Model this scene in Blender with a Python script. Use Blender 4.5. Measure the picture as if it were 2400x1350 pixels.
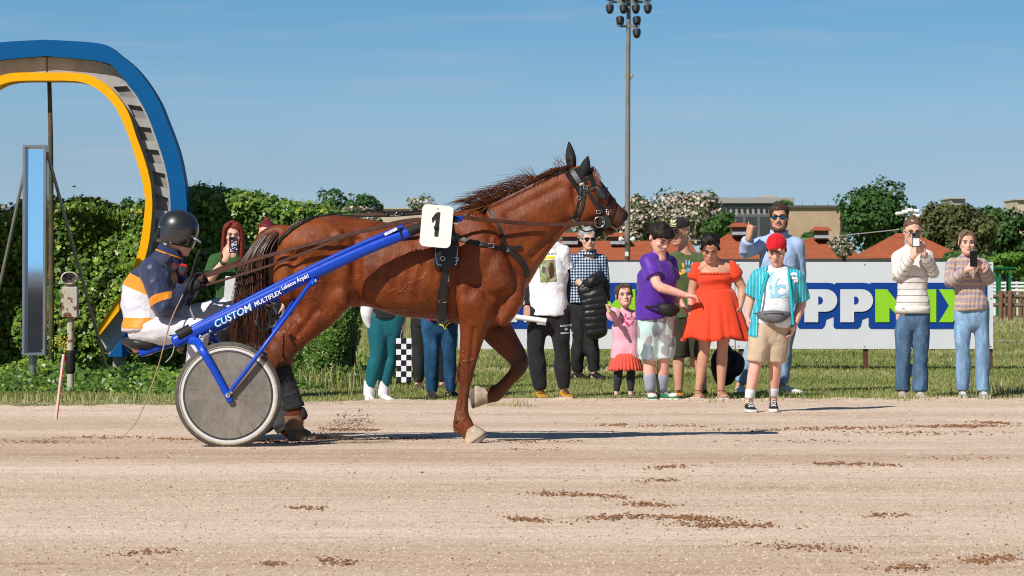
import bpy, math, random
import numpy as np
from mathutils import Vector, Matrix
from mathutils.bvhtree import BVHTree

for o in list(bpy.data.objects):
    bpy.data.objects.remove(o, do_unlink=True)
SC = bpy.context.scene
COL = SC.collection
R = math.radians

# ------------------------------------------------------------------ camera
F, HOR, HC = 9000.0, 637.0, 1.18          # focal length in photo pixels, horizon row, eye height
cam_d = bpy.data.cameras.new('camera'); cam = bpy.data.objects.new('camera', cam_d); COL.objects.link(cam)
cam_d.sensor_width = 36.0; cam_d.lens = 135.0; cam_d.clip_start = 0.5; cam_d.clip_end = 6000
cam.location = (0, 0, HC); cam.rotation_euler = (R(90) - math.atan(38.0 / F), 0, 0)
cam_d.dof.use_dof = True; cam_d.dof.focus_distance = 27.0; cam_d.dof.aperture_fstop = 16.0
SC.camera = cam

# ------------------------------------------------------------------ sky, sun, exposure
TO_SUN = Vector((-0.73, -0.92, 1.0)).normalized()
world = bpy.data.worlds.new('World'); SC.world = world; world.use_nodes = True
wn, wl = world.node_tree.nodes, world.node_tree.links
for n in list(wn): wn.remove(n)
w_out = wn.new('ShaderNodeOutputWorld'); w_bg = wn.new('ShaderNodeBackground')
sky = wn.new('ShaderNodeTexSky'); sky.sky_type = 'NISHITA'; sky.sun_disc = False
sky.sun_elevation = math.asin(TO_SUN.z); sky.sun_rotation = math.atan2(TO_SUN.x, TO_SUN.y)
sky.altitude = 100; sky.air_density = 1.0; sky.dust_density = 0.3; sky.ozone_density = 3.0
w_tc = wn.new('ShaderNodeTexCoord'); w_sep = wn.new('ShaderNodeSeparateXYZ'); w_com = wn.new('ShaderNodeCombineXYZ')
w_ma = wn.new('ShaderNodeMath'); w_ma.operation = 'MULTIPLY_ADD'; w_ma.inputs[1].default_value = 2.6; w_ma.inputs[2].default_value = 0.13
wl.new(w_tc.outputs['Generated'], w_sep.inputs[0])
wl.new(w_sep.outputs[0], w_com.inputs[0]); wl.new(w_sep.outputs[1], w_com.inputs[1])
wl.new(w_sep.outputs[2], w_ma.inputs[0]); wl.new(w_ma.outputs[0], w_com.inputs[2])
wl.new(w_com.outputs[0], sky.inputs[0])
# thin streaks of cloud
w_map = wn.new('ShaderNodeMapping'); w_map.inputs['Scale'].default_value = (14, 14, 190)
w_ns = wn.new('ShaderNodeTexNoise'); w_ns.inputs['Scale'].default_value = 1.0; w_ns.inputs['Detail'].default_value = 6; w_ns.inputs['Roughness'].default_value = .55
w_rp = wn.new('ShaderNodeValToRGB'); w_rp.color_ramp.elements[0].position = .50; w_rp.color_ramp.elements[1].position = .74
w_rp.color_ramp.elements[0].color = (0, 0, 0, 1); w_rp.color_ramp.elements[1].color = (.24, .24, .24, 1)
w_mx = wn.new('ShaderNodeMix'); w_mx.data_type = 'RGBA'
wl.new(w_tc.outputs['Generated'], w_map.inputs[0]); wl.new(w_map.outputs[0], w_ns.inputs['Vector']); wl.new(w_ns.outputs[0], w_rp.inputs[0])
wl.new(w_rp.outputs[0], w_mx.inputs['Factor'])
w_hs = wn.new('ShaderNodeHueSaturation'); w_hs.inputs['Saturation'].default_value = 0.88; w_hs.inputs['Value'].default_value = 1.0; w_hs.inputs['Hue'].default_value = .488
wl.new(sky.outputs[0], w_hs.inputs['Color'])
w_tint = wn.new('ShaderNodeValToRGB'); w_e = w_tint.color_ramp.elements      # hue of clear air by height above the horizon
for pos, c in ((0.0, (.83, .775, .725)), (.026, (.83, .79, .74)), (.043, (.82, .90, .88)), (.070, (.59, .90, 1.0)), (.3, (.40, .58, .70)), (1.0, (.27, .43, .58))):
    q = w_e[0] if pos == 0 else (w_e[len(w_e) - 1] if pos == 1.0 else w_e.new(pos)); q.position = pos; q.color = (*c, 1)
w_tm = wn.new('ShaderNodeMix'); w_tm.data_type = 'RGBA'; w_tm.blend_type = 'MULTIPLY'; w_tm.inputs['Factor'].default_value = 1.0
wl.new(w_sep.outputs[2], w_tint.inputs[0]); wl.new(w_hs.outputs[0], w_tm.inputs['A']); wl.new(w_tint.outputs[0], w_tm.inputs['B']); wl.new(w_tm.outputs['Result'], w_mx.inputs['A']); w_mx.inputs['B'].default_value = (3.6, 3.85, 4.3, 1)
wl.new(w_mx.outputs['Result'], w_bg.inputs[0]); w_bg.inputs[1].default_value = 0.128
wl.new(w_bg.outputs[0], w_out.inputs[0])
sun_d = bpy.data.lights.new('sun', 'SUN'); sun_d.energy = 4.9; sun_d.angle = R(0.5); sun_d.color = (1.0, .95, .87)
sun = bpy.data.objects.new('sun', sun_d); COL.objects.link(sun); sun.location = (-20, -30, 40)
sun.rotation_euler = (-TO_SUN).to_track_quat('-Z', 'Y').to_euler()
SC.view_settings.view_transform = 'Standard'; SC.view_settings.look = 'None'
SC.cycles.pixel_filter_type = 'BLACKMAN_HARRIS'; SC.cycles.filter_width = 1.05
SC.view_settings.exposure = 0.1; SC.view_settings.gamma = 1.0

# ------------------------------------------------------------------ helpers
rng = np.random.default_rng(7); random.seed(7)
def P(px, py, Y):                       # a place seen at a photo pixel, standing at distance Y
    return Vector(((px - 1200) / F * Y, Y, HC - (py - HOR) / F * Y))
def ground_Y(py): return F * HC / (py - HOR)
def V3(a): return np.array(a, float)

def tag(o, label=None, cat=None, group=None, kind=None):
    if label: o['label'] = label
    if cat: o['category'] = cat
    if group: o['group'] = group
    if kind: o['kind'] = kind
    return o
def thing(name, loc, label, cat, group=None):
    o = bpy.data.objects.new(name, None); COL.objects.link(o); o.location = loc; o.empty_display_size = .1
    return tag(o, label, cat, group)
def root_of(o):
    while o.parent: o = o.parent
    return o
def link(name, me, mat, parent=None, smooth=True):
    """me holds world coordinates; put it under its thing."""
    o = bpy.data.objects.new(name, me)
    COL.objects.link(o)
    if parent is not None:
        o.parent = parent
        off = Vector(root_of(parent).location)
    else:
        n = len(me.vertices); co = np.empty(n * 3, 'f'); me.vertices.foreach_get('co', co); co = co.reshape(-1, 3)
        mn, mx = co.min(0), co.max(0)
        off = Vector((float(mn[0] + mx[0]) / 2, float(mn[1] + mx[1]) / 2, float(mn[2])))
        o.location = off
    me.transform(Matrix.Translation(-off))
    if mat is not None and not me.materials: me.materials.append(mat)
    if smooth and len(me.polygons): me.polygons.foreach_set('use_smooth', np.ones(len(me.polygons), bool))
    return o

def np_mesh(name, V, Fa):
    V = np.asarray(V, 'f'); Fa = np.asarray(Fa, 'i'); k = Fa.shape[1]
    me = bpy.data.meshes.new(name)
    me.vertices.add(len(V)); me.vertices.foreach_set('co', V.ravel())
    me.loops.add(Fa.size); me.loops.foreach_set('vertex_index', Fa.ravel())
    me.polygons.add(len(Fa)); me.polygons.foreach_set('loop_start', np.arange(0, Fa.size, k, dtype='i'))
    me.update(calc_edges=True); me.validate()
    return me
def add_attr(me, name, vals):
    a = me.attributes.new(name, 'FLOAT', 'POINT'); a.data.foreach_set('value', np.asarray(vals, 'f'))

def catmull(pts, sub):
    pts = np.asarray(pts, float); n = len(pts)
    if sub <= 1 or n < 2: return pts
    out = []
    for i in range(n - 1):
        p0 = pts[max(i - 1, 0)]; p1 = pts[i]; p2 = pts[i + 1]; p3 = pts[min(i + 2, n - 1)]
        for k in range(sub):
            t = k / sub
            out.append(.5 * ((2 * p1) + (-p0 + p2) * t + (2 * p0 - 5 * p1 + 4 * p2 - p3) * t * t + (-p0 + 3 * p1 - 3 * p2 + p3) * t ** 3))
    out.append(pts[-1]); return np.array(out)
def unit(v):
    v = np.asarray(v, float); l = np.linalg.norm(v); return v / l if l > 1e-9 else v

class MB:
    def __init__(s): s.v = []; s.f = []
    def add(s, v, f):
        b = len(s.v); s.v += [tuple(map(float, p)) for p in v]; s.f += [tuple(i + b for i in q) for q in f]; return s
    def loft(s, rings, cap=True, closed=False):
        rings = [np.asarray(r, float) for r in rings]; n = len(rings[0]); v = np.concatenate(rings); f = []
        for i in range(len(rings) - 1):
            for k in range(n):
                a = i * n + k; b = i * n + (k + 1) % n
                f.append((a, b, b + n, a + n))
        v = list(v)
        if cap:
            v.append(rings[0].mean(0)); c = len(v) - 1
            f += [(c, (k + 1) % n, k) for k in range(n)]
            v.append(rings[-1].mean(0)); c = len(v) - 1; o = (len(rings) - 1) * n
            f += [(c, o + k, o + (k + 1) % n) for k in range(n)]
        return s.add(v, f)
    def limb(s, pts, rad, ref=(0, 1, 0), n=12, sub=3, round_ends=True, e=2.0):
        """tube along pts; rad: list of r or (ra, rb); rb is measured along ref, ra across it"""
        pts = np.asarray([tuple(p) for p in pts], float); m = len(pts)
        rr = np.array([(r, r) if np.isscalar(r) else tuple(r) for r in rad], float)
        C = catmull(pts, sub); Q = np.maximum(catmull(rr, sub), 1e-4)
        T = np.gradient(C, axis=0); ref = unit(ref)
        rings = []; th = np.linspace(0, 2 * math.pi, n, endpoint=False)
        def one(c, t, ra, rb):
            t = unit(t); b = ref - t * np.dot(ref, t)
            if np.linalg.norm(b) < .05: b = np.cross(t, (0, 0, 1.0))
            b = unit(b); a = np.cross(b, t)
            cs, sn = np.cos(th), np.sin(th)
            cs = np.sign(cs) * np.abs(cs) ** (2 / e); sn = np.sign(sn) * np.abs(sn) ** (2 / e)
            return c + np.outer(cs * ra, a) + np.outer(sn * rb, b)
        if round_ends:
            t0 = unit(T[0]); r0 = Q[0].min()
            for q in (.95, .7, .35): rings.append(one(C[0] - t0 * r0 * q, T[0], *(Q[0] * math.sqrt(1 - q * q))))
        for i in range(len(C)): rings.append(one(C[i], T[i], *Q[i]))
        if round_ends is True:
            t1 = unit(T[-1]); r1 = Q[-1].min()
            for q in (.35, .7, .95): rings.append(one(C[-1] + t1 * r1 * q, T[-1], *(Q[-1] * math.sqrt(1 - q * q))))
        return s.loft(rings)
    def ball(s, c, r, n=14, m=9, rot=None):
        c = V3(c); r = (r, r, r) if np.isscalar(r) else r; rings = []
        for i in range(1, m):
            ph = math.pi * i / m; th = np.linspace(0, 2 * math.pi, n, endpoint=False)
            q = np.stack([np.cos(th) * math.sin(ph) * r[0], np.sin(th) * math.sin(ph) * r[1], np.full(n, -math.cos(ph) * r[2])], 1)
            if rot is not None: q = q @ np.array(rot).T
            rings.append(c + q)
        b0 = V3((0, 0, -r[2])); b1 = V3((0, 0, r[2]))
        if rot is not None: b0 = np.array(rot) @ b0; b1 = np.array(rot) @ b1
        k = len(s.v); s.loft(rings, cap=True)
        s.v[-2] = tuple(c + b0); s.v[-1] = tuple(c + b1)
        return s
    def box(s, c, h, M=None, bev=0):
        """c centre, h half sizes, M 3x3 axes (columns), bevelled on all edges when bev>0"""
        M = np.eye(3) if M is None else np.array(M, float); c = V3(c); v = []; f = []
        if bev <= 0:
            for z in (-1, 1):
                for y in (-1, 1):
                    for x in (-1, 1): v.append(c + M @ V3((x * h[0], y * h[1], z * h[2])))
            f = [(0, 2, 3, 1), (4, 5, 7, 6), (0, 1, 5, 4), (2, 6, 7, 3), (0, 4, 6, 2), (1, 3, 7, 5)]
            return s.add(v, f)
        b = min(bev, min(h) * .9); rings = []
        def rect(z, sx, sy, cut):
            x, y, q = sx, sy, cut
            return [c + M @ V3(p) for p in ((x - q, -y, z), (x, -y + q, z), (x, y - q, z), (x - q, y, z), (-x + q, y, z), (-x, y - q, z), (-x, -y + q, z), (-x + q, -y, z))]
        rings = [rect(-h[2], h[0] - b, h[1] - b, b * .4), rect(-h[2] + b, h[0], h[1], b), rect(h[2] - b, h[0], h[1], b), rect(h[2], h[0] - b, h[1] - b, b * .4)]
        return s.loft(rings)
    def bar(s, a, b, w, t, ref=(0, 1, 0)):
        """rectangular bar from a to b; t along ref, w across"""
        a, b = V3(a), V3(b); d = unit(b - a); r = unit(V3(ref) - d * np.dot(ref, d)); k = np.cross(r, d)
        return s.box((a + b) / 2, (np.linalg.norm(b - a) / 2, w / 2, t / 2), np.stack([d, k, r], 1))
    def prism(s, poly, depth, M=None, o=(0, 0, 0)):
        """flat outline (x,z list, counter-clockwise) given thickness along y; M, o place it"""
        M = np.eye(3) if M is None else np.array(M, float); o = V3(o); n = len(poly)
        v = [o + M @ V3((x, 0, z)) for x, z in poly] + [o + M @ V3((x, depth, z)) for x, z in poly]
        f = [tuple(range(n)), tuple(range(2 * n - 1, n - 1, -1))] + [(i, i + n, (i + 1) % n + n, (i + 1) % n) for i in range(n)]
        return s.add(v, f)
    def sweep(s, path, w, t, normals, closed=False):
        """strap: rectangular section of width w, thickness t; normals points away from what it lies on"""
        path = np.asarray(path, float); T = np.gradient(path, axis=0); rings = []
        for i, p in enumerate(path):
            tt = unit(T[i]); nn = unit(np.asarray(normals[i]) - tt * np.dot(normals[i], tt)); b = np.cross(tt, nn)
            ww = w[i] if hasattr(w, '__len__') else w
            rings.append([p + b * ww / 2, p + b * ww * .42 + nn * t, p - b * ww * .42 + nn * t, p - b * ww / 2])
        return s.loft(rings)
    def mesh(s, name='m'):
        me = bpy.data.meshes.new(name); me.from_pydata(s.v, [], s.f); me.validate(); me.update(); return me
    def build(s, name, mat, parent=None, smooth=True, sharp=None):
        me = s.mesh(name); o = link(name, me, mat, parent, smooth)
        if sharp is not None and smooth: me.set_sharp_from_angle(angle=R(sharp))
        return o

def remesh(mb, voxel, smooth=4, fac=.5, name='m', fn=None):
    me = mb.mesh(name); ob = bpy.data.objects.new('tmp', me); COL.objects.link(ob)
    m = ob.modifiers.new('r', 'REMESH'); m.mode = 'VOXEL'; m.voxel_size = voxel; m.adaptivity = 0
    if smooth:
        k = ob.modifiers.new('s', 'SMOOTH'); k.factor = fac; k.iterations = smooth
    dg = bpy.context.evaluated_depsgraph_get(); ev = ob.evaluated_get(dg)
    out = bpy.data.meshes.new_from_object(ev, depsgraph=dg)
    bpy.data.objects.remove(ob); bpy.data.meshes.remove(me); out.name = name
    if fn: sculpt(out, fn)
    return out
def coords(me):
    co = np.empty(len(me.vertices) * 3, 'f'); me.vertices.foreach_get('co', co); return co.reshape(-1, 3).astype(float)
def normals(me):
    no = np.empty(len(me.vertices) * 3, 'f'); me.vertices.foreach_get('normal', no); return no.reshape(-1, 3).astype(float)
def sculpt(me, fn):
    c = coords(me); n = normals(me); c2 = fn(c, n)
    me.vertices.foreach_set('co', c2.astype('f').ravel()); me.update()
class Waves:
    """cheap smooth noise: sum of random plane waves"""
    def __init__(s, scale, k=18, seed=1, stretch=(1, 1, 1)):
        g = np.random.default_rng(seed); d = g.normal(size=(k, 3)); d /= np.linalg.norm(d, axis=1)[:, None]
        s.k = d * (scale * g.uniform(.6, 1.6, (k, 1))) * np.array(stretch); s.p = g.uniform(0, 6.28, k); s.n = k
    def __call__(s, c): return np.sin(c @ s.k.T + s.p).sum(1) / math.sqrt(s.n / 2)

# ------------------------------------------------------------------ materials
def new_mat(name):
    m = bpy.data.materials.new(name); m.use_nodes = True; nt = m.node_tree
    return m, nt.nodes, nt.links, nt.nodes['Principled BSDF']
def nd(n, t, **kw):
    x = n.new(t)
    for k, v in kw.items(): setattr(x, k, v)
    return x
def noise(n, l, scale, detail=4, rough=.55, vec=None, stretch=None, coord='Object'):
    t = n.new('ShaderNodeTexNoise'); t.inputs['Scale'].default_value = scale; t.inputs['Detail'].default_value = detail; t.inputs['Roughness'].default_value = rough
    if vec is None:
        tc = n.new('ShaderNodeTexCoord'); vec = tc.outputs[coord]
    if stretch:
        mp = n.new('ShaderNodeMapping'); mp.inputs['Scale'].default_value = stretch; l.new(vec, mp.inputs[0]); vec = mp.outputs[0]
    l.new(vec, t.inputs['Vector']); return t.outputs[0]
def ramp(n, l, src, stops, mode='LINEAR'):
    r = n.new('ShaderNodeValToRGB'); r.color_ramp.interpolation = mode
    e = r.color_ramp.elements
    while len(e) > len(stops): e.remove(e[-1])
    while len(e) < len(stops): e.new(.5)
    for q, (p, c) in zip(e, stops):
        q.position = p; q.color = (c[0], c[1], c[2], 1) if len(c) >= 3 else (c[0],) * 3 + (1,)
    l.new(src, r.inputs[0]); return r.outputs[0]
def mixc(n, l, f, a, b, blend='MIX'):
    m = n.new('ShaderNodeMix'); m.data_type = 'RGBA'; m.blend_type = blend
    for k, x in (('Factor', f), ('A', a), ('B', b)):
        s = m.inputs[k]
        if hasattr(x, 'links'): l.new(x, s)
        elif k == 'Factor': s.default_value = x
        else: s.default_value = (x[0], x[1], x[2], 1)
    return m.outputs['Result']
def math_n(n, l, op, a, b=0.0, c=0.0):
    m = n.new('ShaderNodeMath'); m.operation = op
    for i, x in enumerate((a, b, c)):
        if hasattr(x, 'links'): l.new(x, m.inputs[i])
        else: m.inputs[i].default_value = x
    return m.outputs[0]
def bump(n, l, bs, h, strength, dist=.01):
    b = n.new('ShaderNodeBump'); b.inputs['Strength'].default_value = strength; b.inputs['Distance'].default_value = dist
    l.new(h, b.inputs['Height']); l.new(b.outputs[0], bs.inputs['Normal'])
_MC = {}
def mat(name, color, rough=.6, var=.18, vs=6, bp=0.0, bs=80, metal=0.0, spec=.22, sheen=0.0, coat=0.0, stretch=None):
    if name in _MC: return _MC[name]
    m, n, l, b = new_mat(name)
    c = V3(color[:3])
    col = ramp(n, l, noise(n, l, vs, 5, .6, stretch=stretch), [(.25, c * (1 - var)), (.75, np.minimum(c * (1 + var), 1))])
    l.new(col, b.inputs['Base Color']); b.inputs['Roughness'].default_value = rough; b.inputs['Metallic'].default_value = metal
    b.inputs['Specular IOR Level'].default_value = spec; b.inputs['Sheen Weight'].default_value = sheen; b.inputs['Coat Weight'].default_value = coat
    if bp: bump(n, l, b, noise(n, l, bs, 4, .6, stretch=stretch), bp, .006)
    _MC[name] = m; return m
def cloth_bump(n, l, b, fine, k=1.0):
    big = noise(n, l, 7.5, 3, .55, stretch=(1.3, 1.3, .8)); h = math_n(n, l, 'MULTIPLY_ADD', fine, .05, big); bump(n, l, b, h, .7 * k, .016)
def fabric(name, color, weave=500, rough=.85, var=.12):
    if name in _MC: return _MC[name]
    m = mat(name, color, rough, var, 9, spec=.2, sheen=.1); n, l = m.node_tree.nodes, m.node_tree.links
    cloth_bump(n, l, n['Principled BSDF'], noise(n, l, weave * .25, 3, .6)); return m
def skin(name, color):
    if name in _MC: return _MC[name]
    m, n, l, b = new_mat(name); c = V3(color)
    col = ramp(n, l, noise(n, l, 14, 4), [(.3, c * (.86, .78, .76)), (.7, c * (1.06, 1.02, 1.0))])
    l.new(col, b.inputs['Base Color']); b.inputs['Roughness'].default_value = .5; b.inputs['Specular IOR Level'].default_value = .3
    b.inputs['Subsurface Weight'].default_value = .12; b.inputs['Subsurface Radius'].default_value = (.02, .008, .004); b.inputs['Subsurface Scale'].default_value = .5
    bump(n, l, b, noise(n, l, 160, 3), .12, .003)
    _MC[name] = m; return m
def hair_mat(name, c):
    if name in _MC: return _MC[name]
    m, n, l, b = new_mat(name); c = V3(c)
    s = noise(n, l, 60, 3, .6, stretch=(6, 6, .5))
    l.new(ramp(n, l, s, [(.3, c * .45), (.7, c * 1.5)]), b.inputs['Base Color']); b.inputs['Roughness'].default_value = .55; b.inputs['Specular IOR Level'].default_value = .25
    bump(n, l, b, s, .6, .004); _MC[name] = m; return m

def text_mesh(txt, size, shear=0.0, bold=0.0, depth=.001, align='CENTER', sx=1.0):
    cu = bpy.data.curves.new('t', 'FONT'); cu.body = txt; cu.size = size; cu.shear = shear; cu.offset = bold; cu.extrude = depth; cu.align_x = align; cu.align_y = 'CENTER'; cu.resolution_u = 3
    ob = bpy.data.objects.new('t', cu); COL.objects.link(ob)
    dg = bpy.context.evaluated_depsgraph_get(); me = bpy.data.meshes.new_from_object(ob.evaluated_get(dg), depsgraph=dg)
    bpy.data.objects.remove(ob); bpy.data.curves.remove(cu)
    if sx != 1: me.transform(Matrix.Diagonal((sx, 1, 1, 1)))
    me.materials.clear(); return me
def place_text(name, txt, size, at, angle, mat_, parent, yaw=0.0, **kw):
    """lettering facing the viewer side (-Y), its baseline turned by angle in the XZ plane"""
    me = text_mesh(txt, size, **kw)
    me.transform(Matrix.Translation(at) @ Matrix.Rotation(yaw, 4, 'Z') @ Matrix.Rotation(-angle, 4, 'Y') @ Matrix.Rotation(R(90), 4, 'X'))
    return link(name, me, mat_, parent, smooth=False)
MAT_STEEL = mat('bright_steel', (.72, .72, .72), .22, .08, 20, metal=1.0)
# ================================================================== GROUND
def track_edge(X):                       # far edge of the sand
    px = 1200 + X * F / 35.0
    return np.interp(px, [-2000, 0, 400, 800, 1100, 1300, 2400, 5000], [32.8, 33.2, 33.5, 34.5, 35.05, 35.3, 35.3, 35.3])

def build_ground():
    m, n, l, b = new_mat('turf_soil')
    a = noise(n, l, .35, 5); c = noise(n, l, 5.0, 6, .65)
    col = ramp(n, l, a, [(.35, (.19, .21, .065)), (.5, (.25, .25, .09)), (.68, (.38, .31, .17))])
    col = mixc(n, l, .5, col, ramp(n, l, c, [(.3, (.5, .55, .45)), (.7, (1.3, 1.25, 1.2))]), 'MULTIPLY')
    l.new(col, b.inputs['Base Color']); b.inputs['Roughness'].default_value = .95; b.inputs['Specular IOR Level'].default_value = .1
    bump(n, l, b, c, .8, .05)
    mb = MB(); mb.add([(-1500, -300, 0), (1500, -300, 0), (1500, 3500, 0), (-1500, 3500, 0)], [(0, 1, 2, 3)])
    # ground sits slightly lower than the track's sheet
    tag(mb.build('ground', m, smooth=False), kind='structure', label='wide flat grass field reaching to the horizon')

    m, n, l, b = new_mat('track_sand')
    tc = n.new('ShaderNodeTexCoord'); vec = tc.outputs['Object']
    big = noise(n, l, .5, 4, .5, vec, (.25, 1.2, 1)); mid = noise(n, l, 3.2, 5, .6, vec, (.3, 1.5, 1)); fine = noise(n, l, 34, 3, .7, vec); grit = noise(n, l, 110, 2, .6, vec)
    col = ramp(n, l, big, [(.3, (.66, .51, .385)), (.7, (.77, .63, .505))])
    col = mixc(n, l, .55, col, ramp(n, l, mid, [(.35, (.86, .83, .80)), (.65, (1.08, 1.08, 1.08))]), 'MULTIPLY')
    col = mixc(n, l, .55, col, ramp(n, l, fine, [(.34, (.42, .34, .31)), (.47, (1, 1, 1)), (.72, (1.2, 1.2, 1.2))]), 'MULTIPLY')
    col = mixc(n, l, .55, col, ramp(n, l, grit, [(.36, (.45, .37, .33)), (.46, (1, 1, 1)), (.75, (1.2, 1.2, 1.2))]), 'MULTIPLY')
    # raked damp streaks that run along the track
    st = noise(n, l, 1.0, 7, .7, vec, (.9, 4.5, 1)); msk = noise(n, l, .55, 3, .5, vec, (.3, .9, 1))
    stm = math_n(n, l, 'MULTIPLY', ramp(n, l, st, [(.56, (0, 0, 0)), (.68, (1, 1, 1))]), ramp(n, l, msk, [(.38, (0, 0, 0)), (.58, (1, 1, 1))]))
    st2 = noise(n, l, 1.0, 8, .75, vec, (2.6, 17, 1)); stm2 = math_n(n, l, 'MULTIPLY', ramp(n, l, st2, [(.57, (0, 0, 0)), (.66, (1, 1, 1))]), ramp(n, l, noise(n, l, .8, 3, .5, vec, (.35, 1.1, 1)), [(.45, (0, 0, 0)), (.6, (1, 1, 1))]))
    col = mixc(n, l, math_n(n, l, 'MULTIPLY', math_n(n, l, 'MAXIMUM', stm, stm2), .62), col, (.30, .185, .115))
    band = noise(n, l, 1.0, 5, .6, vec, (.035, .30, 1))
    col = mixc(n, l, .9, col, ramp(n, l, band, [(.34, (.76, .68, .62)), (.5, (.93, .91, .89)), (.66, (1.06, 1.06, 1.06))]), 'MULTIPLY')
    l.new(col, b.inputs['Base Color']); b.inputs['Roughness'].default_value = .95; b.inputs['Specular IOR Level'].default_value = .1
    h = math_n(n, l, 'MULTIPLY_ADD', fine, .6, grit)
    h = math_n(n, l, 'MULTIPLY_ADD', mid, 1.5, h)
    bump(n, l, b, h, .35, .012)
    global TRACK_MAT; TRACK_MAT = m
    # sand sheet: fine grid near the far edge where it is heaped up against the grass
    xs = np.concatenate([np.linspace(-120, -9, 12), np.linspace(-8.6, 8.6, 300), np.linspace(9, 120, 12)])
    s = np.concatenate([[-75, -40, -20, -14], np.linspace(-12, -2.6, 60), np.linspace(-2.5, .12, 70)])
    X, S = np.meshgrid(xs, s); Y = track_edge(X) + S
    w1 = Waves(9, 24, 3); w2 = Waves(26, 24, 4); q = np.stack([X.ravel(), Y.ravel(), 0 * X.ravel()], 1)
    lump = w1(q).reshape(X.shape); lump2 = w2(q).reshape(X.shape)
    heap = np.clip(1 - np.abs(S + .45) / .75, 0, 1) ** 1.3
    Z = .012 + heap * (.007 + .007 * lump + .006 * lump2) + np.where((S > -12), .0016 * lump2 + .0016, 0)
    Z = np.where(S > .05, -.01, Z)
    # shallow ruts of wheel tracks
    for c0 in (-7.3, -7.9, -5.2, -3.4): Z -= .007 * np.exp(-((S - c0) / .06) ** 2)
    nr, nc = X.shape; idx = np.arange(nr * nc).reshape(nr, nc)
    Fa = np.stack([idx[:-1, :-1], idx[:-1, 1:], idx[1:, 1:], idx[1:, :-1]], -1).reshape(-1, 4)
    me = np_mesh('track', np.stack([X, Y, Z], -1).reshape(-1, 3), Fa)
    tag(link('track', me, m), kind='structure', label='pale pinkish sand racing track')
build_ground()

# loose darker clods thrown up by hooves, lying in drifts along the track
def clods(name, centres, mat_, label, seed=5):
    g = np.random.default_rng(seed); V = []; Fa = []; b = 0
    oc = np.array([(1, 0, 0), (-1, 0, 0), (0, 1, 0), (0, -1, 0), (0, 0, 1), (0, 0, -1)], float)
    of = np.array([(0, 2, 4), (2, 1, 4), (1, 3, 4), (3, 0, 4), (2, 0, 5), (1, 2, 5), (3, 1, 5), (0, 3, 5)])
    C = np.asarray(centres); k = len(C)
    d = g.uniform(.6, 1.4, (k, 6, 1)) * oc[None] * C[:, None, 3:4]
    d[:, :, 2] *= .6
    a = g.uniform(0, 6.28, k); ca, sa = np.cos(a), np.sin(a)
    x = d[:, :, 0] * ca[:, None] - d[:, :, 1] * sa[:, None]; y = d[:, :, 0] * sa[:, None] + d[:, :, 1] * ca[:, None]; d[:, :, 0] = x; d[:, :, 1] = y
    V = (C[:, None, :3] + d).reshape(-1, 3); Fa = (of[None] + (np.arange(k) * 6)[:, None, None]).reshape(-1, 3)
    me = np_mesh(name, V, Fa); o = link(name, me, mat_, smooth=True); tag(o, label, kind='stuff'); return o
MAT_CLOD = mat('damp_clods', (.26, .135, .072), .95, .45, 22, .5, 90, spec=.1)
MAT_PEB = mat('loose_grains', (.62, .48, .375), .9, .35, 9, spec=.15)
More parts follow.
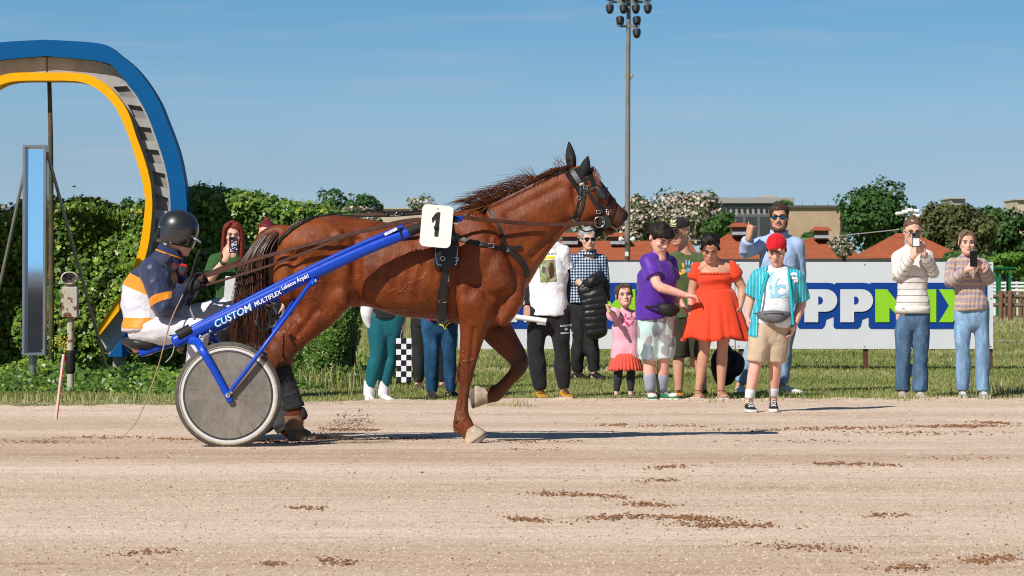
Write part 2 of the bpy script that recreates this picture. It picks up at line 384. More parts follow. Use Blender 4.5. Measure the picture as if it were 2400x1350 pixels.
def build_clods():
    g = np.random.default_rng(11); C = []
    def drift(px, py, wpx, n, rmax):
        Y0 = ground_Y(py); X0 = (px - 1200) / F * Y0; w = wpx / F * Y0
        for _ in range(n * 3):
            t = g.normal(0, .42); yy = Y0 + g.normal(0, .09 + .08 * w) + t * .2 * math.sin(px)
            r = rmax * .62 * g.uniform(.15, 1) ** 2.6 * (1.0 if abs(t) < .6 else .7)
            C.append((X0 + t * w, yy, .012 + r * .35, r))
    spots = [(1700, 1238, 180, 150, .022), (1620, 1222, 150, 150, .022), (1440, 1220, 120, 110, .02), (1230, 1224, 90, 80, .02), (1325, 1165, 110, 120, .02), (1520, 1190, 80, 90, .022), (1430, 1170, 60, 50, .02),
             (1540, 1132, 80, 60, .02), (1560, 1100, 90, 70, .02), (1970, 1093, 110, 110, .02), (2060, 1095, 60, 40, .022), (2080, 1215, 90, 70, .018), (1890, 1290, 190, 130, .018), (2320, 1318, 120, 120, .02), (2130, 1340, 100, 60, .02),
             (720, 1198, 80, 60, .018), (340, 1302, 120, 70, .02), (790, 1325, 70, 50, .02), (640, 1330, 50, 30, .02), (260, 1080, 120, 50, .018), (1250, 1060, 150, 70, .016), (100, 1040, 180, 120, .018),
             (2000, 1008, 260, 260, .022), (2250, 1003, 200, 220, .025), (2330, 996, 60, 60, .03), (2150, 1020, 300, 160, .02), (1560, 1003, 160, 110, .02), (1440, 1000, 60, 60, .025), (1800, 1012, 220, 140, .02), (1250, 1040, 200, 120, .018),
             (820, 1012, 120, 160, .022), (740, 1030, 90, 200, .022), (640, 1040, 120, 160, .02), (950, 1033, 160, 160, .018), (240, 1030, 200, 160, .018), (2250, 1080, 200, 80, .016), (420, 1035, 140, 90, .02), (1850, 1040, 300, 120, .015)]
    for s in spots: drift(*s)
    for _ in range(5200):                                     # single ones everywhere
        Y = g.uniform(14.6, 33.5); X = g.uniform(-.145, .145) * Y; r = g.uniform(.002, .0055) * (1 + (g.random() < .05) * .8)
        C.append((X, Y, .012 + r * .3, r))
    clods('sand_clods', C, MAT_CLOD, 'dark damp clods scattered in drifts over the sand')
    def grains(name, k, r0, r1, m, label, seed):
        g2 = np.random.default_rng(seed); Y = 14.6 + 20.5 * g2.random(k) ** .85; X = g2.uniform(-.142, .142, k) * Y; r = g2.uniform(r0, r1, k); z = .011 + .007 * np.clip(1 - np.abs(Y - track_edge(X) + .45) / .75, 0, 1); a = g2.uniform(0, 6.28, k); V = []
        for q in range(4): V.append(np.stack([X + np.cos(a + q * 1.57) * r * g2.uniform(.7, 1.4, k), Y + np.sin(a + q * 1.57) * r * g2.uniform(.7, 1.4, k), z], 1))
        V.append(np.stack([X, Y, z + r * g2.uniform(.6, 1.3, k)], 1)); V = np.stack(V, 1).reshape(-1, 3); i_ = np.arange(k)[:, None] * 5; Fa = np.concatenate([i_ + np.array(t) for t in ((0, 1, 4), (1, 2, 4), (2, 3, 4), (3, 0, 4))]); tag(link(name, np_mesh(name, V, Fa), m), label, kind='stuff')
    grains('sand_grains', 60000, .003, .0075, MAT_PEB, 'coarse pale grains lying loose on the sand', 6); grains('brown_grains', 34000, .002, .0055, mat('brown_grains', (.36, .245, .175), .95, .4, 12, spec=.1), 'brown grains mixed through the loose sand', 9)
    # splash of damp sand kicked up behind the hind hoof
    C = []
    for i in range(1500):
        t = g.random() ** .8
        px = 715 + 150 * t + g.normal(0, 9 + 10 * t); py = 1032 - 52 * math.sin(min(t, 1) * 1.9) + abs(g.normal(0, 1)) * (14 + 16 * t)
        if g.random() < .12: py = 1030 - 60 * math.sin(min(t, 1) * 1.9) + g.normal(0, 6)
        if py > 1038: py = 1038 - g.random() * 8
        p = P(px, py, 26.15 + g.normal(0, .08)); r = g.uniform(.0018, .0045) if g.random() < .9 else g.uniform(.005, .009)
        C.append((p.x, p.y, p.z, r))
    clods('sand_spray', C, MAT_CLOD, 'spray of brown sand kicked up behind the horse', 8)
build_clods()

# ================================================================== HORSE

YH = 26.3
KH = F / YH                                # photo pixels per metre at the horse
def hp(px, py, dy=0.0):
    p = P(px, py, YH); return np.array((p.x, YH + dy, p.z))
horse = thing('horse', (hp(900, 1040)[0], YH, 0), 'tall chestnut trotting horse in black harness, pulling a blue sulky', 'horse')

def coat_material():
    m, n, l, b = new_mat('chestnut_coat')
    tc = n.new('ShaderNodeTexCoord'); vec = tc.outputs['Object']
    a = noise(n, l, 2.2, 4, .55, vec); f = noise(n, l, 46, 5, .75, vec, (1, 1, .5)); v = noise(n, l, 13, 6, .6, vec)
    at = nd(n, 'ShaderNodeAttribute', attribute_name='dark')
    col = ramp(n, l, a, [(.3, (.125, .025, .0045)), (.55, (.190, .042, .007)), (.75, (.26, .069, .012))])
    col = mixc(n, l, .55, col, ramp(n, l, f, [(.3, (.5, .45, .45)), (.7, (1.4, 1.4, 1.3))]), 'MULTIPLY')
    col = mixc(n, l, .6, col, ramp(n, l, noise(n, l, 5.5, 5, .6, vec), [(.35, (.62, .55, .52)), (.65, (1.25, 1.25, 1.2))]), 'MULTIPLY')
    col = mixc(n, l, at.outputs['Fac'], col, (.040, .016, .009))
    l.new(col, b.inputs['Base Color'])
    l.new(ramp(n, l, v, [(.35, (.36,) * 3), (.7, (.58,) * 3)]), b.inputs['Roughness'])
    b.inputs['Specular IOR Level'].default_value = .30
    h = math_n(n, l, 'MULTIPLY_ADD', v, 1.0, f)
    # raised veins
    vo = n.new('ShaderNodeTexVoronoi'); vo.feature = 'DISTANCE_TO_EDGE'; vo.inputs['Scale'].default_value = 5.5
    wv = mixc(n, l, .22, vec, noise(n, l, 6, 3, .5, vec)); l.new(wv, vo.inputs['Vector'])
    vn = ramp(n, l, vo.outputs['Distance'], [(0, (1, 1, 1)), (.045, (0, 0, 0))])
    vm = math_n(n, l, 'MULTIPLY', vn, ramp(n, l, noise(n, l, 3.1, 2, .5, vec), [(.52, (0, 0, 0)), (.62, (1, 1, 1))]))
    h = math_n(n, l, 'MULTIPLY_ADD', vm, .8, h)
    bump(n, l, b, h, .8, .007)
    return m
MAT_COAT = coat_material()

def hring(top, bot, w, n=26, e=2.2, dy=0.0):
    t, b = hp(*top, dy), hp(*bot, dy); c = (t + b) / 2; a = (t - b) / 2
    th = np.linspace(0, 2 * math.pi, n, endpoint=False); cs, sn = np.cos(th), np.sin(th)
    cs = np.sign(cs) * abs(cs) ** (2 / e); sn = np.sign(sn) * abs(sn) ** (2 / e)
    return c + np.outer(cs, a) + np.outer(sn, (0, w, 0))
def smooth_rings(st, sub=3, **kw):
    A = catmull(np.array([(*t, *b, w) for t, b, w in st], float), sub)
    return [hring(r[0:2], r[2:4], max(r[4], .01), **kw) for r in A]

def build_horse():
    mb = MB()
    torso = [((655, 548), (650, 600), .07), ((670, 534), (664, 690), .19), ((700, 521), (698, 722), .245), ((745, 508), (758, 738), .285), ((790, 503), (812, 722), .295), ((845, 511), (858, 718), .285),
             ((900, 521), (905, 732), .30), ((950, 524), (955, 744), .31), ((1000, 517), (1005, 749), .31), ((1045, 504), (1052, 755), .285), ((1090, 491), (1105, 766), .25), ((1125, 487), (1160, 765), .235), ((1168, 520), (1200, 748), .20), ((1196, 580), (1221, 715), .15), ((1212, 620), (1224, 690), .09)]
    mb.loft(smooth_rings(torso))
    neck = [((1078, 494), (1175, 745), .19), ((1138, 478), (1229, 682), .165), ((1185, 461), (1262, 628), .135), ((1230, 440), (1295, 580), .112), ((1275, 417), (1322, 548), .098), ((1315, 398), (1346, 532), .088), ((1345, 389), (1366, 525), .08)]
    mb.loft(smooth_rings(neck, n=22, e=2.1))
    head = [((1345, 390), (1340, 490), .07), ((1366, 386), (1346, 514), .092), ((1388, 399), (1362, 521), .104), ((1408, 422), (1382, 521), .10), ((1426, 446), (1402, 520), .082), ((1443, 469), (1420, 522), .066), ((1457, 485), (1434, 527), .06), ((1468, 494), (1446, 536), .06), ((1474, 504), (1458, 529), .045)]
    mb.loft(smooth_rings(head, n=20, e=2.3))
    jaw = [hp(1372, 510), hp(1396, 524), hp(1416, 537), hp(1430, 543), hp(1436, 542)]
    mb.limb(jaw, [(.045, .05), (.038, .045), (.030, .042), (.028, .04), (.016, .03)], n=12)
    for s in (-1, 1): mb.ball(hp(1362, 488, s * .055), (.10, .05, .11))
    # shoulder, arm, haunch and other muscle masses, on both sides
    for s in (-1, 1):
        mb.limb([hp(1098, 520, s * .12), hp(1130, 590, s * .17), hp(1165, 660, s * .165)], [(.12, .075), (.16, .09), (.12, .10)], n=16)
        mb.limb([hp(1072, 650, s * .16), hp(1100, 700, s * .175), hp(1112, 745, s * .16)], [(.11, .09), (.13, .10), (.11, .08)], n=16)
        mb.limb([hp(1208, 660, s * .07), hp(1200, 705, s * .10), hp(1172, 745, s * .12)], [(.07, .08), (.08, .09), (.07, .07)], n=14)
        mb.ball(hp(745, 580, s * .17), (.26, .13, .20)); mb.ball(hp(690, 640, s * .15), (.15, .12, .25))
        mb.ball(hp(796, 560, s * .24), (.05, .06, .07)); mb.ball(hp(800, 690, s * .17), (.10, .10, .12))
        mb.ball(hp(940, 640, s * .20), (.42, .125, .26))
    def leg(st, dy, n=14, sub=3):
        mb.limb([hp(x, y, d) for x, y, _, _, d in [(q + (dy,) if len(q) == 4 else q) for q in st]], [(w / KH, dp) for _, _, w, dp in [q[:4] for q in st]], n=n, sub=sub)
    # near fore, planted
    leg([(1116, 715, 50, .10, -.15), (1113, 745, 41, .085, -.155), (1109, 780, 31, .068, -.15), (1101, 820, 24.5, .056), (1095, 858, 20.5, .048), (1092, 880, 18.5, .047), (1089.5, 905, 14.5, .035), (1087, 930, 13.5, .029), (1084, 958, 14.5, .03), (1083, 974, 18.5, .034), (1085, 988, 22, .038), (1095, 1004, 18.5, .036), (1106, 1018, 19, .04)], -.145)
    mb.limb([hp(1080, 905, -.145), hp(1075, 935, -.145), hp(1071, 970, -.145)], [.017, .014, .02], n=8)
    # far fore, folded up
    leg([(1140, 735, 46, .09), (1168, 780, 37, .075), (1192, 812, 29, .058), (1210, 836, 24, .05), (1219, 856, 20.5, .047), (1207, 877, 16, .037), (1190, 896, 14.5, .03), (1174, 913, 16, .032), (1160, 924, 20, .037), (1145, 930, 17.5, .034), (1128, 931, 19, .04)], .145)
    # near hind
    leg([(735, 630, 98, .13), (748, 680, 84, .12), (741, 722, 60, .105), (717, 758, 41, .08), (690, 788, 35, .06), (666, 812, 33, .055), (659, 838, 29, .052), (666, 864, 21, .042), (676, 895, 17, .034), (686, 925, 16, .032), (692, 948, 18.5, .035), (694, 965, 23, .04), (690, 985, 20, .037), (689, 1002, 18, .036)], -.15, n=18)
    mb.limb([hp(700, 735, -.15), hp(662, 775, -.15), hp(631, 806, -.15)], [.035, .03, .033], n=10)
    # far hind
    leg([(722, 650, 90, .12), (728, 710, 66, .10), (708, 757, 41, .08), (684, 790, 34, .06), (663, 818, 32, .055), (658, 845, 28, .05), (660, 880, 19, .04), (662, 920, 16, .034), (662, 960, 18, .035), (660, 992, 22, .04), (675, 1010, 18, .036), (690, 1020, 18, .038)], .15, n=16)
    mb.limb([hp(695, 740, .15), hp(658, 780, .15), hp(629, 812, .15)], [.035, .03, .033], n=10)
    # dock of the tail
    mb.limb([hp(668, 545), hp(640, 545), hp(612, 560), hp(596, 590)], [.055, .05, .04, .03], n=10)
    w1 = Waves(11, 20, 21); w2 = Waves(34, 24, 22)
    def fn(c, nn):
        side = np.abs(c[:, 1] - YH)
        d = .0022 * w1(c) + .0006 * w2(c)
        # ribs
        px = 1200 + c[:, 0] * KH; py = HOR + (HC - c[:, 2]) * KH
        rib = np.exp(-((px - 960) / 70) ** 2) * np.exp(-((py - 640) / 60) ** 2)
        d += .0035 * rib * np.sin((px + .25 * (py - 640)) * .22)
        # grooves between muscles: (x0,y0)-(x1,y1), width px, depth m
        for (x0, y0, x1, y1, w, dep) in ((838, 560, 836, 705, 13, .022), (1075, 560, 1062, 745, 12, .015), (1150, 560, 1230, 620, 13, .010), (1180, 690, 1165, 760, 10, .014), (1098, 690, 1160, 600, 16, .010), (690, 600, 700, 735, 13, .013), (1190, 500, 1310, 440, 13, .008), (1345, 440, 1350, 510, 8, .012), (1250, 600, 1330, 520, 9, .010), (1112, 770, 1104, 850, 5, .007), (745, 730, 700, 785, 8, .008), (1086, 900, 1082, 960, 3, .005), (650, 800, 670, 850, 8, .006), (790, 620, 760, 720, 20, .012), (1390, 440, 1425, 500, 6, .006)):
            ex, ey = x1 - x0, y1 - y0; L = ex * ex + ey * ey
            t = np.clip(((px - x0) * ex + (py - y0) * ey) / L, 0, 1); dd = np.hypot(px - x0 - t * ex, py - y0 - t * ey)
            d -= 1.9 * dep * np.exp(-(dd / w) ** 2) * np.clip(side / .06, 0, 1)
        return c + nn * d[:, None]
    me = remesh(mb, .0115, 5, .5, 'horse_body', fn)
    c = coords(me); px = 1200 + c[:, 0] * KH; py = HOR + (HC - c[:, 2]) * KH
    low = np.clip((py - 790) / 120, 0, 1) * .38 + np.clip((py - 690) / 60, 0, 1) * (px > 850) * (px < 1060) * .25  # dark lower legs, plus shade under the belly put into the coat colour
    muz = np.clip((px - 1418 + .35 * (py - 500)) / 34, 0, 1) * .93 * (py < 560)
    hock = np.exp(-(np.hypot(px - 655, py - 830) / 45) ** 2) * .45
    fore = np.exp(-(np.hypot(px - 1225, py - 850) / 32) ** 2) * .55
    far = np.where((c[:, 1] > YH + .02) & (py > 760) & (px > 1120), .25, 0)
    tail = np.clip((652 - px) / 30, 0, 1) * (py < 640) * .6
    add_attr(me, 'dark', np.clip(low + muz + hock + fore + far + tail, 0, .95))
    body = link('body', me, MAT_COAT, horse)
    dg_me = me.copy(); dg_me.transform(Matrix.Translation(horse.location))
    cc = coords(dg_me); polys = [tuple(p.vertices) for p in dg_me.polygons]
    return body, BVHTree.FromPolygons([tuple(x) for x in cc], polys), dg_me
horse_body, HBVH, _hm = build_horse()
def on_horse(px, py, off=.004, far=False):
    """where the line of sight at this photo pixel meets the horse's flank"""
    p = hp(px, py)
    hit = HBVH.ray_cast(Vector((p[0], YH - 2 if not far else YH + 2, p[2])), Vector((0, 1 if not far else -1, 0)))
    if hit[0] is None:
        h2 = HBVH.find_nearest(Vector(p)); return np.array(h2[0]) + np.array(h2[1]) * off, np.array(h2[1])
    return np.array(hit[0]) + np.array(hit[1]) * off, np.array(hit[1])

# hooves, bell boots, leg wraps, nostril, eye
MAT_HOOF = mat('hoof_horn', (.16, .135, .115), .7, .3, 18, .4, 60)
MAT_BELL = mat('cream_rubber', (.46, .37, .27), .7, .4, 16, .5, 60)
MAT_BROWNBOOT = mat('brown_rubber', (.24, .13, .075), .55, .3, 14, .3, 60)
MAT_WRAP = mat('black_leg_wrap', (.020, .020, .021), .8, .5, 14, .7, 60, spec=.3)
MAT_LEATHER = mat('black_leather', (.012, .012, .013), .42, .4, 25, .35, 120, spec=.5)
MAT_BROWNLEATHER = mat('brown_leather', (.075, .030, .019), .5, .4, 30, .4, 120)
MAT_STEEL = mat('bright_steel', (.72, .72, .72), .22, .08, 20, metal=1.0)
MAT_DARKHAIR = None
def hoof(name, a, b, ra, rb, mat_, depth=.8, parent=horse, e=2.0):
    mb = MB(); a, b = V3(a), V3(b); mb.limb([a, a * .55 + b * .45, a * .12 + b * .88, b], [(ra, ra * depth), (ra * .5 + rb * .5, (ra + rb) * .5 * depth), (rb, rb * depth), (rb * .9, rb * .9 * depth)], n=18, sub=2, round_ends=False)
    return mb.build(name, mat_, parent, sharp=50)
hoof('bell_boot', hp(1100, 1002, -.145), hp(1117, 1028, -.145), .052, .085, MAT_BELL)
hoof('hoof', hp(1108, 1018, -.145), hp(1124, 1036.5, -.145), .05, .082, MAT_HOOF, .85)
hoof('bell_boot', hp(1143, 931, .145), hp(1112, 931, .145), .048, .076, MAT_BELL)
hoof('hoof', hp(1128, 931, .145), hp(1101, 936, .145), .045, .072, MAT_HOOF)
hoof('bell_boot', hp(692, 972, -.15), hp(694, 1005, -.15), .068, .058, MAT_BROWNBOOT)
hoof('hoof', hp(688, 990, -.15), hp(687, 1032, -.15), .062, .018, MAT_HOOF)
hoof('bell_boot', hp(676, 1008, .15), hp(700, 1022, .15), .058, .066, mat('grey_rubber', (.10, .09, .085), .6, .3, 14, .3, 60))
hoof('hoof', hp(690, 1014, .15), hp(716, 1032, .15), .05, .06, MAT_HOOF)
def wrap(pts, rad, mat_, dy, name='leg_wrap', strap_n=3):
    mb = MB(); mb.limb([hp(x, y, dy) for x, y in pts], [(a, b) for a, b in rad], n=18, sub=4, round_ends=False)
    o = mb.build(name, mat_, horse)
    for k in range(strap_n):
        t = (k + .7) / (strap_n + .4); q = catmull(np.array(pts, float), 10); i = int(t * (len(q) - 1)); x, y = q[i]; x2, y2 = q[min(i + 3, len(q) - 1)]
        rr = catmull(np.array(rad, float), 10)[i] + .004
        m2 = MB(); m2.limb([hp(x, y, dy), hp(x2, y2, dy)], [tuple(rr), tuple(rr)], n=18, sub=1, round_ends=False)
        m2.build('wrap_strap', mat('black_webbing', (.03, .03, .032), .7, .3, 40, .3, 90), o, sharp=40)
    return o
wrap([(662, 862), (670, 885), (681, 915), (691, 945), (694, 955)], [(.07, .05), (.064, .044), (.062, .042), (.066, .045), (.072, .048)], MAT_WRAP, -.15)
wrap([(660, 862), (661, 900), (662, 950), (660, 990), (668, 1006)], [(.066, .048), (.058, .042), (.058, .042), (.076, .05), (.07, .05)], mat('grey_leg_wrap', (.055, .055, .058), .75, .5, 12, .5, 50), .15)
mb = MB(); mb.limb([hp(712, 958, -.15), hp(716, 972, -.15), hp(711, 980, -.15)], [(.018, .03), (.024, .034), (.014, .02)], n=10); mb.build('fetlock_pad', MAT_WRAP, horse)
# nostril and mouth
MAT_NOSTRIL = mat('nostril_dark', (.008, .005, .004), .6)
p0, n0 = on_horse(1463, 508, 0)
mb = MB(); mb.ball(p0, (.020, .010, .028), rot=np.array(Matrix.Rotation(R(-28), 3, 'Y'))); mb.build('nostril', MAT_NOSTRIL, horse)
mb = MB(); mb.limb([hp(1424, 526), hp(1434, 531), hp(1442, 535)], [(.014, .045), (.013, .047), (.010, .04)], n=10); mb.build('tongue', mat('tongue_pink', (.34, .14, .12), .4, .2), horse)
mb = MB(); mb.ball(on_horse(1402, 447, 0)[0], (.020, .012, .017)); mb.build('eye', mat('horse_eye', (.01, .006, .004), .08, .1), horse)
# ears in black ear covers
def ear(base, tip, w, dy, out):
    mb = MB(); b, t = hp(*base, dy), hp(*tip, dy + out); mb.limb([b, b * .65 + t * .35, b * .3 + t * .7, t], [(w * .72, .03), (w, .034), (w * .75, .024), (.008, .008)], n=14, sub=4)
    mb.build('ear_cover', mat('ear_fabric', (.018, .018, .020), .75, .4, 30, .6, 90), horse)
ear((1341, 396), (1334, 334), .037, .045, .02)
ear((1366, 412), (1377, 369), .037, -.055, -.03)

# mane and tail: strands of hair
def hair_material(name, root, tip):
    m, n, l, b = new_mat(name)
    at = nd(n, 'ShaderNodeAttribute', attribute_name='rnd'); col = ramp(n, l, at.outputs['Fac'], [(0, root), (1, tip)])
    l.new(col, b.inputs['Base Color']); b.inputs['Roughness'].default_value = .38; b.inputs['Specular IOR Level'].default_value = .6
    return m
MAT_TAIL = hair_material('tail_hair', (.024, .009, .006), (.15, .048, .020))
MAT_MANE = hair_material('mane_hair', (.045, .014, .008), (.26, .080, .026))
def strands(name, curves, mat_, parent, w0=.006, kind=None):
    """each curve: (k,3) array; builds a three-sided tapering strand"""
    V = []; Fa = []; RND = []; b = 0; g = np.random.default_rng(3)
    for c in curves:
        c = np.asarray(c); k = len(c); T = np.gradient(c, axis=0); T /= np.linalg.norm(T, axis=1)[:, None] + 1e-9
        u = np.cross(T, (0, 1, .2)); u /= np.linalg.norm(u, axis=1)[:, None] + 1e-9; v = np.cross(T, u)
        w = w0 * g.uniform(.6, 1.3) * (1 - np.linspace(0, 1, k) ** 2 * .85)
        for j in range(3):
            a = j * 2.0944; V.append(c + (u * math.cos(a) + v * math.sin(a)) * w[:, None])
        r = g.random()
        RND += [r] * (3 * k)
        for j in range(3):
            for i in range(k - 1): Fa.append((b + j * k + i, b + j * k + i + 1, b + (j + 1) % 3 * k + i + 1, b + (j + 1) % 3 * k + i))
        b += 3 * k
    me = np_mesh(name, np.concatenate(V), Fa); add_attr(me, 'rnd', RND); o = link(name, me, mat_, parent)
    if kind: o['kind'] = kind
    return o
def build_hair():
    g = np.random.default_rng(9); cs = []
    for lk in range(60):                                  # tail, hanging in locks
        t = g.random(); z = g.normal(0, .042); sx = 656 - 62 * t ** .9; sy = 545 + 34 * t ** 2
        ex = 560 + 66 * (1 - t) * g.uniform(.5, 1) + g.normal(0, 14); ey = g.uniform(715, 815); bx = 566 + 60 * (1 - t) ** 1.3 + g.normal(0, 4); by = sy + 50 + 14 * t
        base = [(sx, sy, z * .5), (bx, by, z), ((bx + ex) / 2 + g.normal(0, 5), (by + ey) / 2, z * 1.3), (ex, ey, z * 1.2)]
        for i in range(36):
            d = g.normal(0, 1, 3); w_ = (3.5, 5.5, 7.5, 9.5); cs.append(catmull([hp(q[0] + d[0] * k_ * .8, q[1] + d[1] * k_ * .3 + (g.normal(0, 16) if k == 3 else 0), q[2] + d[2] * .0022 * k_) for k, (q, k_) in enumerate(zip(base, w_))], 5))
    strands('tail', cs, MAT_TAIL, horse, .0034, 'stuff')
    cs = []; cr = catmull([(1110, 488), (1150, 476), (1185, 461), (1230, 440), (1275, 417), (1315, 398), (1340, 390)], 20)
    for i in range(1000):                                  # mane, blown back
        t = g.random(); x, y = cr[int(t * (len(cr) - 1))]; z = g.normal(0, .018); L = g.uniform(24, 60) * (1.15 if t < .6 else .7)
        if t > .9: L *= .5
        lift = g.uniform(-.05, .55); fly = t < .62 and g.random() < .5
        e1 = (x - L * .45, y - L * .20 * lift - 2 + L * .08); e2 = (x - L, y - L * .42 * lift + L * .34 + g.normal(0, 3))
        if fly: L *= 1.15; e1 = (x - L * .35, y - L * .22 - 2); e2 = (x - L * g.uniform(.8, 1.15), y - L * g.uniform(-.05, .30) + g.normal(0, 3))
        cs.append(catmull([hp(x + 4, y + 4, z), hp(*e1, z - .02), hp(*e2, z - .05 + g.normal(0, .03))], 5))
    for i in range(420):                                  # hair lying down over the crest on the near side
        t = g.random() * .8; x, y = cr[int(t * (len(cr) - 1))]; L = g.uniform(20, 60)
        q = [(x + 6, y + 2), (x - L * .5, y + 6 + L * .20), (x - L, y + 10 + L * .50)]
        pts = [on_horse(*p_, .006)[0] for p_ in q]; cs.append(catmull(pts, 4))
    for k in range(70):                                   # long loose wisps
        bx, by = (1268, 421) if k < 26 else (1208, 452); sp = g.normal(0, 5)
        tx, ty = ((1222, 392) if k < 14 else (1236, 405) if k < 26 else (1140, 470)); tx += g.normal(0, 12); ty += g.normal(0, 5)
        cs.append(catmull([hp(bx + g.normal(0, 7), by + 3, .01), hp((bx + tx) / 2, (by + ty) / 2 + 5 + g.normal(0, 3), -.02), hp(tx, ty, -.04 + g.normal(0, .02))], 7))
    for k in range(14):
        x = 1300 + g.uniform(0, 45); y = 400 - (x - 1300) * .3; cs.append(catmull([hp(x, y + 4), hp(x - 8 + g.normal(0, 4), y - 14 + g.normal(0, 3)), hp(x - 20 + g.normal(0, 8), y - 22 + g.normal(0, 6))], 4))
    strands('mane', cs, MAT_MANE, horse, .0021, 'stuff')
    cs = []
    for k in range(60):
        cs.append(catmull([hp(1384 + g.normal(0, 4), 396 + g.normal(0, 3), -.02 + g.normal(0, .02)), hp(1396 + g.normal(0, 3), 412 + g.normal(0, 3), -.06), hp(1404 + g.normal(0, 4), 432 + g.normal(0, 5), -.085)], 4))
    strands('forelock', cs, MAT_MANE, horse, .003, 'stuff')
    cs = []
    for k in range(80):
        x, y = 1075 + g.normal(0, 1.5), 872 + g.normal(0, 8); cs.append(catmull([hp(x + 3, y - 6, -.145 + g.normal(0, .015)), hp(x - 2, y + 8, -.145), hp(x - 3 + g.normal(0, 2), y + 22, -.145)], 3))
        x, y = 1066 + g.normal(0, 2), 988 + g.normal(0, 7); cs.append(catmull([hp(x + 6, y - 6, -.145 + g.normal(0, .02)), hp(x, y + 8, -.145), hp(x + 8 + g.normal(0, 3), y + 22, -.145)], 3))
    strands('feathering', cs, MAT_MANE, horse, .0025, 'stuff')
build_hair()

# ------------------------------------------------------------------ harness
harness = thing('harness', (hp(1040, 600)[0], YH, 0), 'black leather driving harness with bridle and blinkers worn by the horse', 'harness')
def strap(name, pts, w, t=.006, mat_=None, parent=harness, off=.003, sub=8, ends=None):
    """strap laid on the near flank along photo pixels; a third value lifts a point clear of the flank to that depth"""
    A = catmull(np.array([p[:2] for p in pts], float), sub); path = []; nn = []
    for x, y in A:
        q, nv = on_horse(x, y, off); path.append(q); nn.append(nv if nv[1] < .2 else np.array((0, -1, 0)))
    path = np.array(path)
    for _ in range(2): path[1:-1] = (path[:-2] + 2 * path[1:-1] + path[2:]) / 4
    mb = MB(); mb.sweep(path, w, t, nn); return mb.build(name, mat_ or MAT_LEATHER, parent, sharp=40)
def free_strap(name, pts, w, t=.005, mat_=None, parent=harness, sub=8, nrm=(0, -1, 0)):
    path = catmull(np.array([tuple(p) for p in pts], float), sub); mb = MB(); mb.sweep(path, w, t, [nrm] * len(path)); return mb.build(name, mat_ or MAT_LEATHER, parent, sharp=40)
def ringm(c, r, t, mat_, parent, name='ring', squash=1.0):
    mb = MB(); th = np.linspace(0, 2 * math.pi, 18, endpoint=False); rings = []
    for a in th:
        ce = V3(c) + V3((math.cos(a) * r * squash, 0, math.sin(a) * r)); ax = V3((math.cos(a), 0, math.sin(a)))
        rings.append([ce + ax * t * math.cos(b) + V3((0, 1, 0)) * t * math.sin(b) for b in np.linspace(0, 2 * math.pi, 6, endpoint=False)])
    rings.append(rings[0]); mb.loft(rings, cap=False); return mb.build(name, mat_, parent)
def buckle(px, py, s=.022, parent=harness, ang=0):
    q, nv = on_horse(px, py, .012)
    mb = MB(); M = np.array(Matrix.Rotation(ang, 3, 'Y')); h = s
    for a, b in (((-h, 0, -h * .8), (h, 0, -h * .8)), ((-h, 0, h * .8), (h, 0, h * .8)), ((-h, 0, -h * .8), (-h, 0, h * .8)), ((h, 0, -h * .8), (h, 0, h * .8))):
        mb.limb([q + M @ V3(a), q + M @ V3(b)], [.0028, .0028], n=6, sub=1)
    return mb.build('buckle', MAT_STEEL, parent)
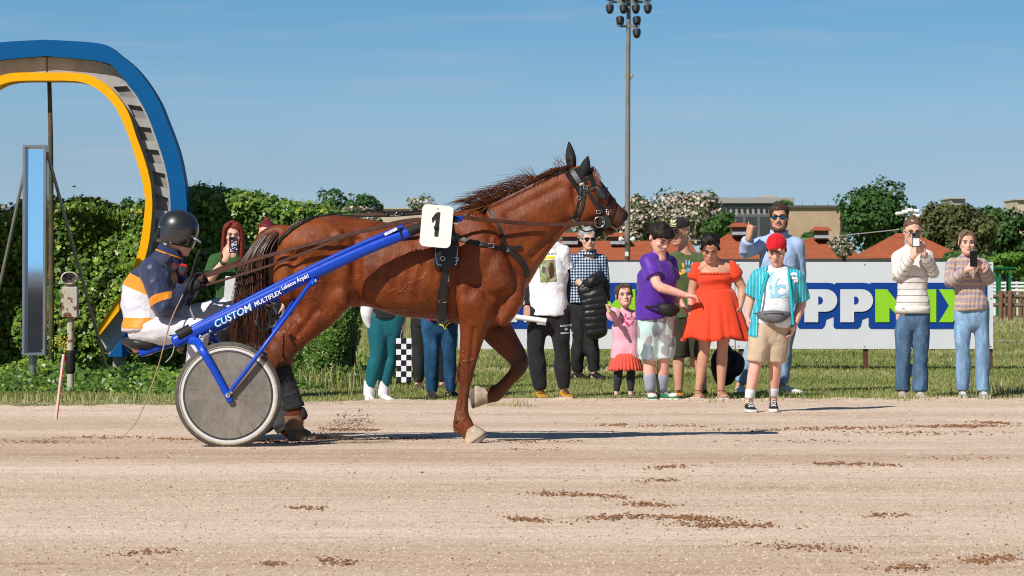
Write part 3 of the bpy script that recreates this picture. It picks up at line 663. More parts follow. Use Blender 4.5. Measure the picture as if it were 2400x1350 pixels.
def build_harness():
    # saddle pad and girth
    pad = MB(); ring_pts = []
    for py in np.linspace(505, 628, 14):
        row = []
        for k in range(5):
            x = 1040 - 22 + 44 * k / 4 + (py - 560) * .035; q, nv = on_horse(x, py, .004); row.append((q, nv))
        ring_pts.append(row)
    v = []; f = []
    for row in ring_pts: v += [q for q, _ in row]
    for row in ring_pts: v += [q + nv * .022 for q, nv in row]
    nr, nc = 14, 5
    def I(layer, i, j): return layer * nr * nc + i * nc + j
    for i in range(nr - 1):
        for j in range(nc - 1):
            f.append((I(1, i, j), I(1, i, j + 1), I(1, i + 1, j + 1), I(1, i + 1, j)))
    for i in range(nr - 1):
        f.append((I(0, i, 0), I(1, i, 0), I(1, i + 1, 0), I(0, i + 1, 0))); f.append((I(0, i, 4), I(0, i + 1, 4), I(1, i + 1, 4), I(1, i, 4)))
    for j in range(nc - 1): f.append((I(0, nr - 1, j), I(1, nr - 1, j), I(1, nr - 1, j + 1), I(0, nr - 1, j + 1)))
    pad.add(v, f); po = pad.build('saddle_pad', MAT_LEATHER, harness, sharp=40)
    strap('pad_trim', [(1021, 580), (1023, 618), (1036, 621)], .007, .004, MAT_STEEL, po, .026, 4); strap('pad_trim', [(1065, 578), (1070, 612), (1060, 621)], .007, .004, MAT_STEEL, po, .026, 4)
    strap('girth', [(1046, 560), (1046, 600), (1043, 640), (1040, 680), (1037, 720), (1036, 754)], .052, .012, off=.012)
    strap('girth_pad', [(1042, 672), (1038, 715), (1036, 752)], .075, .008, off=.004)
    for y in (612, 700): buckle(1044 - (y - 612) * .07, y + 40 if y == 612 else y, .024)
    for x in (1038, 1064): ringm(on_horse(x, 608, .03)[0], .014, .003, MAT_STEEL, harness)
    # breast strap and neck strap
    strap('breast_strap', [(1064, 548), (1090, 562), (1125, 573), (1160, 580), (1190, 582), (1222, 580)], .026, .008)
    strap('breast_strap', [(1066, 552), (1084, 561), (1110, 569), (1135, 575)], .036, .012)
    strap('breast_strap', [(1186, 583), (1210, 600), (1228, 622), (1236, 648)], .042, .010)
    strap('neck_strap', [(1146, 492), (1158, 508), (1172, 540), (1185, 576)], .022, .006)
    buckle(1150, 578, .018); ringm(on_horse(1187, 585, .012)[0], .012, .0025, MAT_STEEL, harness)
    # croup strap and crupper
    strap('back_strap', [(770, 505), (742, 511), (715, 523), (690, 537), (672, 552), (655, 570), (642, 590), (636, 604)], .028, .008)
    strap('back_strap', [(738, 513), (712, 526), (686, 544), (668, 560), (655, 580)], .018, .006, off=.008)
    buckle(706, 527, .016, ang=R(30))
    mb = MB()
    tops = [hp(772, 503, -.02), hp(850, 497, -.03), hp(905, 498, -.03), hp(960, 497, -.03), hp(1000, 492, -.04)]
    free_strap('top_line', tops, .014, .006, nrm=(0, -.4, 1)); free_strap('top_line', [hp(772, 504, -.01), hp(850, 508, -.08), hp(920, 508, -.08), hp(990, 503, -.06)], .012, .005, nrm=(0, -.4, 1))
    free_strap('check_rein', [hp(845, 500, -.03), hp(868, 495, -.03), hp(888, 491, -.03), (hp(905, 503, -.03)), hp(925, 503, -.04), hp(985, 496, -.04)], .012, .006, nrm=(0, -.4, 1))
    mb.ball(hp(908, 504, -.045), (.02, .015, .016)); mb.build('keeper', MAT_LEATHER, harness); mb = MB(); mb.ball(hp(944, 503, -.045), (.015, .013, .014)); mb.build('keeper', MAT_LEATHER, harness)
    mb = MB(); mb.limb([hp(922, 507, -.055), hp(930, 499, -.06)], [.004, .004], n=6, sub=1); mb.build('buckle', MAT_STEEL, harness)
    # overcheck to the poll
    strap('overcheck', [(1277, 419), (1300, 411), (1320, 403), (1345, 390)], .024, .009)
    # bridle
    br = strap('crown_strap', [(1334, 396), (1346, 410), (1360, 430)], .040, .008)
    strap('crown_strap', [(1332, 404), (1344, 424), (1358, 446), (1366, 455)], .055, .004, mat('black_fleece', (.014, .014, .014), .95, .4, 40, .8, 120), off=.001)
    hd = MB(); v = []; f = []
    cols = [(1344, 394), (1356, 390), (1372, 391), (1384, 398)]; rows = 6      # ear hood between the straps
    for i in range(rows):
        for j, (cx, cy) in enumerate(cols):
            q, nv = on_horse(cx + i * 4.2, cy + 3 + i * 9.5, .0025); v.append(q)
    for i in range(rows - 1):
        for j in range(3): a = i * 4 + j; f.append((a, a + 4, a + 5, a + 1))
    hd.add(v, f); hd.build('ear_hood', mat('hood_fabric', (.012, .012, .013), .85, .4, 40, .5, 100), harness)
    strap('throat_lash', [(1362, 436), (1359, 460), (1354, 485), (1345, 508), (1338, 516)], .020, .006)
    strap('jowl_strap', [(1370, 448), (1366, 475), (1360, 500), (1354, 518)], .024, .005)
    strap('cheek_strap', [(1366, 434), (1378, 450), (1390, 470), (1402, 492), (1410, 512)], .026, .008)
    strap('nose_band', [(1438, 466), (1441, 478), (1438, 495), (1430, 512)], .018, .006)
    strap('nose_band', [(1430, 462), (1428, 478), (1418, 492), (1404, 500), (1392, 516)], .020, .005)
    strap('nose_band', [(1396, 474), (1412, 486), (1424, 492)], .018, .005)
    strap('face_strap', [(1386, 400), (1404, 425), (1420, 446), (1436, 468)], .018, .006)
    # blinker: cupped leather flap standing off the eye
    mb = MB(); rows = []
    for i in range(7):
        u = i / 6; row = []
        for j in range(7):
            v_ = j / 6; x = 1391 + 30 * u + 4 * v_ - 6 * u * v_; y = 436 + 30 * v_ + 2 * u + (u * 6 if j == 0 else 0)
            rr = math.hypot(u - .5, v_ - .5); q, nv = on_horse(x, min(y, 470), .010); q = q + np.array((0, -.035 * u - .008, 0)); row.append(q)
        rows.append(row)
    v = [q for r_ in rows for q in r_]; f = [(i * 7 + j, i * 7 + j + 1, i * 7 + j + 8, i * 7 + j + 7) for i in range(6) for j in range(6)]
    mb.add(v, f); o = mb.build('blinker', MAT_LEATHER, harness); md = o.modifiers.new('s', 'SOLIDIFY'); md.thickness = .005
    strap('brow_stay', [(1380, 444), (1391, 440)], .008, .004, MAT_STEEL, off=.012, sub=3)
    q, nv = on_horse(1364, 433, .014); M = np.array(Matrix.Rotation(R(-25), 3, 'Y')); mb = MB(); mb.box(q, (.018, .004, .009), M, .004); mb.build('name_plate', mat('brass_pale', (.55, .45, .30), .4, .1, metal=.6), harness)
    buckle(1372, 440, .014); buckle(1359, 465, .012, ang=R(15)); buckle(1401, 496, .012)
    mb = MB(); q, nv = on_horse(1404, 431, .03); mb.ball(q, (.005, .003, .005)); mb.build('rivet', mat('brass', (.7, .5, .25), .3, metal=1), harness)
    # bit, bit guard, rings
    c = hp(1417, 521, -.085); mb = MB(); th = np.linspace(0, 2 * math.pi, 24, endpoint=False)
    mb.loft([[c + V3((math.cos(a) * r, y, math.sin(a) * r)) for a in th] for r, y in ((.042, .004), (.046, 0), (.042, -.004))]); mb.build('bit_guard', mat('green_black_rubber', (.018, .028, .018), .5, .2), harness, sharp=40)
    ringm(hp(1404, 521, -.095), .036, .0032, MAT_STEEL, harness, 'bit_ring'); ringm(hp(1423, 496, -.082), .013, .003, MAT_STEEL, harness, 'noseband_ring', .7); ringm(hp(1423, 500, -.083), .010, .002, MAT_STEEL, harness, 'noseband_ring')
    mb = MB(); mb.ball(hp(1413, 521, -.092), .008); mb.build('rivet', mat('brass', (.7, .5, .25), .3, metal=1), harness)
    free_strap('chin_strap', [hp(1340, 516, -.07), hp(1350, 520, -.08), hp(1362, 521, -.08), hp(1372, 522, -.09), hp(1396, 524, -.09)], .016, .006)
    free_strap('curb_strap', [hp(1357, 524, -.085), hp(1361, 536, -.085), hp(1372, 543, -.085), hp(1388, 540, -.085), hp(1400, 534, -.085)], .011, .006)
    mb = MB(); mb.limb([hp(1400, 530, -.05), hp(1402, 545, -.045), hp(1398, 552, -.02)], [(.03, .02), (.028, .024), (.014, .02)], n=10); mb.build('chin_pad', mat('black_fleece', (.014, .014, .014), .95, .4, 40, .8, 120), harness)
build_harness()

# reins: from the driver's hands past the saddle to the bit
def rein(pts, w, name, label):
    path = catmull(np.array([tuple(p) for p in pts]), 8); mb = MB(); mb.sweep(path, w, .004, [(0, -1, .15)] * len(path)); return tag(mb.build(name, MAT_BROWNLEATHER, None, sharp=40), label, 'rein', 'reins held by the driver')
rein([hp(462, 655, -.06), hp(560, 622, -.15), hp(640, 598, -.26), hp(760, 566, -.33), hp(880, 537, -.345), hp(985, 517, -.34), hp(1075, 511, -.33), hp(1140, 517, -.27), hp(1230, 524, -.18), hp(1300, 527, -.13), hp(1398, 523, -.10)], .027, 'rein', 'long brown leather rein running along the near flank to the bit')
rein([hp(470, 672, -.05), hp(540, 652, -.13), hp(620, 628, -.22), hp(700, 600, -.31), hp(790, 566, -.36), hp(850, 545, -.34), hp(930, 522, -.335), hp(985, 514, -.335)], .018, 'rein', 'narrow brown rein looping below the long rein at the tail')
rein([hp(460, 652, .05), hp(520, 628, .05), hp(570, 606, .08), hp(640, 560, .25), hp(760, 515, .30), hp(930, 498, .28), hp(1100, 500, .30), hp(1250, 515, .16), hp(1395, 520, .10)], .027, 'rein', 'brown leather rein running over the far side of the horse')
# ================================================================== SULKY
YS = 26.3; YN, YFAR = 25.60, 27.0            # near and far wheel planes
YSH = 25.88                                  # near shaft plane
sulky = thing('racing_sulky', (P(535, 1050, YS).x, YS, 0), 'blue two-wheeled racing sulky with solid disc wheels hitched behind the horse', 'sulky')
def paint(name, c, rough=.28):
    if name in _MC: return _MC[name]
    m, n, l, b = new_mat(name); c = V3(c)
    l.new(ramp(n, l, noise(n, l, 30, 5, .7), [(.3, c * .85), (.62, c), (.8, c * 1.12)]), b.inputs['Base Color'])
    l.new(ramp(n, l, noise(n, l, 22, 6, .7), [(.35, (rough,) * 3), (.75, (rough + .25,) * 3)]), b.inputs['Roughness'])
    b.inputs['Specular IOR Level'].default_value = .3; b.inputs['Coat Weight'].default_value = .12; b.inputs['Coat Roughness'].default_value = .2
    _MC[name] = m; return m
MAT_BLUE = paint('sulky_blue', (.006, .060, .50)); MAT_WHITE = mat('white_print', (.82, .82, .84), .5, .03)
MAT_RUBBER = mat('black_rubber', (.018, .018, .018), .6, .3, 30, .3, 80)
def ysh(px): return float(np.interp(px, [410, 1080], [25.69, 25.90]))      # the shafts draw together towards the front
def sp(px, py, Y=None):
    return np.array(P(px, py, ysh(px) if Y is None else Y))
def disc_material():
    m, n, l, b = new_mat('dusty_disc')
    tc = n.new('ShaderNodeTexCoord'); vec = tc.outputs['Object']
    a = noise(n, l, 5, 6, .65, vec); d = noise(n, l, 40, 5, .7, vec, (1, 1, .4))
    col = ramp(n, l, a, [(.3, (.14, .122, .105)), (.6, (.22, .195, .17)), (.8, (.31, .28, .255))])
    col = mixc(n, l, .3, col, ramp(n, l, d, [(.4, (.7, .7, .7)), (.75, (1.6, 1.6, 1.6))]), 'MULTIPLY')
    l.new(col, b.inputs['Base Color']); b.inputs['Roughness'].default_value = .5
    bump(n, l, b, d, .15, .003); return m
MAT_DISC = disc_material()
def annulus(mb, c, prof, n=72):
    """revolve profile [(r, y)] about the wheel axis"""
    th = np.linspace(0, 2 * math.pi, n, endpoint=False); k = len(prof); v = []; f = []
    for a in th:
        for r, y in prof: v.append(V3(c) + V3((math.cos(a) * r, y, math.sin(a) * r)))
    for i in range(n):
        for j in range(k - 1):
            a = i * k + j; b = (i + 1) % n * k + j; f.append((a, a + 1, b + 1, b))
    return mb.add(v, f)
def wheel(Y, near):
    c = P(535, 925, YN); c = V3((c.x if near else c.x, Y, .357)); s = 1
    mb = MB(); annulus(mb, c, [(.300, 0), (.300, -.012), (.296, -.016), (.02, -.022), (.02, .022), (.296, .016), (.300, .012), (.300, 0)])
    w = mb.build('wheel', MAT_DISC, sulky, sharp=30)
    mb = MB(); annulus(mb, c, [(.318, -.018), (.301, -.018), (.299, 0), (.301, .018), (.318, .018)]); mb.build('rim', mat('white_rim', (.62, .62, .62), .35, .06, 20), w, sharp=30)
    mb = MB(); annulus(mb, c, [(.300, -.0135), (.288, -.0168), (.288, -.0178), (.3, -.0150)]); mb.build('rim_bead', mat('dark_bead', (.05, .05, .05), .5, .2), w, sharp=30)
    mb = MB(); annulus(mb, c, [(.318, -.016), (.324, -.021), (.332, -.020), (.332, .020), (.324, .021), (.318, .016)]); mb.build('tyre_wall', mat('cream_tyre', (.38, .32, .235), .75, .25, 30, .2, 90), w, sharp=30)
    mb = MB(); annulus(mb, c, [(.331, -.0215), (.350, -.016), (.357, -.006), (.357, .006), (.350, .016), (.331, .0215)]); mb.build('tyre', mat('grey_tyre', (.085, .080, .075), .8, .35, 25, .3, 60), w)
    for sgn in ((-1, 1) if near else (1,)):
        for k in range(18):                           # spokes that show through as fine ribs
            a = k * 2 * math.pi / 18 + .13; a2 = a + (.10 if k % 2 else -.10)
            p = c + V3((math.cos(a2) * .03, sgn * .0205, math.sin(a2) * .03)); q = c + V3((math.cos(a) * .294, sgn * .0155, math.sin(a) * .294))
            m2 = MB(); m2.limb([p, q], [.0016, .0016], n=5, sub=1, round_ends=False); m2.build('spoke_rib', mat('rib', (.27, .22, .16), .6, .1), w)
    mb = MB(); mb.limb([c + V3((0, -.06, 0)), c + V3((0, .06, 0))], [.018, .018], ref=(1, 0, 0), n=14, sub=1, round_ends=False); mb.build('hub', MAT_STEEL, w, sharp=40)
wheel(YN, True); wheel(YFAR, False)
def frame_side(Y, near):
    Yi = YSH if near else 2 * YS - YSH; Yw = YN if near else YFAR; d = -1 if near else 1
    def q(px, py, yy):
        if abs(yy - Yw) < .12: p = P(px, py, YN); return np.array((p.x, yy, p.z))
        p = P(px, py, ysh(px)); return np.array((p.x, (ysh(px) if near else 2 * YS - ysh(px)) + yy - Yi, p.z))
    # main shaft and its upper companion
    mb = MB(); mb.limb([q(412, 800, Yi), q(560, 727, Yi), q(720, 648, Yi), q(850, 588, Yi), q(950, 548, Yi), q(1000, 528, Yi), q(1040, 517, Yi), q(1078, 513, Yi)], [(.044, .03), (.044, .03), (.042, .028), (.038, .026), (.034, .025), (.026, .024), (.022, .022), (.021, .021)], n=16, sub=4)
    sh = mb.build('shaft', MAT_BLUE, sulky)
    mb = MB(); mb.limb([q(452, 768, Yi), q(560, 714, Yi), q(720, 633, Yi), q(850, 571, Yi), q(943, 532, Yi)], [.019, .019, .019, .017, .015], n=14, sub=3); mb.build('upper_tube', MAT_BLUE, sulky)
    mb = MB(); mb.limb([q(416, 789, Yi), q(448, 772, Yi)], [.040, .040], n=18, sub=2, round_ends=False); mb.build('clamp_sleeve', MAT_RUBBER, sulky, sharp=40)
    mb = MB(); mb.limb([q(960, 543, Yi), q(985, 533, Yi), q(1020, 521, Yi), q(1066, 514, Yi)], [(.035, .027), (.031, .027), (.026, .026), (.025, .025)], n=16, sub=3); mb.build('shaft_sleeve', MAT_RUBBER, sulky, sharp=50)
    mb = MB(); mb.limb([q(1060, 520, Yi), q(1070, 523, Yi)], [.010, .014], n=10, sub=1); mb.build('thumb_screw', MAT_STEEL, sulky)
    mb = MB(); mb.limb([q(937, 534, Yi), q(943, 560, Yi)], [(.012, .032), (.012, .032)], n=14, sub=1, round_ends=False); mb.build('shaft_clip', MAT_RUBBER, sulky, sharp=40)
    # fork to the axle and long stay
    mb = MB(); mb.limb([q(440, 798, Yi), q(462, 800, Yi + d * .05), q(476, 822, Yw + d * .045), q(510, 880, Yw + d * .045), q(541, 940, Yw + d * .045)], [(.028, .018), (.03, .016), (.026, .012), (.024, .011), (.022, .009)], n=12, sub=4); fk = mb.build('fork', MAT_BLUE, sulky)
    mb = MB(); mb.limb([q(735, 656, Yi + d * .03), q(640, 785, Yw + d * .04), q(541, 917, Yw + d * .05)], [.015, .0145, .0135], n=12, sub=3); st = mb.build('stay', MAT_BLUE, sulky)
    mb = MB(); mb.limb([q(742, 655, Yi), q(735, 664, Yi + d * .045)], [.016, .02], n=12, sub=1); mb.build('stay_lug', MAT_BLUE, sulky)
    mb = MB(); mb.limb([q(690, 700, Yi - d * .06), q(640, 775, Yw + d * .01)], [.009, .009], n=10, sub=2); mb.build('inner_stay', MAT_BLUE, sulky)
    for px, py in ((534, 928), (543, 919), (471, 789), (494, 776), (741, 658)):
        yy = (Yw + d * .058) if py > 900 else (Yi + d * .032 if px < 600 else Yi + d * .055)
        mb = MB(); c = q(px, py, yy); mb.ball(c, (.011, .006, .011), 10, 6); mb.build('bolt', MAT_STEEL, sulky)
    # stirrup for the foot
    y = (ysh(610) if near else 2 * YS - ysh(610)) - d * .14
    mb = MB(); mb.limb([V3((q(x_, z_, Yi)[0], y, q(x_, z_, Yi)[2])) for x_, z_ in ((628, 718), (618, 716), (629, 738), (627, 764), (616, 772), (605, 768), (596, 754))], [.010, .009, .010, .012, .012, .010, .008], n=10, sub=4)
    mb.limb([V3((q(x_, z_, Yi)[0], y, q(x_, z_, Yi)[2])) for x_, z_ in ((600, 705), (601, 730), (598, 752))], [.005, .005, .005], n=8, sub=2)
    mb.limb([V3((q(x_, z_, Yi)[0], yy_, q(x_, z_, Yi)[2])) for x_, z_, yy_ in ((602, 706, q(602, 706, Yi)[1]), (618, 713, y), (628, 718, y))], [.009, .009, .009], n=8, sub=2)
    mb.build('foot_rest', mat('dark_cast_metal', (.10, .10, .095), .5, .3, 20, metal=.6), sulky)
    return sh
SHAFT = frame_side(YSH, True); frame_side(0, False)
# cross members, seat
mb = MB(); mb.limb([sp(415, 797), np.array((sp(415, 797)[0], 2 * YS - ysh(415), sp(415, 797)[2]))], [.024, .024], ref=(1, 0, 0), n=12, sub=1); mb.build('cross_bar', MAT_BLUE, sulky)
mb = MB(); mb.bar(sp(332, 828, YS), sp(420, 798, YS), .05, .30); mb.build('seat_bracket', MAT_BLUE, sulky)
mb = MB(); ys = YS
mb.limb([sp(296, 800, ys), sp(318, 803, ys), sp(350, 806, ys), sp(385, 803, ys), sp(404, 800, ys)], [(.030, .10), (.052, .17), (.052, .18), (.036, .14), (.02, .10)], n=20, sub=4, e=2.4); mb.build('seat', mat('seat_vinyl', (.030, .030, .030), .38, .35, 14, .25, 60), sulky)
mb = MB(); mb.limb([sp(298, 818, ys - .1), sp(312, 829, ys - .1), sp(360, 822, ys - .1)], [.006, .006, .006], n=8, sub=3); mb.build('seat_wire', MAT_RUBBER, sulky)
mb = MB(); mb.limb([sp(410, 805, 25.74), sp(404, 830, 25.72), sp(392, 846, 25.72), sp(388, 848, 25.71)], [.004, .004, .004, .004], n=6, sub=4); mb.build('cable', mat('grey_cable', (.35, .35, .33), .4, .1), sulky)
mb = MB(); mb.limb([sp(422, 808, 25.75), sp(428, 815, 25.74), sp(418, 820, 25.75), sp(426, 826, 25.75)], [.012, .016, .013, .010], n=8, sub=3); mb.build('cord_knot', mat('twine', (.28, .18, .10), .9, .3, 60, .6, 100), sulky)
# lettering along the shaft
ANG = math.atan2(727 - 648, 720 - 560)
def lettering(txt, px, py, size, **kw):
    c = sp(px, py); c[1] = ysh(px) - kw.pop('lift', .0345); place_text('lettering', txt, size, Vector(c), ANG, kw.pop('m', MAT_WHITE), SHAFT, yaw=.107, **kw)
lettering('CUSTOM', 546.5, 742, .066, shear=.25, bold=.0014, sx=1.02, m=mat('cyan_print', (.02, .42, .75), .5, .02), depth=.0006, lift=.0325)
lettering('CUSTOM', 545, 741, .066, shear=.25, bold=.0004, sx=1.02)
lettering('MULTIFLEX', 627.5, 699.5, .042, shear=.2, bold=.0010, sx=.95)
lettering('Lakatos Árpád', 692, 661, .036, bold=.0009, sx=.95)
c = sp(916, 543); c[1] = ysh(916) - .022; M = np.array(Matrix.Rotation(-ANG, 3, 'Y')); mb = MB(); mb.box(c, (.046, .001, .009), M); mb.build('sticker', MAT_WHITE, sulky, smooth=False)
place_text('lettering', 'CUSTOM', .013, Vector((c[0], c[1] - .0015, c[2])), ANG, mat('blue_print', (.02, .1, .5), .5), sulky, depth=.0004)

# number plate
plate = thing('number_plate', tuple(sp(1022, 1040, 25.8) * (1, 1, 0)), 'white rounded number plate with a black figure 1 on the saddle', 'number plate')
def rounded_rect(w, h, r, k=6):
    out = []
    for cx, cz, a0 in ((w - r, h - r, 0), (-w + r, h - r, 90), (-w + r, -h + r, 180), (w - r, -h + r, 270)):
        for i in range(k + 1): a = R(a0 + 90 * i / k); out.append((cx + r * math.cos(a), cz + r * math.sin(a)))
    return out
YPL = 25.815; pc = P(1023, 530, YPL); Mp = np.array(Matrix.Rotation(R(5), 3, 'Y'))
mb = MB(); mb.prism(rounded_rect(.105, .142, .035), .004, Mp, pc); mb.build('plate', mat('white_enamel', (.80, .79, .76), .35, .05, 30), plate, smooth=False)
m, n, l, b = new_mat('worn_black_print'); l.new(ramp(n, l, noise(n, l, 70, 5, .75), [(.40, (.012, .012, .012)), (.62, (.02, .02, .02)), (.70, (.55, .54, .5))]), b.inputs['Base Color'])
mb = MB(); one = [(-.045, .050), (-.008, .095), (.022, .095), (.022, -.070), (-.012, -.070), (-.012, .045), (-.035, .018)]
mb.prism([(x * .82, z) for x, z in one][::-1], -.0012, Mp, V3(pc) + V3((0, -.0006, 0))); mb.build('figure_one', m, plate, smooth=False)
for dz in (.118, .092): mb = MB(); mb.ball(V3(pc) + Mp @ V3((-.003, -.002, dz)), (.006, .003, .006)); mb.build('screw', MAT_STEEL, plate)
mb = MB(); mb.limb([V3(pc) + V3((0, .005, -.01)), V3(pc) + V3((0.02, .11, -.01))], [.02, .02], n=10, sub=1); mb.build('bracket', MAT_RUBBER, plate)
# ================================================================== PEOPLE
MAT_EYEW = mat('eye_white', (.75, .72, .70), .3, .05); MAT_IRIS = mat('iris_dark', (.03, .02, .015), .2, .1)
def lerp(a, b, t): return V3(a) * (1 - t) + V3(b) * t
class Person:
    """A standing or sitting figure. Joints are given as (px, py, dy): photo pixel at the person's own distance, dy metres away from it."""
    def __init__(s, px, py, label, H, skin_c, build=1.0, Y=None, kids=1.0, group=None):
        s.Y = Y or ground_Y(py); s.k = F / s.Y; s.H = H; s.b = build
        base = P(px, py, s.Y); s.root = thing('person', (base.x, s.Y, 0), label, 'person', group)
        s.skin = skin_c; s.J = {}; s.mb = MB(); s.lift = {}
    def p(s, px, py, dy=0.0):
        q = P(px, py, s.Y); return np.array((q.x, s.Y + dy, q.z))
    def joints(s, **kw):
        for k, v in kw.items(): s.J[k] = s.p(*v) if len(v) == 3 else s.p(v[0], v[1], 0)
        for k in ('sl', 'sr'):
            if k in kw: s.J[k] = s.J[k] + V3((0, 0, -.022 * s.H))
        return s
    # ---- skeleton driven radii (metres)
    def rad(s, f): return f * s.H * s.b
    def torso_path(s, top=1.0):
        J = s.J; sh = (J['sl'] + J['sr']) / 2; hp_ = (J['hl'] + J['hr']) / 2
        nk = J['neck']; up = unit(sh - hp_); L = np.linalg.norm(sh - hp_); bend = J.get('waist')
        wa = bend if bend is not None else lerp(hp_, sh, .36)
        c = [hp_ - up * .045 * s.H, hp_ + up * .01 * s.H, wa, lerp(wa, sh, .52), lerp(wa, sh, .86), sh + up * .022 * s.H, lerp(sh, nk, .72)]
        return c
    def torso(s, mb, inf=0.0, hemdrop=0.0, top=True, widths=None, n=26, sub=3, belly=0.0):
        J = s.J; c = s.torso_path(); side = unit(J['sr'] - J['sl']); hs = unit(J['hr'] - J['hl']); side = unit(side + hs)
        sw = np.linalg.norm(J['sr'] - J['sl']) / 2; hw = np.linalg.norm(J['hr'] - J['hl']) / 2
        r = s.rad
        W = widths or [.080, .092, .080, .092, .098, .060, .040]
        D = [.060, .068, .058 + belly, .066 + belly * .5, .058, .036, .036]
        rr = [(d * s.H * s.b + inf, w * s.H * s.b + inf) for w, d in zip(W, D)]
        # shoulders follow the joints
        rr[4] = (rr[4][0], max(rr[4][1] * .6, sw * .93 + inf)); rr[5] = (rr[5][0], sw * .80 + inf * .5)
        if inf > 0:
            up = unit(c[2] - c[1]); c[0] = c[1] - up * (hemdrop + .01 * s.H); c[1] = c[1] + up * .035 * s.H; rr[0] = (rr[1][0] + .003, rr[1][1] + .003)
        if inf > 0:
            c[6] = lerp((J['sl'] + J['sr']) / 2, J['neck'], .78); rr[6] = (.044 * s.H * s.b, .050 * s.H * s.b); rr[0] = (rr[0][0], max(rr[0][1], .097 * s.H * s.b + .012)); rr[1] = (rr[1][0], max(rr[1][1], .096 * s.H * s.b + .010))
            for k in 'lr': mb.limb([lerp(J['neck'], J['s' + k], .12) - (0, 0, .012 * s.H), lerp(J['neck'], J['s' + k], .55) - (0, 0, .010 * s.H), J['s' + k] - (0, 0, .002)], [.030 * s.H + inf * .3, .033 * s.H + inf * .5, .034 * s.H + inf * .8], n=14, sub=3)
        if not top: c = c[:3]; rr = rr[:3]
        if inf > 0: mb.limb(c[::-1], rr[::-1], ref=-side, n=n, sub=sub, round_ends=False, e=2.3)
        else: mb.limb(c, rr, ref=side, n=n, sub=sub, round_ends=True, e=2.3)
    def arm_pts(s, k): return [s.J['s' + k], s.J['e' + k], s.J['w' + k]]
    def arm(s, mb, k, inf=0.0, t0=0.0, t1=2.0, flare=0.0, n=14, start_in=.0, radii=None):
        S, E, W = s.arm_pts(k); r = s.rad
        base = radii or [.034, .031, .026, .0265, .023, .016]
        ts = [0, .4, .95, 1.15, 1.45, 2.0]
        def at(t): return lerp(S, E, t) if t <= 1 else lerp(E, W, t - 1)
        tt = np.linspace(t0, t1, max(4, int((t1 - t0) * 6)))
        pts = [at(t) for t in tt]; rad = [np.interp(t, ts, base) * s.H * s.b ** .8 + inf + flare * (t - t0) / max(t1 - t0, 1e-3) for t in tt]
        mb.limb(pts, rad, ref=(0, 1, .3), n=n, sub=1, round_ends='start' if inf > 0 else True)
    def leg(s, mb, k, inf=0.0, t0=0.0, t1=2.0, flare=0.0, n=16, radii=None, ankle_inf=None):
        Hh, K, A = s.J['h' + k], s.J['k' + k], s.J['a' + k]; base = radii or [.053, .049, .034, .031, .033, .029, .020]
        ts = [0, .35, .9, 1.05, 1.3, 1.55, 2.0]
        def at(t): return lerp(Hh, K, t) if t <= 1 else lerp(K, A, t - 1)
        tt = np.linspace(t0, t1, max(4, int((t1 - t0) * 7)))
        pts = [at(t) for t in tt]; rad = [np.interp(t, ts, base) * s.H * s.b ** .7 + inf + flare * (t - t0) / max(t1 - t0, 1e-3) for t in tt]
        mb.limb(pts, [(q, q * 1.03) for q in rad], ref=(0, 1, .1), n=n, sub=1, round_ends='start' if inf > 0 else True)
    def hand(s, mb, k, direction, palm, curl=.35, spread=.12, thumb=.6, fist=False, scale=1.0, thumb_up=None):
        """five fingers rooted in the palm; palm: direction the palm faces; thumb leaves the side"""
        W = s.J['w' + k]; L = .108 * s.H * scale; d = unit(direction); pn = unit(V3(palm) - d * np.dot(palm, d)); sd = np.cross(d, pn)
        sgn = 1 if k == 'l' else -1; tside = sd * sgn * thumb_side.get((s, k), 1)
        pc = W + d * L * .24
        mb.limb([W - d * L * .1, W + d * L * .12, W + d * L * .32, W + d * L * .50], [(L * .15, L * .13), (L * .21, L * .12), (L * .235, L * .11), (L * .22, L * .09)], ref=pn, n=12, sub=2)
        lens = (.40, .46, .43, .34)
        for i in range(4):
            o = (i - 1.5) * L * .108; b = W + d * L * .47 - tside * o * 1.0
            fl = lens[i] * L; a = 0.0; q = [b]; dirv = unit(d - tside * (i - 1.5) * spread)
            for j, seg in enumerate((.45, .32, .23)):
                a += (curl * (1.0 + .12 * i)) if not fist else 1.35
                dd = unit(dirv * math.cos(a) + pn * math.sin(a)); q.append(q[-1] + dd * fl * seg)
            mb.limb(q, [L * .052, L * .050, L * .046, L * .038], ref=pn, n=8, sub=2)
        tb = W + d * L * .16 + tside * L * .19 + pn * L * .03
        if thumb_up is not None:
            t1 = tb + unit(thumb_up) * L * .25; t2 = t1 + unit(thumb_up) * L * .28
        else:
            t1 = tb + unit(d * .6 + tside * .7 * thumb + pn * .35) * L * .22; t2 = t1 + unit(d * .9 + pn * .5 + tside * (.2 * thumb)) * L * .22
        mb.limb([W + d * L * .08 + tside * L * .08, tb, t1, t2], [L * .09, L * .075, L * .056, L * .042], ref=pn, n=8, sub=2)
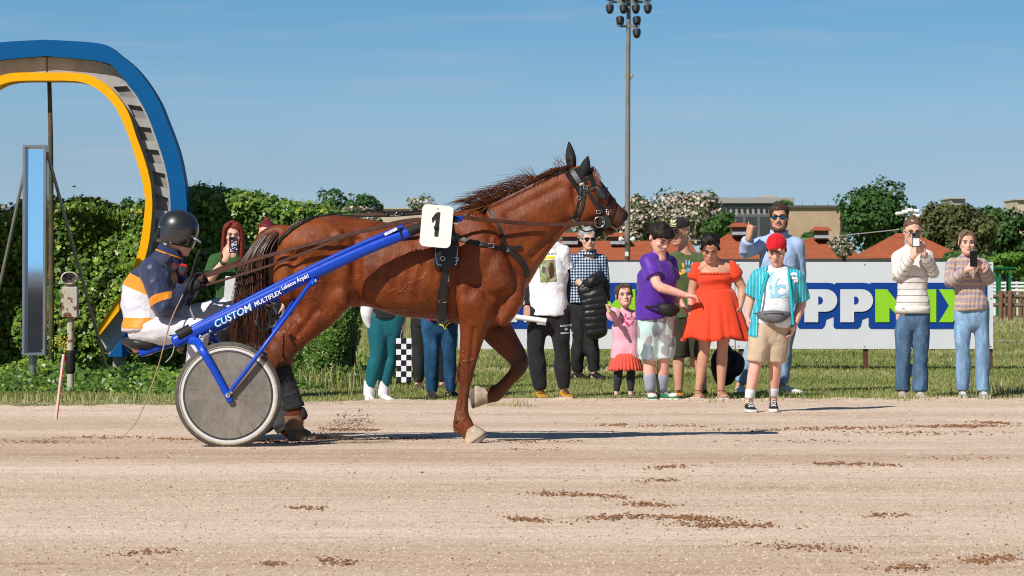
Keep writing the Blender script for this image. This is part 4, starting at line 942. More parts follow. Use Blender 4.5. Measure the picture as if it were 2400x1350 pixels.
    # ---- head
    def head(s, mb, chin, crown, yaw=0.0, pitch=0.0, roll=0.0, width=1.0, ears=True):
        """chin and crown in photo pixels fix the size; yaw>0 looks to picture right, pitch>0 looks down"""
        c0, c1 = s.p(*chin), s.p(*crown); h = s.hh = s.H * .143 if s.head_h is None else s.head_h
        Rm = np.array(Matrix.Rotation(yaw, 3, 'Z') @ Matrix.Rotation(roll, 3, 'Y') @ Matrix.Rotation(pitch, 3, 'X'))
        cen = (c0 + c1) / 2; s.Rh = Rm; s.hc = cen; s.hw = width
        prof = [(-.50, .10, .34, .12), (-.46, .17, .385, .04), (-.38, .225, .40, -.06), (-.27, .262, .395, -.17), (-.14, .288, .375, -.30), (0, .305, .355, -.40), (.13, .322, .375, -.435), (.26, .320, .37, -.44), (.37, .285, .31, -.39), (.45, .205, .20, -.28), (.495, .09, .05, -.12)]
        rings = []; th = np.linspace(0, 2 * math.pi, 22, endpoint=False)
        for z, w, f_, b_ in prof:
            cy = (f_ + b_) / 2; ry = (f_ - b_) / 2
            e = 2.25; cs, sn = np.cos(th), np.sin(th); cs = np.sign(cs) * abs(cs) ** (2 / e); sn = np.sign(sn) * abs(sn) ** (2 / e)
            q = np.stack([cs * w * width, -(cy + sn * ry), np.full_like(th, z)], 1) * h; rings.append(cen + q @ Rm.T)
        mb.loft(rings)
        # nose
        mb.limb([s.hl(0, .355, .06), s.hl(0, .42, -.06), s.hl(0, .465, -.13), s.hl(0, .40, -.165)], [(.02 * h, .035 * h), (.03 * h, .04 * h), (.042 * h, .055 * h), (.03 * h, .05 * h)], ref=Rm @ V3((1, 0, 0)), n=10, sub=2)
        for q in (-1, 1): mb.ball(s.hl(q * .055, .40, -.145), .032 * h, 8, 6)
        mb.limb([s.hl(-.20, .335, .075), s.hl(-.09, .372, .085), s.hl(.09, .372, .085), s.hl(.20, .335, .075)], [.028 * h, .032 * h, .032 * h, .028 * h], ref=(0, 0, 1), n=8, sub=2)
        mb.limb([s.hl(-.09, .38, -.275), s.hl(0, .41, -.27), s.hl(.09, .38, -.275)], [.022 * h, .032 * h, .022 * h], ref=(0, 0, 1), n=8, sub=2)
        mb.ball(s.hl(0, .375, -.41), (.075 * h, .06 * h, .06 * h), 10, 7, rot=Rm)
        for q in (-1, 1):
            mb.ball(s.hl(q * .19, .29, -.10), (.09 * h, .08 * h, .09 * h), 10, 7, rot=Rm)
            if ears: mb.ball(s.hl(q * .325 * width, -.06, -.03), (.03 * h, .075 * h, .125 * h), 10, 8, rot=Rm)
        # neck
        nb = s.J['neck']; mb.limb([nb - (0, 0, .03 * s.H), lerp(nb, cen, .35), s.hl(0, -.10, -.28), s.hl(0, -.06, -.02)], [(.040 * s.H * s.b, .040 * s.H * s.b), (.029 * s.H * s.b ** .6,) * 2, (.029 * s.H * s.b ** .5,) * 2, (.028 * s.H,) * 2], n=14, sub=3)
    head_h = None
    def hl(s, x, f, z):                     # head-local: x right, f forward, z up, in head heights
        return s.hc + s.Rh @ (V3((x * s.hw, -f, z)) * s.hh)
    def face(s, brow=(.04, .025, .018), lips=(.42, .16, .13), squint=False, beard=None, smile=0.0, eyes=True):
        h = s.hh; x = s.Rh @ V3((1, 0, 0))
        bm = mat('brow_%d' % int(brow[0] * 1000), brow, .7); lm = mat('lips_%d' % int(lips[0] * 1000), lips, .45)
        for q in (-1, 1):
            if eyes:
                mb = MB(); mb.ball(s.hl(q * .135, .335, -.005), (.055 * h, .03 * h, (.022 if squint else .034) * h), 10, 7, rot=s.Rh); e = mb.build('eye', MAT_EYEW, s.root)
                mb = MB(); mb.ball(s.hl(q * .135, .362, -.005), (.024 * h, .008 * h, (.020 if squint else .028) * h), 8, 6, rot=s.Rh); mb.build('iris', MAT_IRIS, e)
                mb = MB(); mb.limb([s.hl(q * .075, .358, .012), s.hl(q * .135, .374, .030 if not squint else .02), s.hl(q * .20, .335, .014)], [.007 * h, .012 * h, .008 * h], n=6, sub=2); mb.build('eyelid', bm, s.root)
            mb = MB(); mb.limb([s.hl(q * .06, .395, .085), s.hl(q * .14, .385, .110), s.hl(q * .215, .325, .088)], [.012 * h, .016 * h, .008 * h], n=6, sub=2); mb.build('eyebrow', bm, s.root)
        mb = MB(); mb.limb([s.hl(-.105, .372, -.268 + smile * .025), s.hl(-.045, .418, -.262), s.hl(0, .425, -.265), s.hl(.045, .418, -.262), s.hl(.105, .372, -.268 + smile * .025)], [.010 * h, .020 * h, .019 * h, .020 * h, .010 * h], n=8, sub=2); mb.build('lips', lm, s.root)
        if smile > .6:
            mb = MB(); mb.limb([s.hl(-.07, .405, -.272), s.hl(0, .436, -.277), s.hl(.07, .405, -.272)], [.010 * h, .014 * h, .010 * h], n=8, sub=2); mb.build('teeth', MAT_EYEW, s.root)
        if beard:
            mb = MB(); mb.limb([s.hl(-.285, .06, -.12), s.hl(-.265, .16, -.30), s.hl(-.17, .33, -.415), s.hl(0, .385, -.45), s.hl(.17, .33, -.415), s.hl(.265, .16, -.30), s.hl(.285, .06, -.12)], [(.03 * h, .03 * h), (.05 * h, .04 * h), (.07 * h, .05 * h), (.075 * h, .05 * h), (.07 * h, .05 * h), (.05 * h, .04 * h), (.03 * h, .03 * h)], n=10, sub=3); mb.limb([s.hl(-.12, .385, -.24), s.hl(0, .425, -.222), s.hl(.12, .385, -.24)], [.014 * h, .018 * h, .014 * h], n=8, sub=2); mb.build('beard', mat('stubble', beard, .8, .4, 60, .5, 150), s.root)
    def hair(s, color, style='short', name=None):
        h = s.hh; mb = MB(); hm = hair_mat('hair_%d_%d' % (int(color[0] * 1000), int(color[1] * 1000)), color)
        g = {'short': (.055, .02, -.20), 'boy': (.085, .0, -.22), 'bun': (.036, .0, -.26), 'long': (.06, .0, -.40), 'parted': (.040, .0, -.30), 'buzz': (.034, .02, -.22)}[style]
        t = g[0]; rings = []; th = np.linspace(0, 2 * math.pi, 28, endpoint=False)
        # cap with a hairline: high over the forehead, low over the nape
        line = np.where(np.sin(th) > 0, 0, 0) * 0.0
        fr = np.clip(-np.sin(th), -1, 1)          # +1 at the front (y negative)
        front_z = {'short': .27, 'boy': .20, 'bun': .29, 'long': .25, 'parted': .29, 'buzz': .27}[style]; side_z = .03 if style in ('bun', 'parted') else -.07; back_z = g[2]
        zl = np.where(fr > 0, side_z + (front_z - side_z) * np.clip(fr * 1.08, 0, 1) ** (.95 if style in ('bun', 'parted') else 2.2), side_z + (back_z - side_z) * (-fr) ** .7)
        for u in np.linspace(0, 1, 9):
            z = zl + (.50 + t - zl) * u ** .85
            zz = np.clip(z / (.5 + t), -.98, .995); w = np.interp(np.clip(z, -.5, .5), [-.5, -.3, 0, .13, .26, .37, .45, .5], [.20, .25, .305, .322, .32, .285, .205, .085])
            fB = np.interp(np.clip(z, -.5, .5), [-.5, -.3, -.14, 0, .13, .26, .37, .45, .5], [-.05, -.16, -.30, -.40, -.435, -.44, -.39, -.28, -.12]); fF = np.interp(np.clip(z, -.5, .5), [-.5, 0, .13, .26, .37, .45, .5], [.36, .355, .375, .37, .31, .20, .05])
            cy = (fF + fB) / 2; ry = (fF - fB) / 2; tt = t * min(1.0, .1 + u * 2.2)
            shrink = np.where(z > .5, np.sqrt(np.clip(1 - ((z - .5) / (t + .02)) ** 2, 0, 1)), 1)
            x = np.cos(th) * (w + tt) * shrink; y = -(cy - np.sin(th) * -1 * 0) + np.sin(th) * (ry + tt) * shrink
            q = np.stack([x * s.hw, y, z], 1) * h; rings.append(s.hc + q @ s.Rh.T)
        mb.loft(rings)
        if style == 'boy':
            for k in range(9): a = (k - 4) / 4; mb.limb([s.hl(a * .20, .30 - .08 * a * a, .42), s.hl(a * .28, .43 - .12 * a * a, .28), s.hl(a * .30 + .02, .40 - .12 * a * a, .155)], [.06 * h, .05 * h, .015 * h], n=8, sub=3)
        if style == 'bun':
            mb.ball(s.hl(.0, -.10, .56), (.13 * h, .12 * h, .10 * h), 12, 9)
        if style == 'long':
            for q in (-1, 1):
                mb.limb([s.hl(q * .14, .26, .45), s.hl(q * .33, .24, .22), s.hl(q * .37, .20, -.10), s.hl(q * .37, .16, -.45), s.hl(q * .36, .14, -.85), s.hl(q * .34, .12, -1.15)], [(.07 * h, .12 * h), (.07 * h, .13 * h), (.085 * h, .15 * h), (.10 * h, .16 * h), (.10 * h, .14 * h), (.03 * h, .05 * h)], n=12, sub=4)
            mb.limb([s.hl(0, -.25, .3), s.hl(0, -.36, -.2), s.hl(0, -.30, -.7), s.hl(0, -.24, -1.05)], [(.15 * h, .30 * h), (.13 * h, .36 * h), (.10 * h, .32 * h), (.05 * h, .20 * h)], ref=s.Rh @ V3((1, 0, 0)), n=14, sub=4)
        if style == 'parted':
            for q in (-1, 1): mb.limb([s.hl(q * .04, .28, .46), s.hl(q * .22, .29, .30), s.hl(q * .32, .17, .06), s.hl(q * .31, -.05, -.12)], [(.03 * h, .08 * h), (.03 * h, .08 * h), (.03 * h, .08 * h), (.03 * h, .08 * h)], n=10, sub=3)
            mb.limb([s.hl(0, -.40, .05), s.hl(0, -.50, -.15), s.hl(.02, -.48, -.50)], [.10 * h, .10 * h, .05 * h], n=10, sub=3)
        w_ = Waves(90, 14, 5, (1, 1, .25)); me = remesh(mb, .006, 2, .5, 'hair', lambda c, n_: c + n_ * (.0022 * w_(c))[:, None]); o = link('hair', me, hm, s.root); s.hair_o = o; return o
    # ---- finish the body
    def body(s, voxel=.0085, sm=4):
        me = remesh(s.mb, voxel, sm, .45, 'body')
        if hasattr(s, 'hc'):
            def sockets(c, n_):
                for q in (-1, 1):
                    e = s.hl(q * .135, .36, -.005); d = np.linalg.norm((c - e) * (1, 1, 1.25), axis=1); c = c + (s.Rh @ V3((0, 1, 0))) * (.030 * s.hh * np.exp(-(d / (.075 * s.hh)) ** 2))[:, None]
                return c
            sculpt(me, sockets)
        return link('body', me, s.skin, s.root)
    def garment(s, name, mb, mat_, voxel=.010, sm=3, folds=.0035, fscale=16, stretch=(1, 1, 1.0), seed=1, extra=None, parent=None):
        w1 = Waves(fscale, 16, seed, stretch); w2 = Waves(fscale * 2.6, 16, seed + 50, stretch)
        def fn(c, n_):
            a = w1(c); b_ = w2(c); d = folds * (.9 * np.tanh(a * 1.3) + .35 * np.tanh(b_ * 1.5) - .25 * np.exp(-(b_ / .25) ** 2))
            c = c + n_ * d[:, None]
            return extra(c, n_) if extra else c
        me = remesh(mb, voxel, sm, .5, name, fn); return link(name, me, mat_, parent or s.root)
    def shirt(s, mat_, sleeve=.62, inf=.016, drop=.02, name='shirt', flare=.012, sleeves=True, separate=False, sl_mat=None, seed=1, folds=.004, belly=0.0, widths=None, collar=0.0, cuffs=False, sl_inf=None):
        mb = MB(); s.torso(mb, inf, drop, belly=belly, widths=widths)
        si = inf if sl_inf is None else sl_inf
        if not separate:
            for k in 'lr': s.arm(mb, k, si, 0, sleeve, flare)
        o = s.garment(name, mb, mat_, folds=folds, seed=seed)
        if separate:
            for k in 'lr':
                m2 = MB(); s.arm(m2, k, si, 0.0, sleeve, flare, n=18); q = s.garment('sleeve', m2, sl_mat or mat_, folds=folds, seed=seed + 3, voxel=.009, parent=o); s.along(q, k)
        if collar:
            m2 = MB(); nk = s.J['neck']; up = unit(s.J['neck'] - (s.J['sl'] + s.J['sr']) / 2 + V3((0, 0, .02)))
            r0 = .043 * s.H * s.b; th = np.linspace(0, 2 * math.pi, 20, endpoint=False); rings = []
            for hgt, rr in ((-.012, 1.25), (.012, 1.12), (.012 + collar, 1.10), (.010 + collar, .98), (0, .98)):
                rings.append([nk + V3((math.cos(a) * r0 * rr, math.sin(a) * r0 * rr, hgt - (.045 if hgt > .005 else .02) * max(0, -math.sin(a) - .35))) for a in th])
            m2.loft(rings, cap=False); m2.build('collar', mat_, o)
        return o
    def along(s, o, k):
        """store distance along the arm so stripes can ring the sleeve"""
        me = o.data; c = coords(me) + np.array(s.root.location); S, E, W = s.arm_pts(k)
        def seg(a, b, c0):
            d = b - a; L = np.linalg.norm(d); t = ((c - a) @ d) / (L * L); tc = np.clip(t, 0 if c0 else -.3, 1 if not c0 else 1.3); return c0 * 0 + tc * L, np.linalg.norm(c - (a + tc[:, None] * d), axis=1), L
        t1, d1, L1 = seg(S, E, 0); t2, d2, L2 = seg(E, W, 1); add_attr(me, 'v', np.where(d1 < d2, t1, L1 + t2))
    def pants(s, mat_, t1=2.0, inf=.014, flare=0.0, name='trousers', radii=None, waist=.03, folds=.004, seed=2, fs=18, hips=None):
        mb = MB(); J = s.J; up = V3((0, 0, 1)); hp_ = (J['hl'] + J['hr']) / 2; hs = unit(J['hr'] - J['hl'])
        tp = s.torso_path(); hw = (hips or .088) * s.H * s.b + min(inf, .008); dp = .066 * s.H * s.b + min(inf, .008)
        upv = unit(tp[2] - tp[0])
        mb.limb([hp_ - upv * .075 * s.H, hp_ + upv * .0 * s.H, hp_ + upv * (waist + .03) * s.H], [(dp * .9, hw * .86), (dp, hw), (dp * .93, hw * .92)], ref=hs, n=24, sub=3, e=2.3)
        for k in 'lr': s.leg(mb, k, inf, 0, t1, flare, radii=radii)
        return s.garment(name, mb, mat_, folds=folds, seed=seed, fscale=fs, stretch=(1.1, 1.1, .8))
    def shoe(s, k, toe, mat_, sole_mat, L=.27, w=.048, high=0.0, laces=None, name='shoe', sole_h=.024, g0=0.0):
        """toe: horizontal direction the foot points to"""
        L *= s.H / 1.72; w *= (s.H / 1.72); A = s.J['a' + k]; d = unit(V3((toe[0], toe[1], 0))); z0 = s.zfoot.get(k, 0.0) if hasattr(s, 'zfoot') else g0
        heel = V3((A[0], A[1], z0)) - d * L * .24; sd = np.cross(d, (0, 0, 1))
        def prof(t): return np.interp(t, [0, .08, .3, .5, .7, .88, 1.0], [.62, .78, .80, .90, 1.05, .95, .55])
        mb = MB(); rings = []
        for t, hgt in ((0, .055), (.04, .075), (.15, .085 + high), (.30, .085 + high), (.42, .075 + high * .3), (.58, .060), (.75, .047), (.9, .040), (.985, .028)):
            c = heel + d * L * t; ww = w * prof(t); th = np.linspace(0, 2 * math.pi, 16, endpoint=False); hz = (hgt * s.H / 1.72)
            narrow = np.where(np.sin(th) > .2, .80 - .25 * (high > 0) * (t < .5), 1)
            rings.append([c + sd * ww * math.cos(a) * nn + V3((0, 0, sole_h * .8 + max(0, hz - sole_h * .8) * (.5 + .5 * math.sin(a)))) for a, nn in zip(th, narrow)])
        mb.loft(rings); o = mb.build(name, mat_, s.root)
        if sole_mat:
            outl = [];
            for t in np.linspace(0, 1, 12): outl.append((t * L, w * prof(t) * 1.10))
            for t in np.linspace(1, 0, 12): outl.append((t * L, -w * prof(t) * 1.10))
            m2 = MB(); lo = [heel + d * (x - L * .01 + L * .02 * x / L) + sd * y + V3((0, 0, .002)) for x, y in outl]; hi = [p_ + V3((0, 0, sole_h)) for p_ in lo]
            m2.loft([lo, hi]); m2.build('sole', sole_mat, o, sharp=40)
        if laces:
            for i in range(4):
                t = .42 + i * .075; c = heel + d * L * t; hz = np.interp(t, [.42, .58, .75], [.075 + high * .3, .060, .047]) * s.H / 1.72 + .004
                m2 = MB(); m2.limb([c - sd * w * .5 + V3((0, 0, hz - .010)), c + V3((0, 0, hz)), c + sd * w * .5 + V3((0, 0, hz - .010))], [.0035] * 3, n=6, sub=2); m2.build('lace', laces, o)
        return o
    def sock(s, k, mat_, t=1.72, inf=.006):
        mb = MB(); s.leg(mb, k, inf, t, 2.0); return mb.build('sock', mat_, s.root)
    def skin_all(s, arms='lr', legs='lr'):
        s.torso(s.mb, -.004)
        for k in arms:
            s.arm(s.mb, k); s.mb.limb([s.J['neck'] - (0, 0, .02 * s.H), lerp(s.J['neck'], s.J['s' + k], .5) - (0, 0, .012 * s.H), s.J['s' + k]], [.036 * s.H, .034 * s.H, .036 * s.H], n=12, sub=2)
        for k in legs: s.leg(s.mb, k); 
        for k in legs:
            A = s.J['a' + k]; s.mb.limb([A, A + (0, 0, -.025 * s.H)], [.021 * s.H, .024 * s.H], n=10, sub=1)
thumb_side = {}
def phone(px, py, Y, w, h, label, mat_, yaw=0.0, tilt=0.0, dots=None, roll=0.0):
    c = np.array(P(px, py, Y)); M = np.array(Matrix.Rotation(yaw, 3, 'Z') @ Matrix.Rotation(roll, 3, 'Y') @ Matrix.Rotation(tilt, 3, 'X'))
    r = thing('mobile_phone', tuple(c), label, 'phone')
    mb = MB(); mb.box(c, (w, .0045, h), M, .004); mb.build('case', mat_, r, sharp=40)
    mb = MB(); mb.box(c + M @ V3((-w * .5, -.006, h * .72)), (w * .36, .002, h * .18), M, .002); mb.build('camera_bump', mat('phone_black', (.012, .012, .013), .25, .1), r, sharp=40)
    mb = MB(); mb.box(c + M @ V3((0, .005, 0)), (w * .92, .0008, h * .94), M); mb.build('screen', mat('phone_screen', (.01, .01, .012), .08, .05), r, smooth=False)
    if dots: dots(c, M, r)
    return r

def conform(o, target, off=.004):
    """press a flat print onto the cloth it is printed on"""
    tm = target.data; rt = Vector(root_of(target).location); c = coords(tm) + np.array(rt)
    bv = BVHTree.FromPolygons([tuple(x) for x in c], [tuple(p_.vertices) for p_ in tm.polygons])
    me = o.data; q = coords(me) + np.array(rt); y0 = q[:, 1].mean()
    for i in range(len(q)):
        h_ = bv.ray_cast(Vector((q[i, 0], y0 - 1.5, q[i, 2])), Vector((0, 1, 0)))
        if h_[0] is not None: q[i, 1] = h_[0].y - off + (q[i, 1] - y0) * .3
    me.vertices.foreach_set('co', (q - np.array(rt)).astype('f').ravel()); me.update(); return o
def decal_text(p, name, txt, size, px, py, ang, m, garment, **kw):
    o = place_text(name, txt, size, Vector(p.p(px, py, -.2)), ang, m, garment, **kw); return conform(o, garment)
def decal_patch(p, name, px, py, w, h, m, garment, n=7, off=.004, ang=0.0, shape=None):
    """a printed patch of cloth, w x h metres"""
    c = p.p(px, py, -.2); v = []; f = []; ca, sa = math.cos(ang), math.sin(ang)
    for i in range(n):
        for j in range(n):
            x = (j / (n - 1) - .5) * w; z = (i / (n - 1) - .5) * h
            if shape == 'round':
                r = max(abs(x) / (w / 2), abs(z) / (h / 2)); q = math.hypot(x / (w / 2), z / (h / 2)); x, z = (x * r / q, z * r / q) if q > 1e-6 else (x, z)
            v.append(c + V3((x * ca - z * sa, 0, x * sa + z * ca)))
    for i in range(n - 1):
        for j in range(n - 1): a = i * n + j; f.append((a, a + 1, a + n + 1, a + n))
    mb = MB(); mb.add(v, f); o = mb.build(name, m, garment); return conform(o, garment, off)
SKIN_FAIR = skin('skin_fair', (.74, .46, .36)); SKIN_TAN = skin('skin_tan', (.60, .34, .24)); SKIN_PINK = skin('skin_pink', (.76, .44, .35)); SKIN_OLIVE = skin('skin_olive', (.55, .31, .21))
M_SOLE = mat('white_sole', (.70, .68, .64), .7, .1); M_DSOLE = mat('dark_sole', (.03, .028, .026), .8, .2); M_LACE = mat('lace_white', (.75, .74, .72), .8, .05); M_BLACK = fabric('black_cotton', (.016, .016, .018)); 
def denim(name, c):
    if name in _MC: return _MC[name]
    m, n, l, b = new_mat(name); c = V3(c)
    a = noise(n, l, 6.5, 5, .65, stretch=(1.6, 1.6, .6)); w = noise(n, l, 320, 2, .5, stretch=(1, 1, .25))
    col = ramp(n, l, a, [(.3, c * .5), (.55, c), (.75, np.minimum(c * 1.7, 1))]); col = mixc(n, l, .4, col, ramp(n, l, w, [(.3, (.65,) * 3), (.7, (1.3,) * 3)]), 'MULTIPLY')
    l.new(col, b.inputs['Base Color']); b.inputs['Roughness'].default_value = .85; b.inputs['Specular IOR Level'].default_value = .2; cloth_bump(n, l, b, w, 1.2); _MC[name] = m; return m
def stripes_mat(name, base, line, period, width, attr=None, offset=0.0, wob=.004, zmin=None):
    """thin rings of colour at a fixed spacing, by height or by distance along the sleeve"""
    m, n, l, b = new_mat(name); tc = n.new('ShaderNodeTexCoord')
    if attr: v = nd(n, 'ShaderNodeAttribute', attribute_name=attr).outputs['Fac']
    else:
        sp_ = n.new('ShaderNodeSeparateXYZ'); l.new(tc.outputs['Object'], sp_.inputs[0]); v = sp_.outputs[2]
    v2 = math_n(n, l, 'MULTIPLY_ADD', noise(n, l, 9, 2, .5), wob * 2, math_n(n, l, 'ADD', v, offset))
    fr = math_n(n, l, 'FRACT', math_n(n, l, 'DIVIDE', v2, period)); k = math_n(n, l, 'LESS_THAN', fr, width / period)
    if zmin is not None: k = math_n(n, l, 'MULTIPLY', k, math_n(n, l, 'LESS_THAN' if not attr else 'GREATER_THAN', v, zmin))
    col = mixc(n, l, k, base, line); l.new(col, b.inputs['Base Color']); b.inputs['Roughness'].default_value = .9; b.inputs['Specular IOR Level'].default_value = .15; b.inputs['Sheen Weight'].default_value = .2
    cloth_bump(n, l, b, noise(n, l, 150, 3), .4); return m
def zfoot(p, **kw): p.zfoot = kw

# ---------------------------------------------------------------- boy with the red cap, standing on the sand
def person_red_cap():
    p = Person(1785, 969, 'boy in red backwards cap, open turquoise shirt and beige shorts standing on the sand', 1.50, SKIN_PINK, 1.10)
    p.joints(neck=(1822, 622, .0), sl=(1779, 638, 0), sr=(1866, 640, 0), el=(1760, 695, .05), er=(1881, 708, .06), wl=(1752, 742, .02), wr=(1862, 762, -.02), hl=(1789, 760, 0), hr=(1827, 760, 0), kl=(1771, 848, -.03), kr=(1819, 846, .03), al=(1755, 935, -.04), ar=(1815, 930, .12), waist=(1816, 715, -.02))
    p.skin_all(); p.head_h = .24
    p.head(p.mb, (1818, 616, -.06), (1821, 553, -.03), R(-12), R(26)); 
    p.hand(p.mb, 'l', (0.15, -.1, -1), (1, 0, 0), .3); p.hand(p.mb, 'r', (-.4, -.3, -1), (-1, 0, 0), .3)
    p.body(); p.face()
    red = fabric('red_cap_cotton', (.62, .010, .018)); h = p.hh
    mb = MB(); th = np.linspace(0, 2 * math.pi, 30, endpoint=False); rings = []
    for u in np.linspace(0, 1, 10):
        z = .15 + .39 * u; k = math.sqrt(max(0, 1 - (u * .985) ** 2.8)); rings.append([p.hl(math.cos(a) * .355 * k, -.035 + math.sin(a) * .445 * k, z - .05 * math.sin(a) * (1 - u)) for a in th])
    mb.loft(rings); cap = mb.build('cap', red, p.root)
    mb = MB(); mb.limb([p.hl(.02, -.36, .14), p.hl(.05, -.55, .08), p.hl(.07, -.68, .02)], [(.02 * h, .28 * h), (.02 * h, .26 * h), (.015 * h, .12 * h)], ref=p.Rh @ V3((1, 0, 0)), n=14, sub=3); mb.build('cap_peak', red, cap)
    mb = MB(); mb.limb([p.hl(-.17, .36, .17), p.hl(0, .43, .14), p.hl(.17, .36, .17)], [(.03 * h, .014 * h)] * 3, n=8, sub=3); mb.build('cap_strap', red, cap)
    hb = hair_mat('hair_brown', (.075, .04, .022)); mb = MB(); mb.limb([p.hl(-.10, .40, .19), p.hl(.0, .43, .16), p.hl(.07, .43, .08)], [.05 * h, .06 * h, .02 * h], n=8, sub=3); mb.build('fringe', hb, p.root)
    for q in (-1, 1): mb = MB(); mb.limb([p.hl(q * .325, .10, .16), p.hl(q * .322, .07, .02), p.hl(q * .312, .05, -.08)], [.03 * h, .035 * h, .015 * h], n=8, sub=2); mb.build('sideburn', hb, p.root)
    for pz in range(6): mb = MB(); a = pz * 1.047 + .3; mb.limb([p.hl(math.cos(a) * .355 * k_, -.035 + math.sin(a) * .445 * k_, .15 + .392 * u_ ) for u_, k_ in ((.05, 1.0), (.5, .925), (.8, .70), (.97, .30))], [.006 * h] * 4, n=5, sub=3); mb.build('seam', mat('cap_seam', (.35, .006, .012), .9), cap)
    mb = MB(); mb.box(p.hl(.17, .40, .165), (.05 * h, .02 * h, .05 * h), p.Rh, .004); mb.build('strap_label', mat('label_cream', (.6, .5, .38), .8), cap)
    tee = fabric('white_cotton', (.78, .78, .80)); t = p.shirt(tee, .35, .008, .0, 't_shirt', seed=4)
    # open shirt
    teal = stripes_mat('turquoise_stripe', (.012, .38, .47), (.10, .58, .66), .034, .004, zmin=None)
    tl = fabric('turquoise_trim', (.015, .42, .52))
    mb = MB(); p.torso(mb, .026, .12)
    for k in 'lr': p.arm(mb, k, .016, 0, .92, .012)
    cx = p.J['waist'][0]
    def open_front(c, n_):
        return c
    vs = mat('turquoise_pin', (.012, .40, .49), .8, .12, 9, .3, 120)
    m, n, l, b = new_mat('turquoise_pinstripe'); tc = n.new('ShaderNodeTexCoord'); s_ = n.new('ShaderNodeSeparateXYZ'); l.new(tc.outputs['Object'], s_.inputs[0])
    fr = math_n(n, l, 'FRACT', math_n(n, l, 'DIVIDE', s_.outputs[0], .026)); k = math_n(n, l, 'LESS_THAN', fr, .16)
    l.new(mixc(n, l, k, (.012, .36, .46), (.22, .66, .72)), b.inputs['Base Color']); b.inputs['Roughness'].default_value = .6; b.inputs['Sheen Weight'].default_value = .2
    o = p.garment('open_shirt', mb, m, folds=.005, seed=6)
    me = o.data; c = coords(me) + np.array(p.root.location); import bmesh
    bm = bmesh.new(); bm.from_mesh(me); off = Vector(p.root.location); kill = []
    xL = [(1790, 970), (1799, 640), (1776, 720), (1772, 760)]
    for v in bm.verts:
        w = v.co + off; px = 1200 + w.x * F / w.y; py = HOR + (HC - w.z) * F / w.y
        lo = np.interp(py, [600, 640, 690, 725, 770], [1806, 1797, 1782, 1777, 1776]); hi = np.interp(py, [600, 640, 690, 725, 800], [1838, 1846, 1850, 1854, 1856])
        if w.y < p.J['waist'][1] + .03 and lo < px < hi: kill.append(v)
    bmesh.ops.delete(bm, geom=kill, context='VERTS'); bm.to_mesh(me); bm.free()
    md = o.modifiers.new('s', 'SOLIDIFY'); md.thickness = .005
    for pts in ([(1798, 640), (1783, 690), (1777, 728)], [(1846, 640), (1851, 690), (1856, 760)]):
        mb = MB(); path = [p.p(x, y, -.115 - (.02 if y > 660 else -.02)) for x, y in pts]; mb.limb(path, [(.011, .006)] * 3, n=8, sub=4); mb.build('trim', tl, o)
    bw = mat('badge_white', (.75, .78, .78), .7); decal_text(p, 'shirt_badge', 'C', .07, 1858, 648, 0, bw, o, bold=.007, depth=.001); decal_text(p, 'shirt_badge', 'S', .07, 1864, 660, 0, bw, o, bold=.007, depth=.001)
    blu = mat('pale_blue_print', (.30, .58, .78), .7)
    for ch, x, y, sz in (('V', 1800, 652, .12), ('L', 1810, 684, .14), ('V', 1815, 668, .12), ('C', 1826, 684, .14)): decal_text(p, 'shirt_print', ch, sz, x, y, R(6), blu, t, bold=.007, depth=.001)
    p.pants(fabric('beige_cotton', (.52, .40, .28)), 1.02, .018, .016, 'shorts', seed=3, folds=.005, waist=.015)
    mb = MB(); b0 = p.J['hl'] * .5 + p.J['hr'] * .5 + V3((0, 0, .075)); mb.limb([b0 + V3((-.115, -.10, .01)), b0 + V3((-.04, -.165, -.006)), b0 + V3((.05, -.165, -.01)), b0 + V3((.135, -.11, .008))], [(.022, .018), (.048, .032), (.052, .034), (.025, .018)], ref=(0, 1, 0), n=14, sub=4); f = mb.build('waist_bag', mat('grey_nylon', (.13, .13, .135), .6, .3, 14, .3, 60), p.root)
    mb = MB(); mb.limb([b0 + V3((-.07, -.185, .012)), b0 + V3((.0, -.203, .016)), b0 + V3((.09, -.185, .014))], [.004] * 3, n=6, sub=3); mb.build('zip', mat('zip_dark', (.03, .03, .03), .5), f)
    mb = MB(); mb.limb([b0 + V3((.11, -.13, 0)), b0 + V3((.15, -.03, .02)), b0 + V3((.12, .09, .02)), b0 + V3((0, .13, .02)), b0 + V3((-.12, .09, .02)), b0 + V3((-.15, -.02, .02)), b0 + V3((-.11, -.12, .01))], [(.014, .006)] * 7, ref=(0, 0, 1), n=8, sub=3); mb.build('belt', M_BLACK, f)
    zfoot(p, l=.014, r=.014)
    for k, d in (('l', (.15, -1)), ('r', (-.05, -1))):
        p.sock(k, mat('sock_white', (.72, .72, .72), .9), 1.80, .005); p.shoe(k, d, mat('canvas_black', (.018, .024, .026), .8, .2, 20, .3, 90), M_SOLE, .27, .046, .055, M_LACE)
person_red_cap()
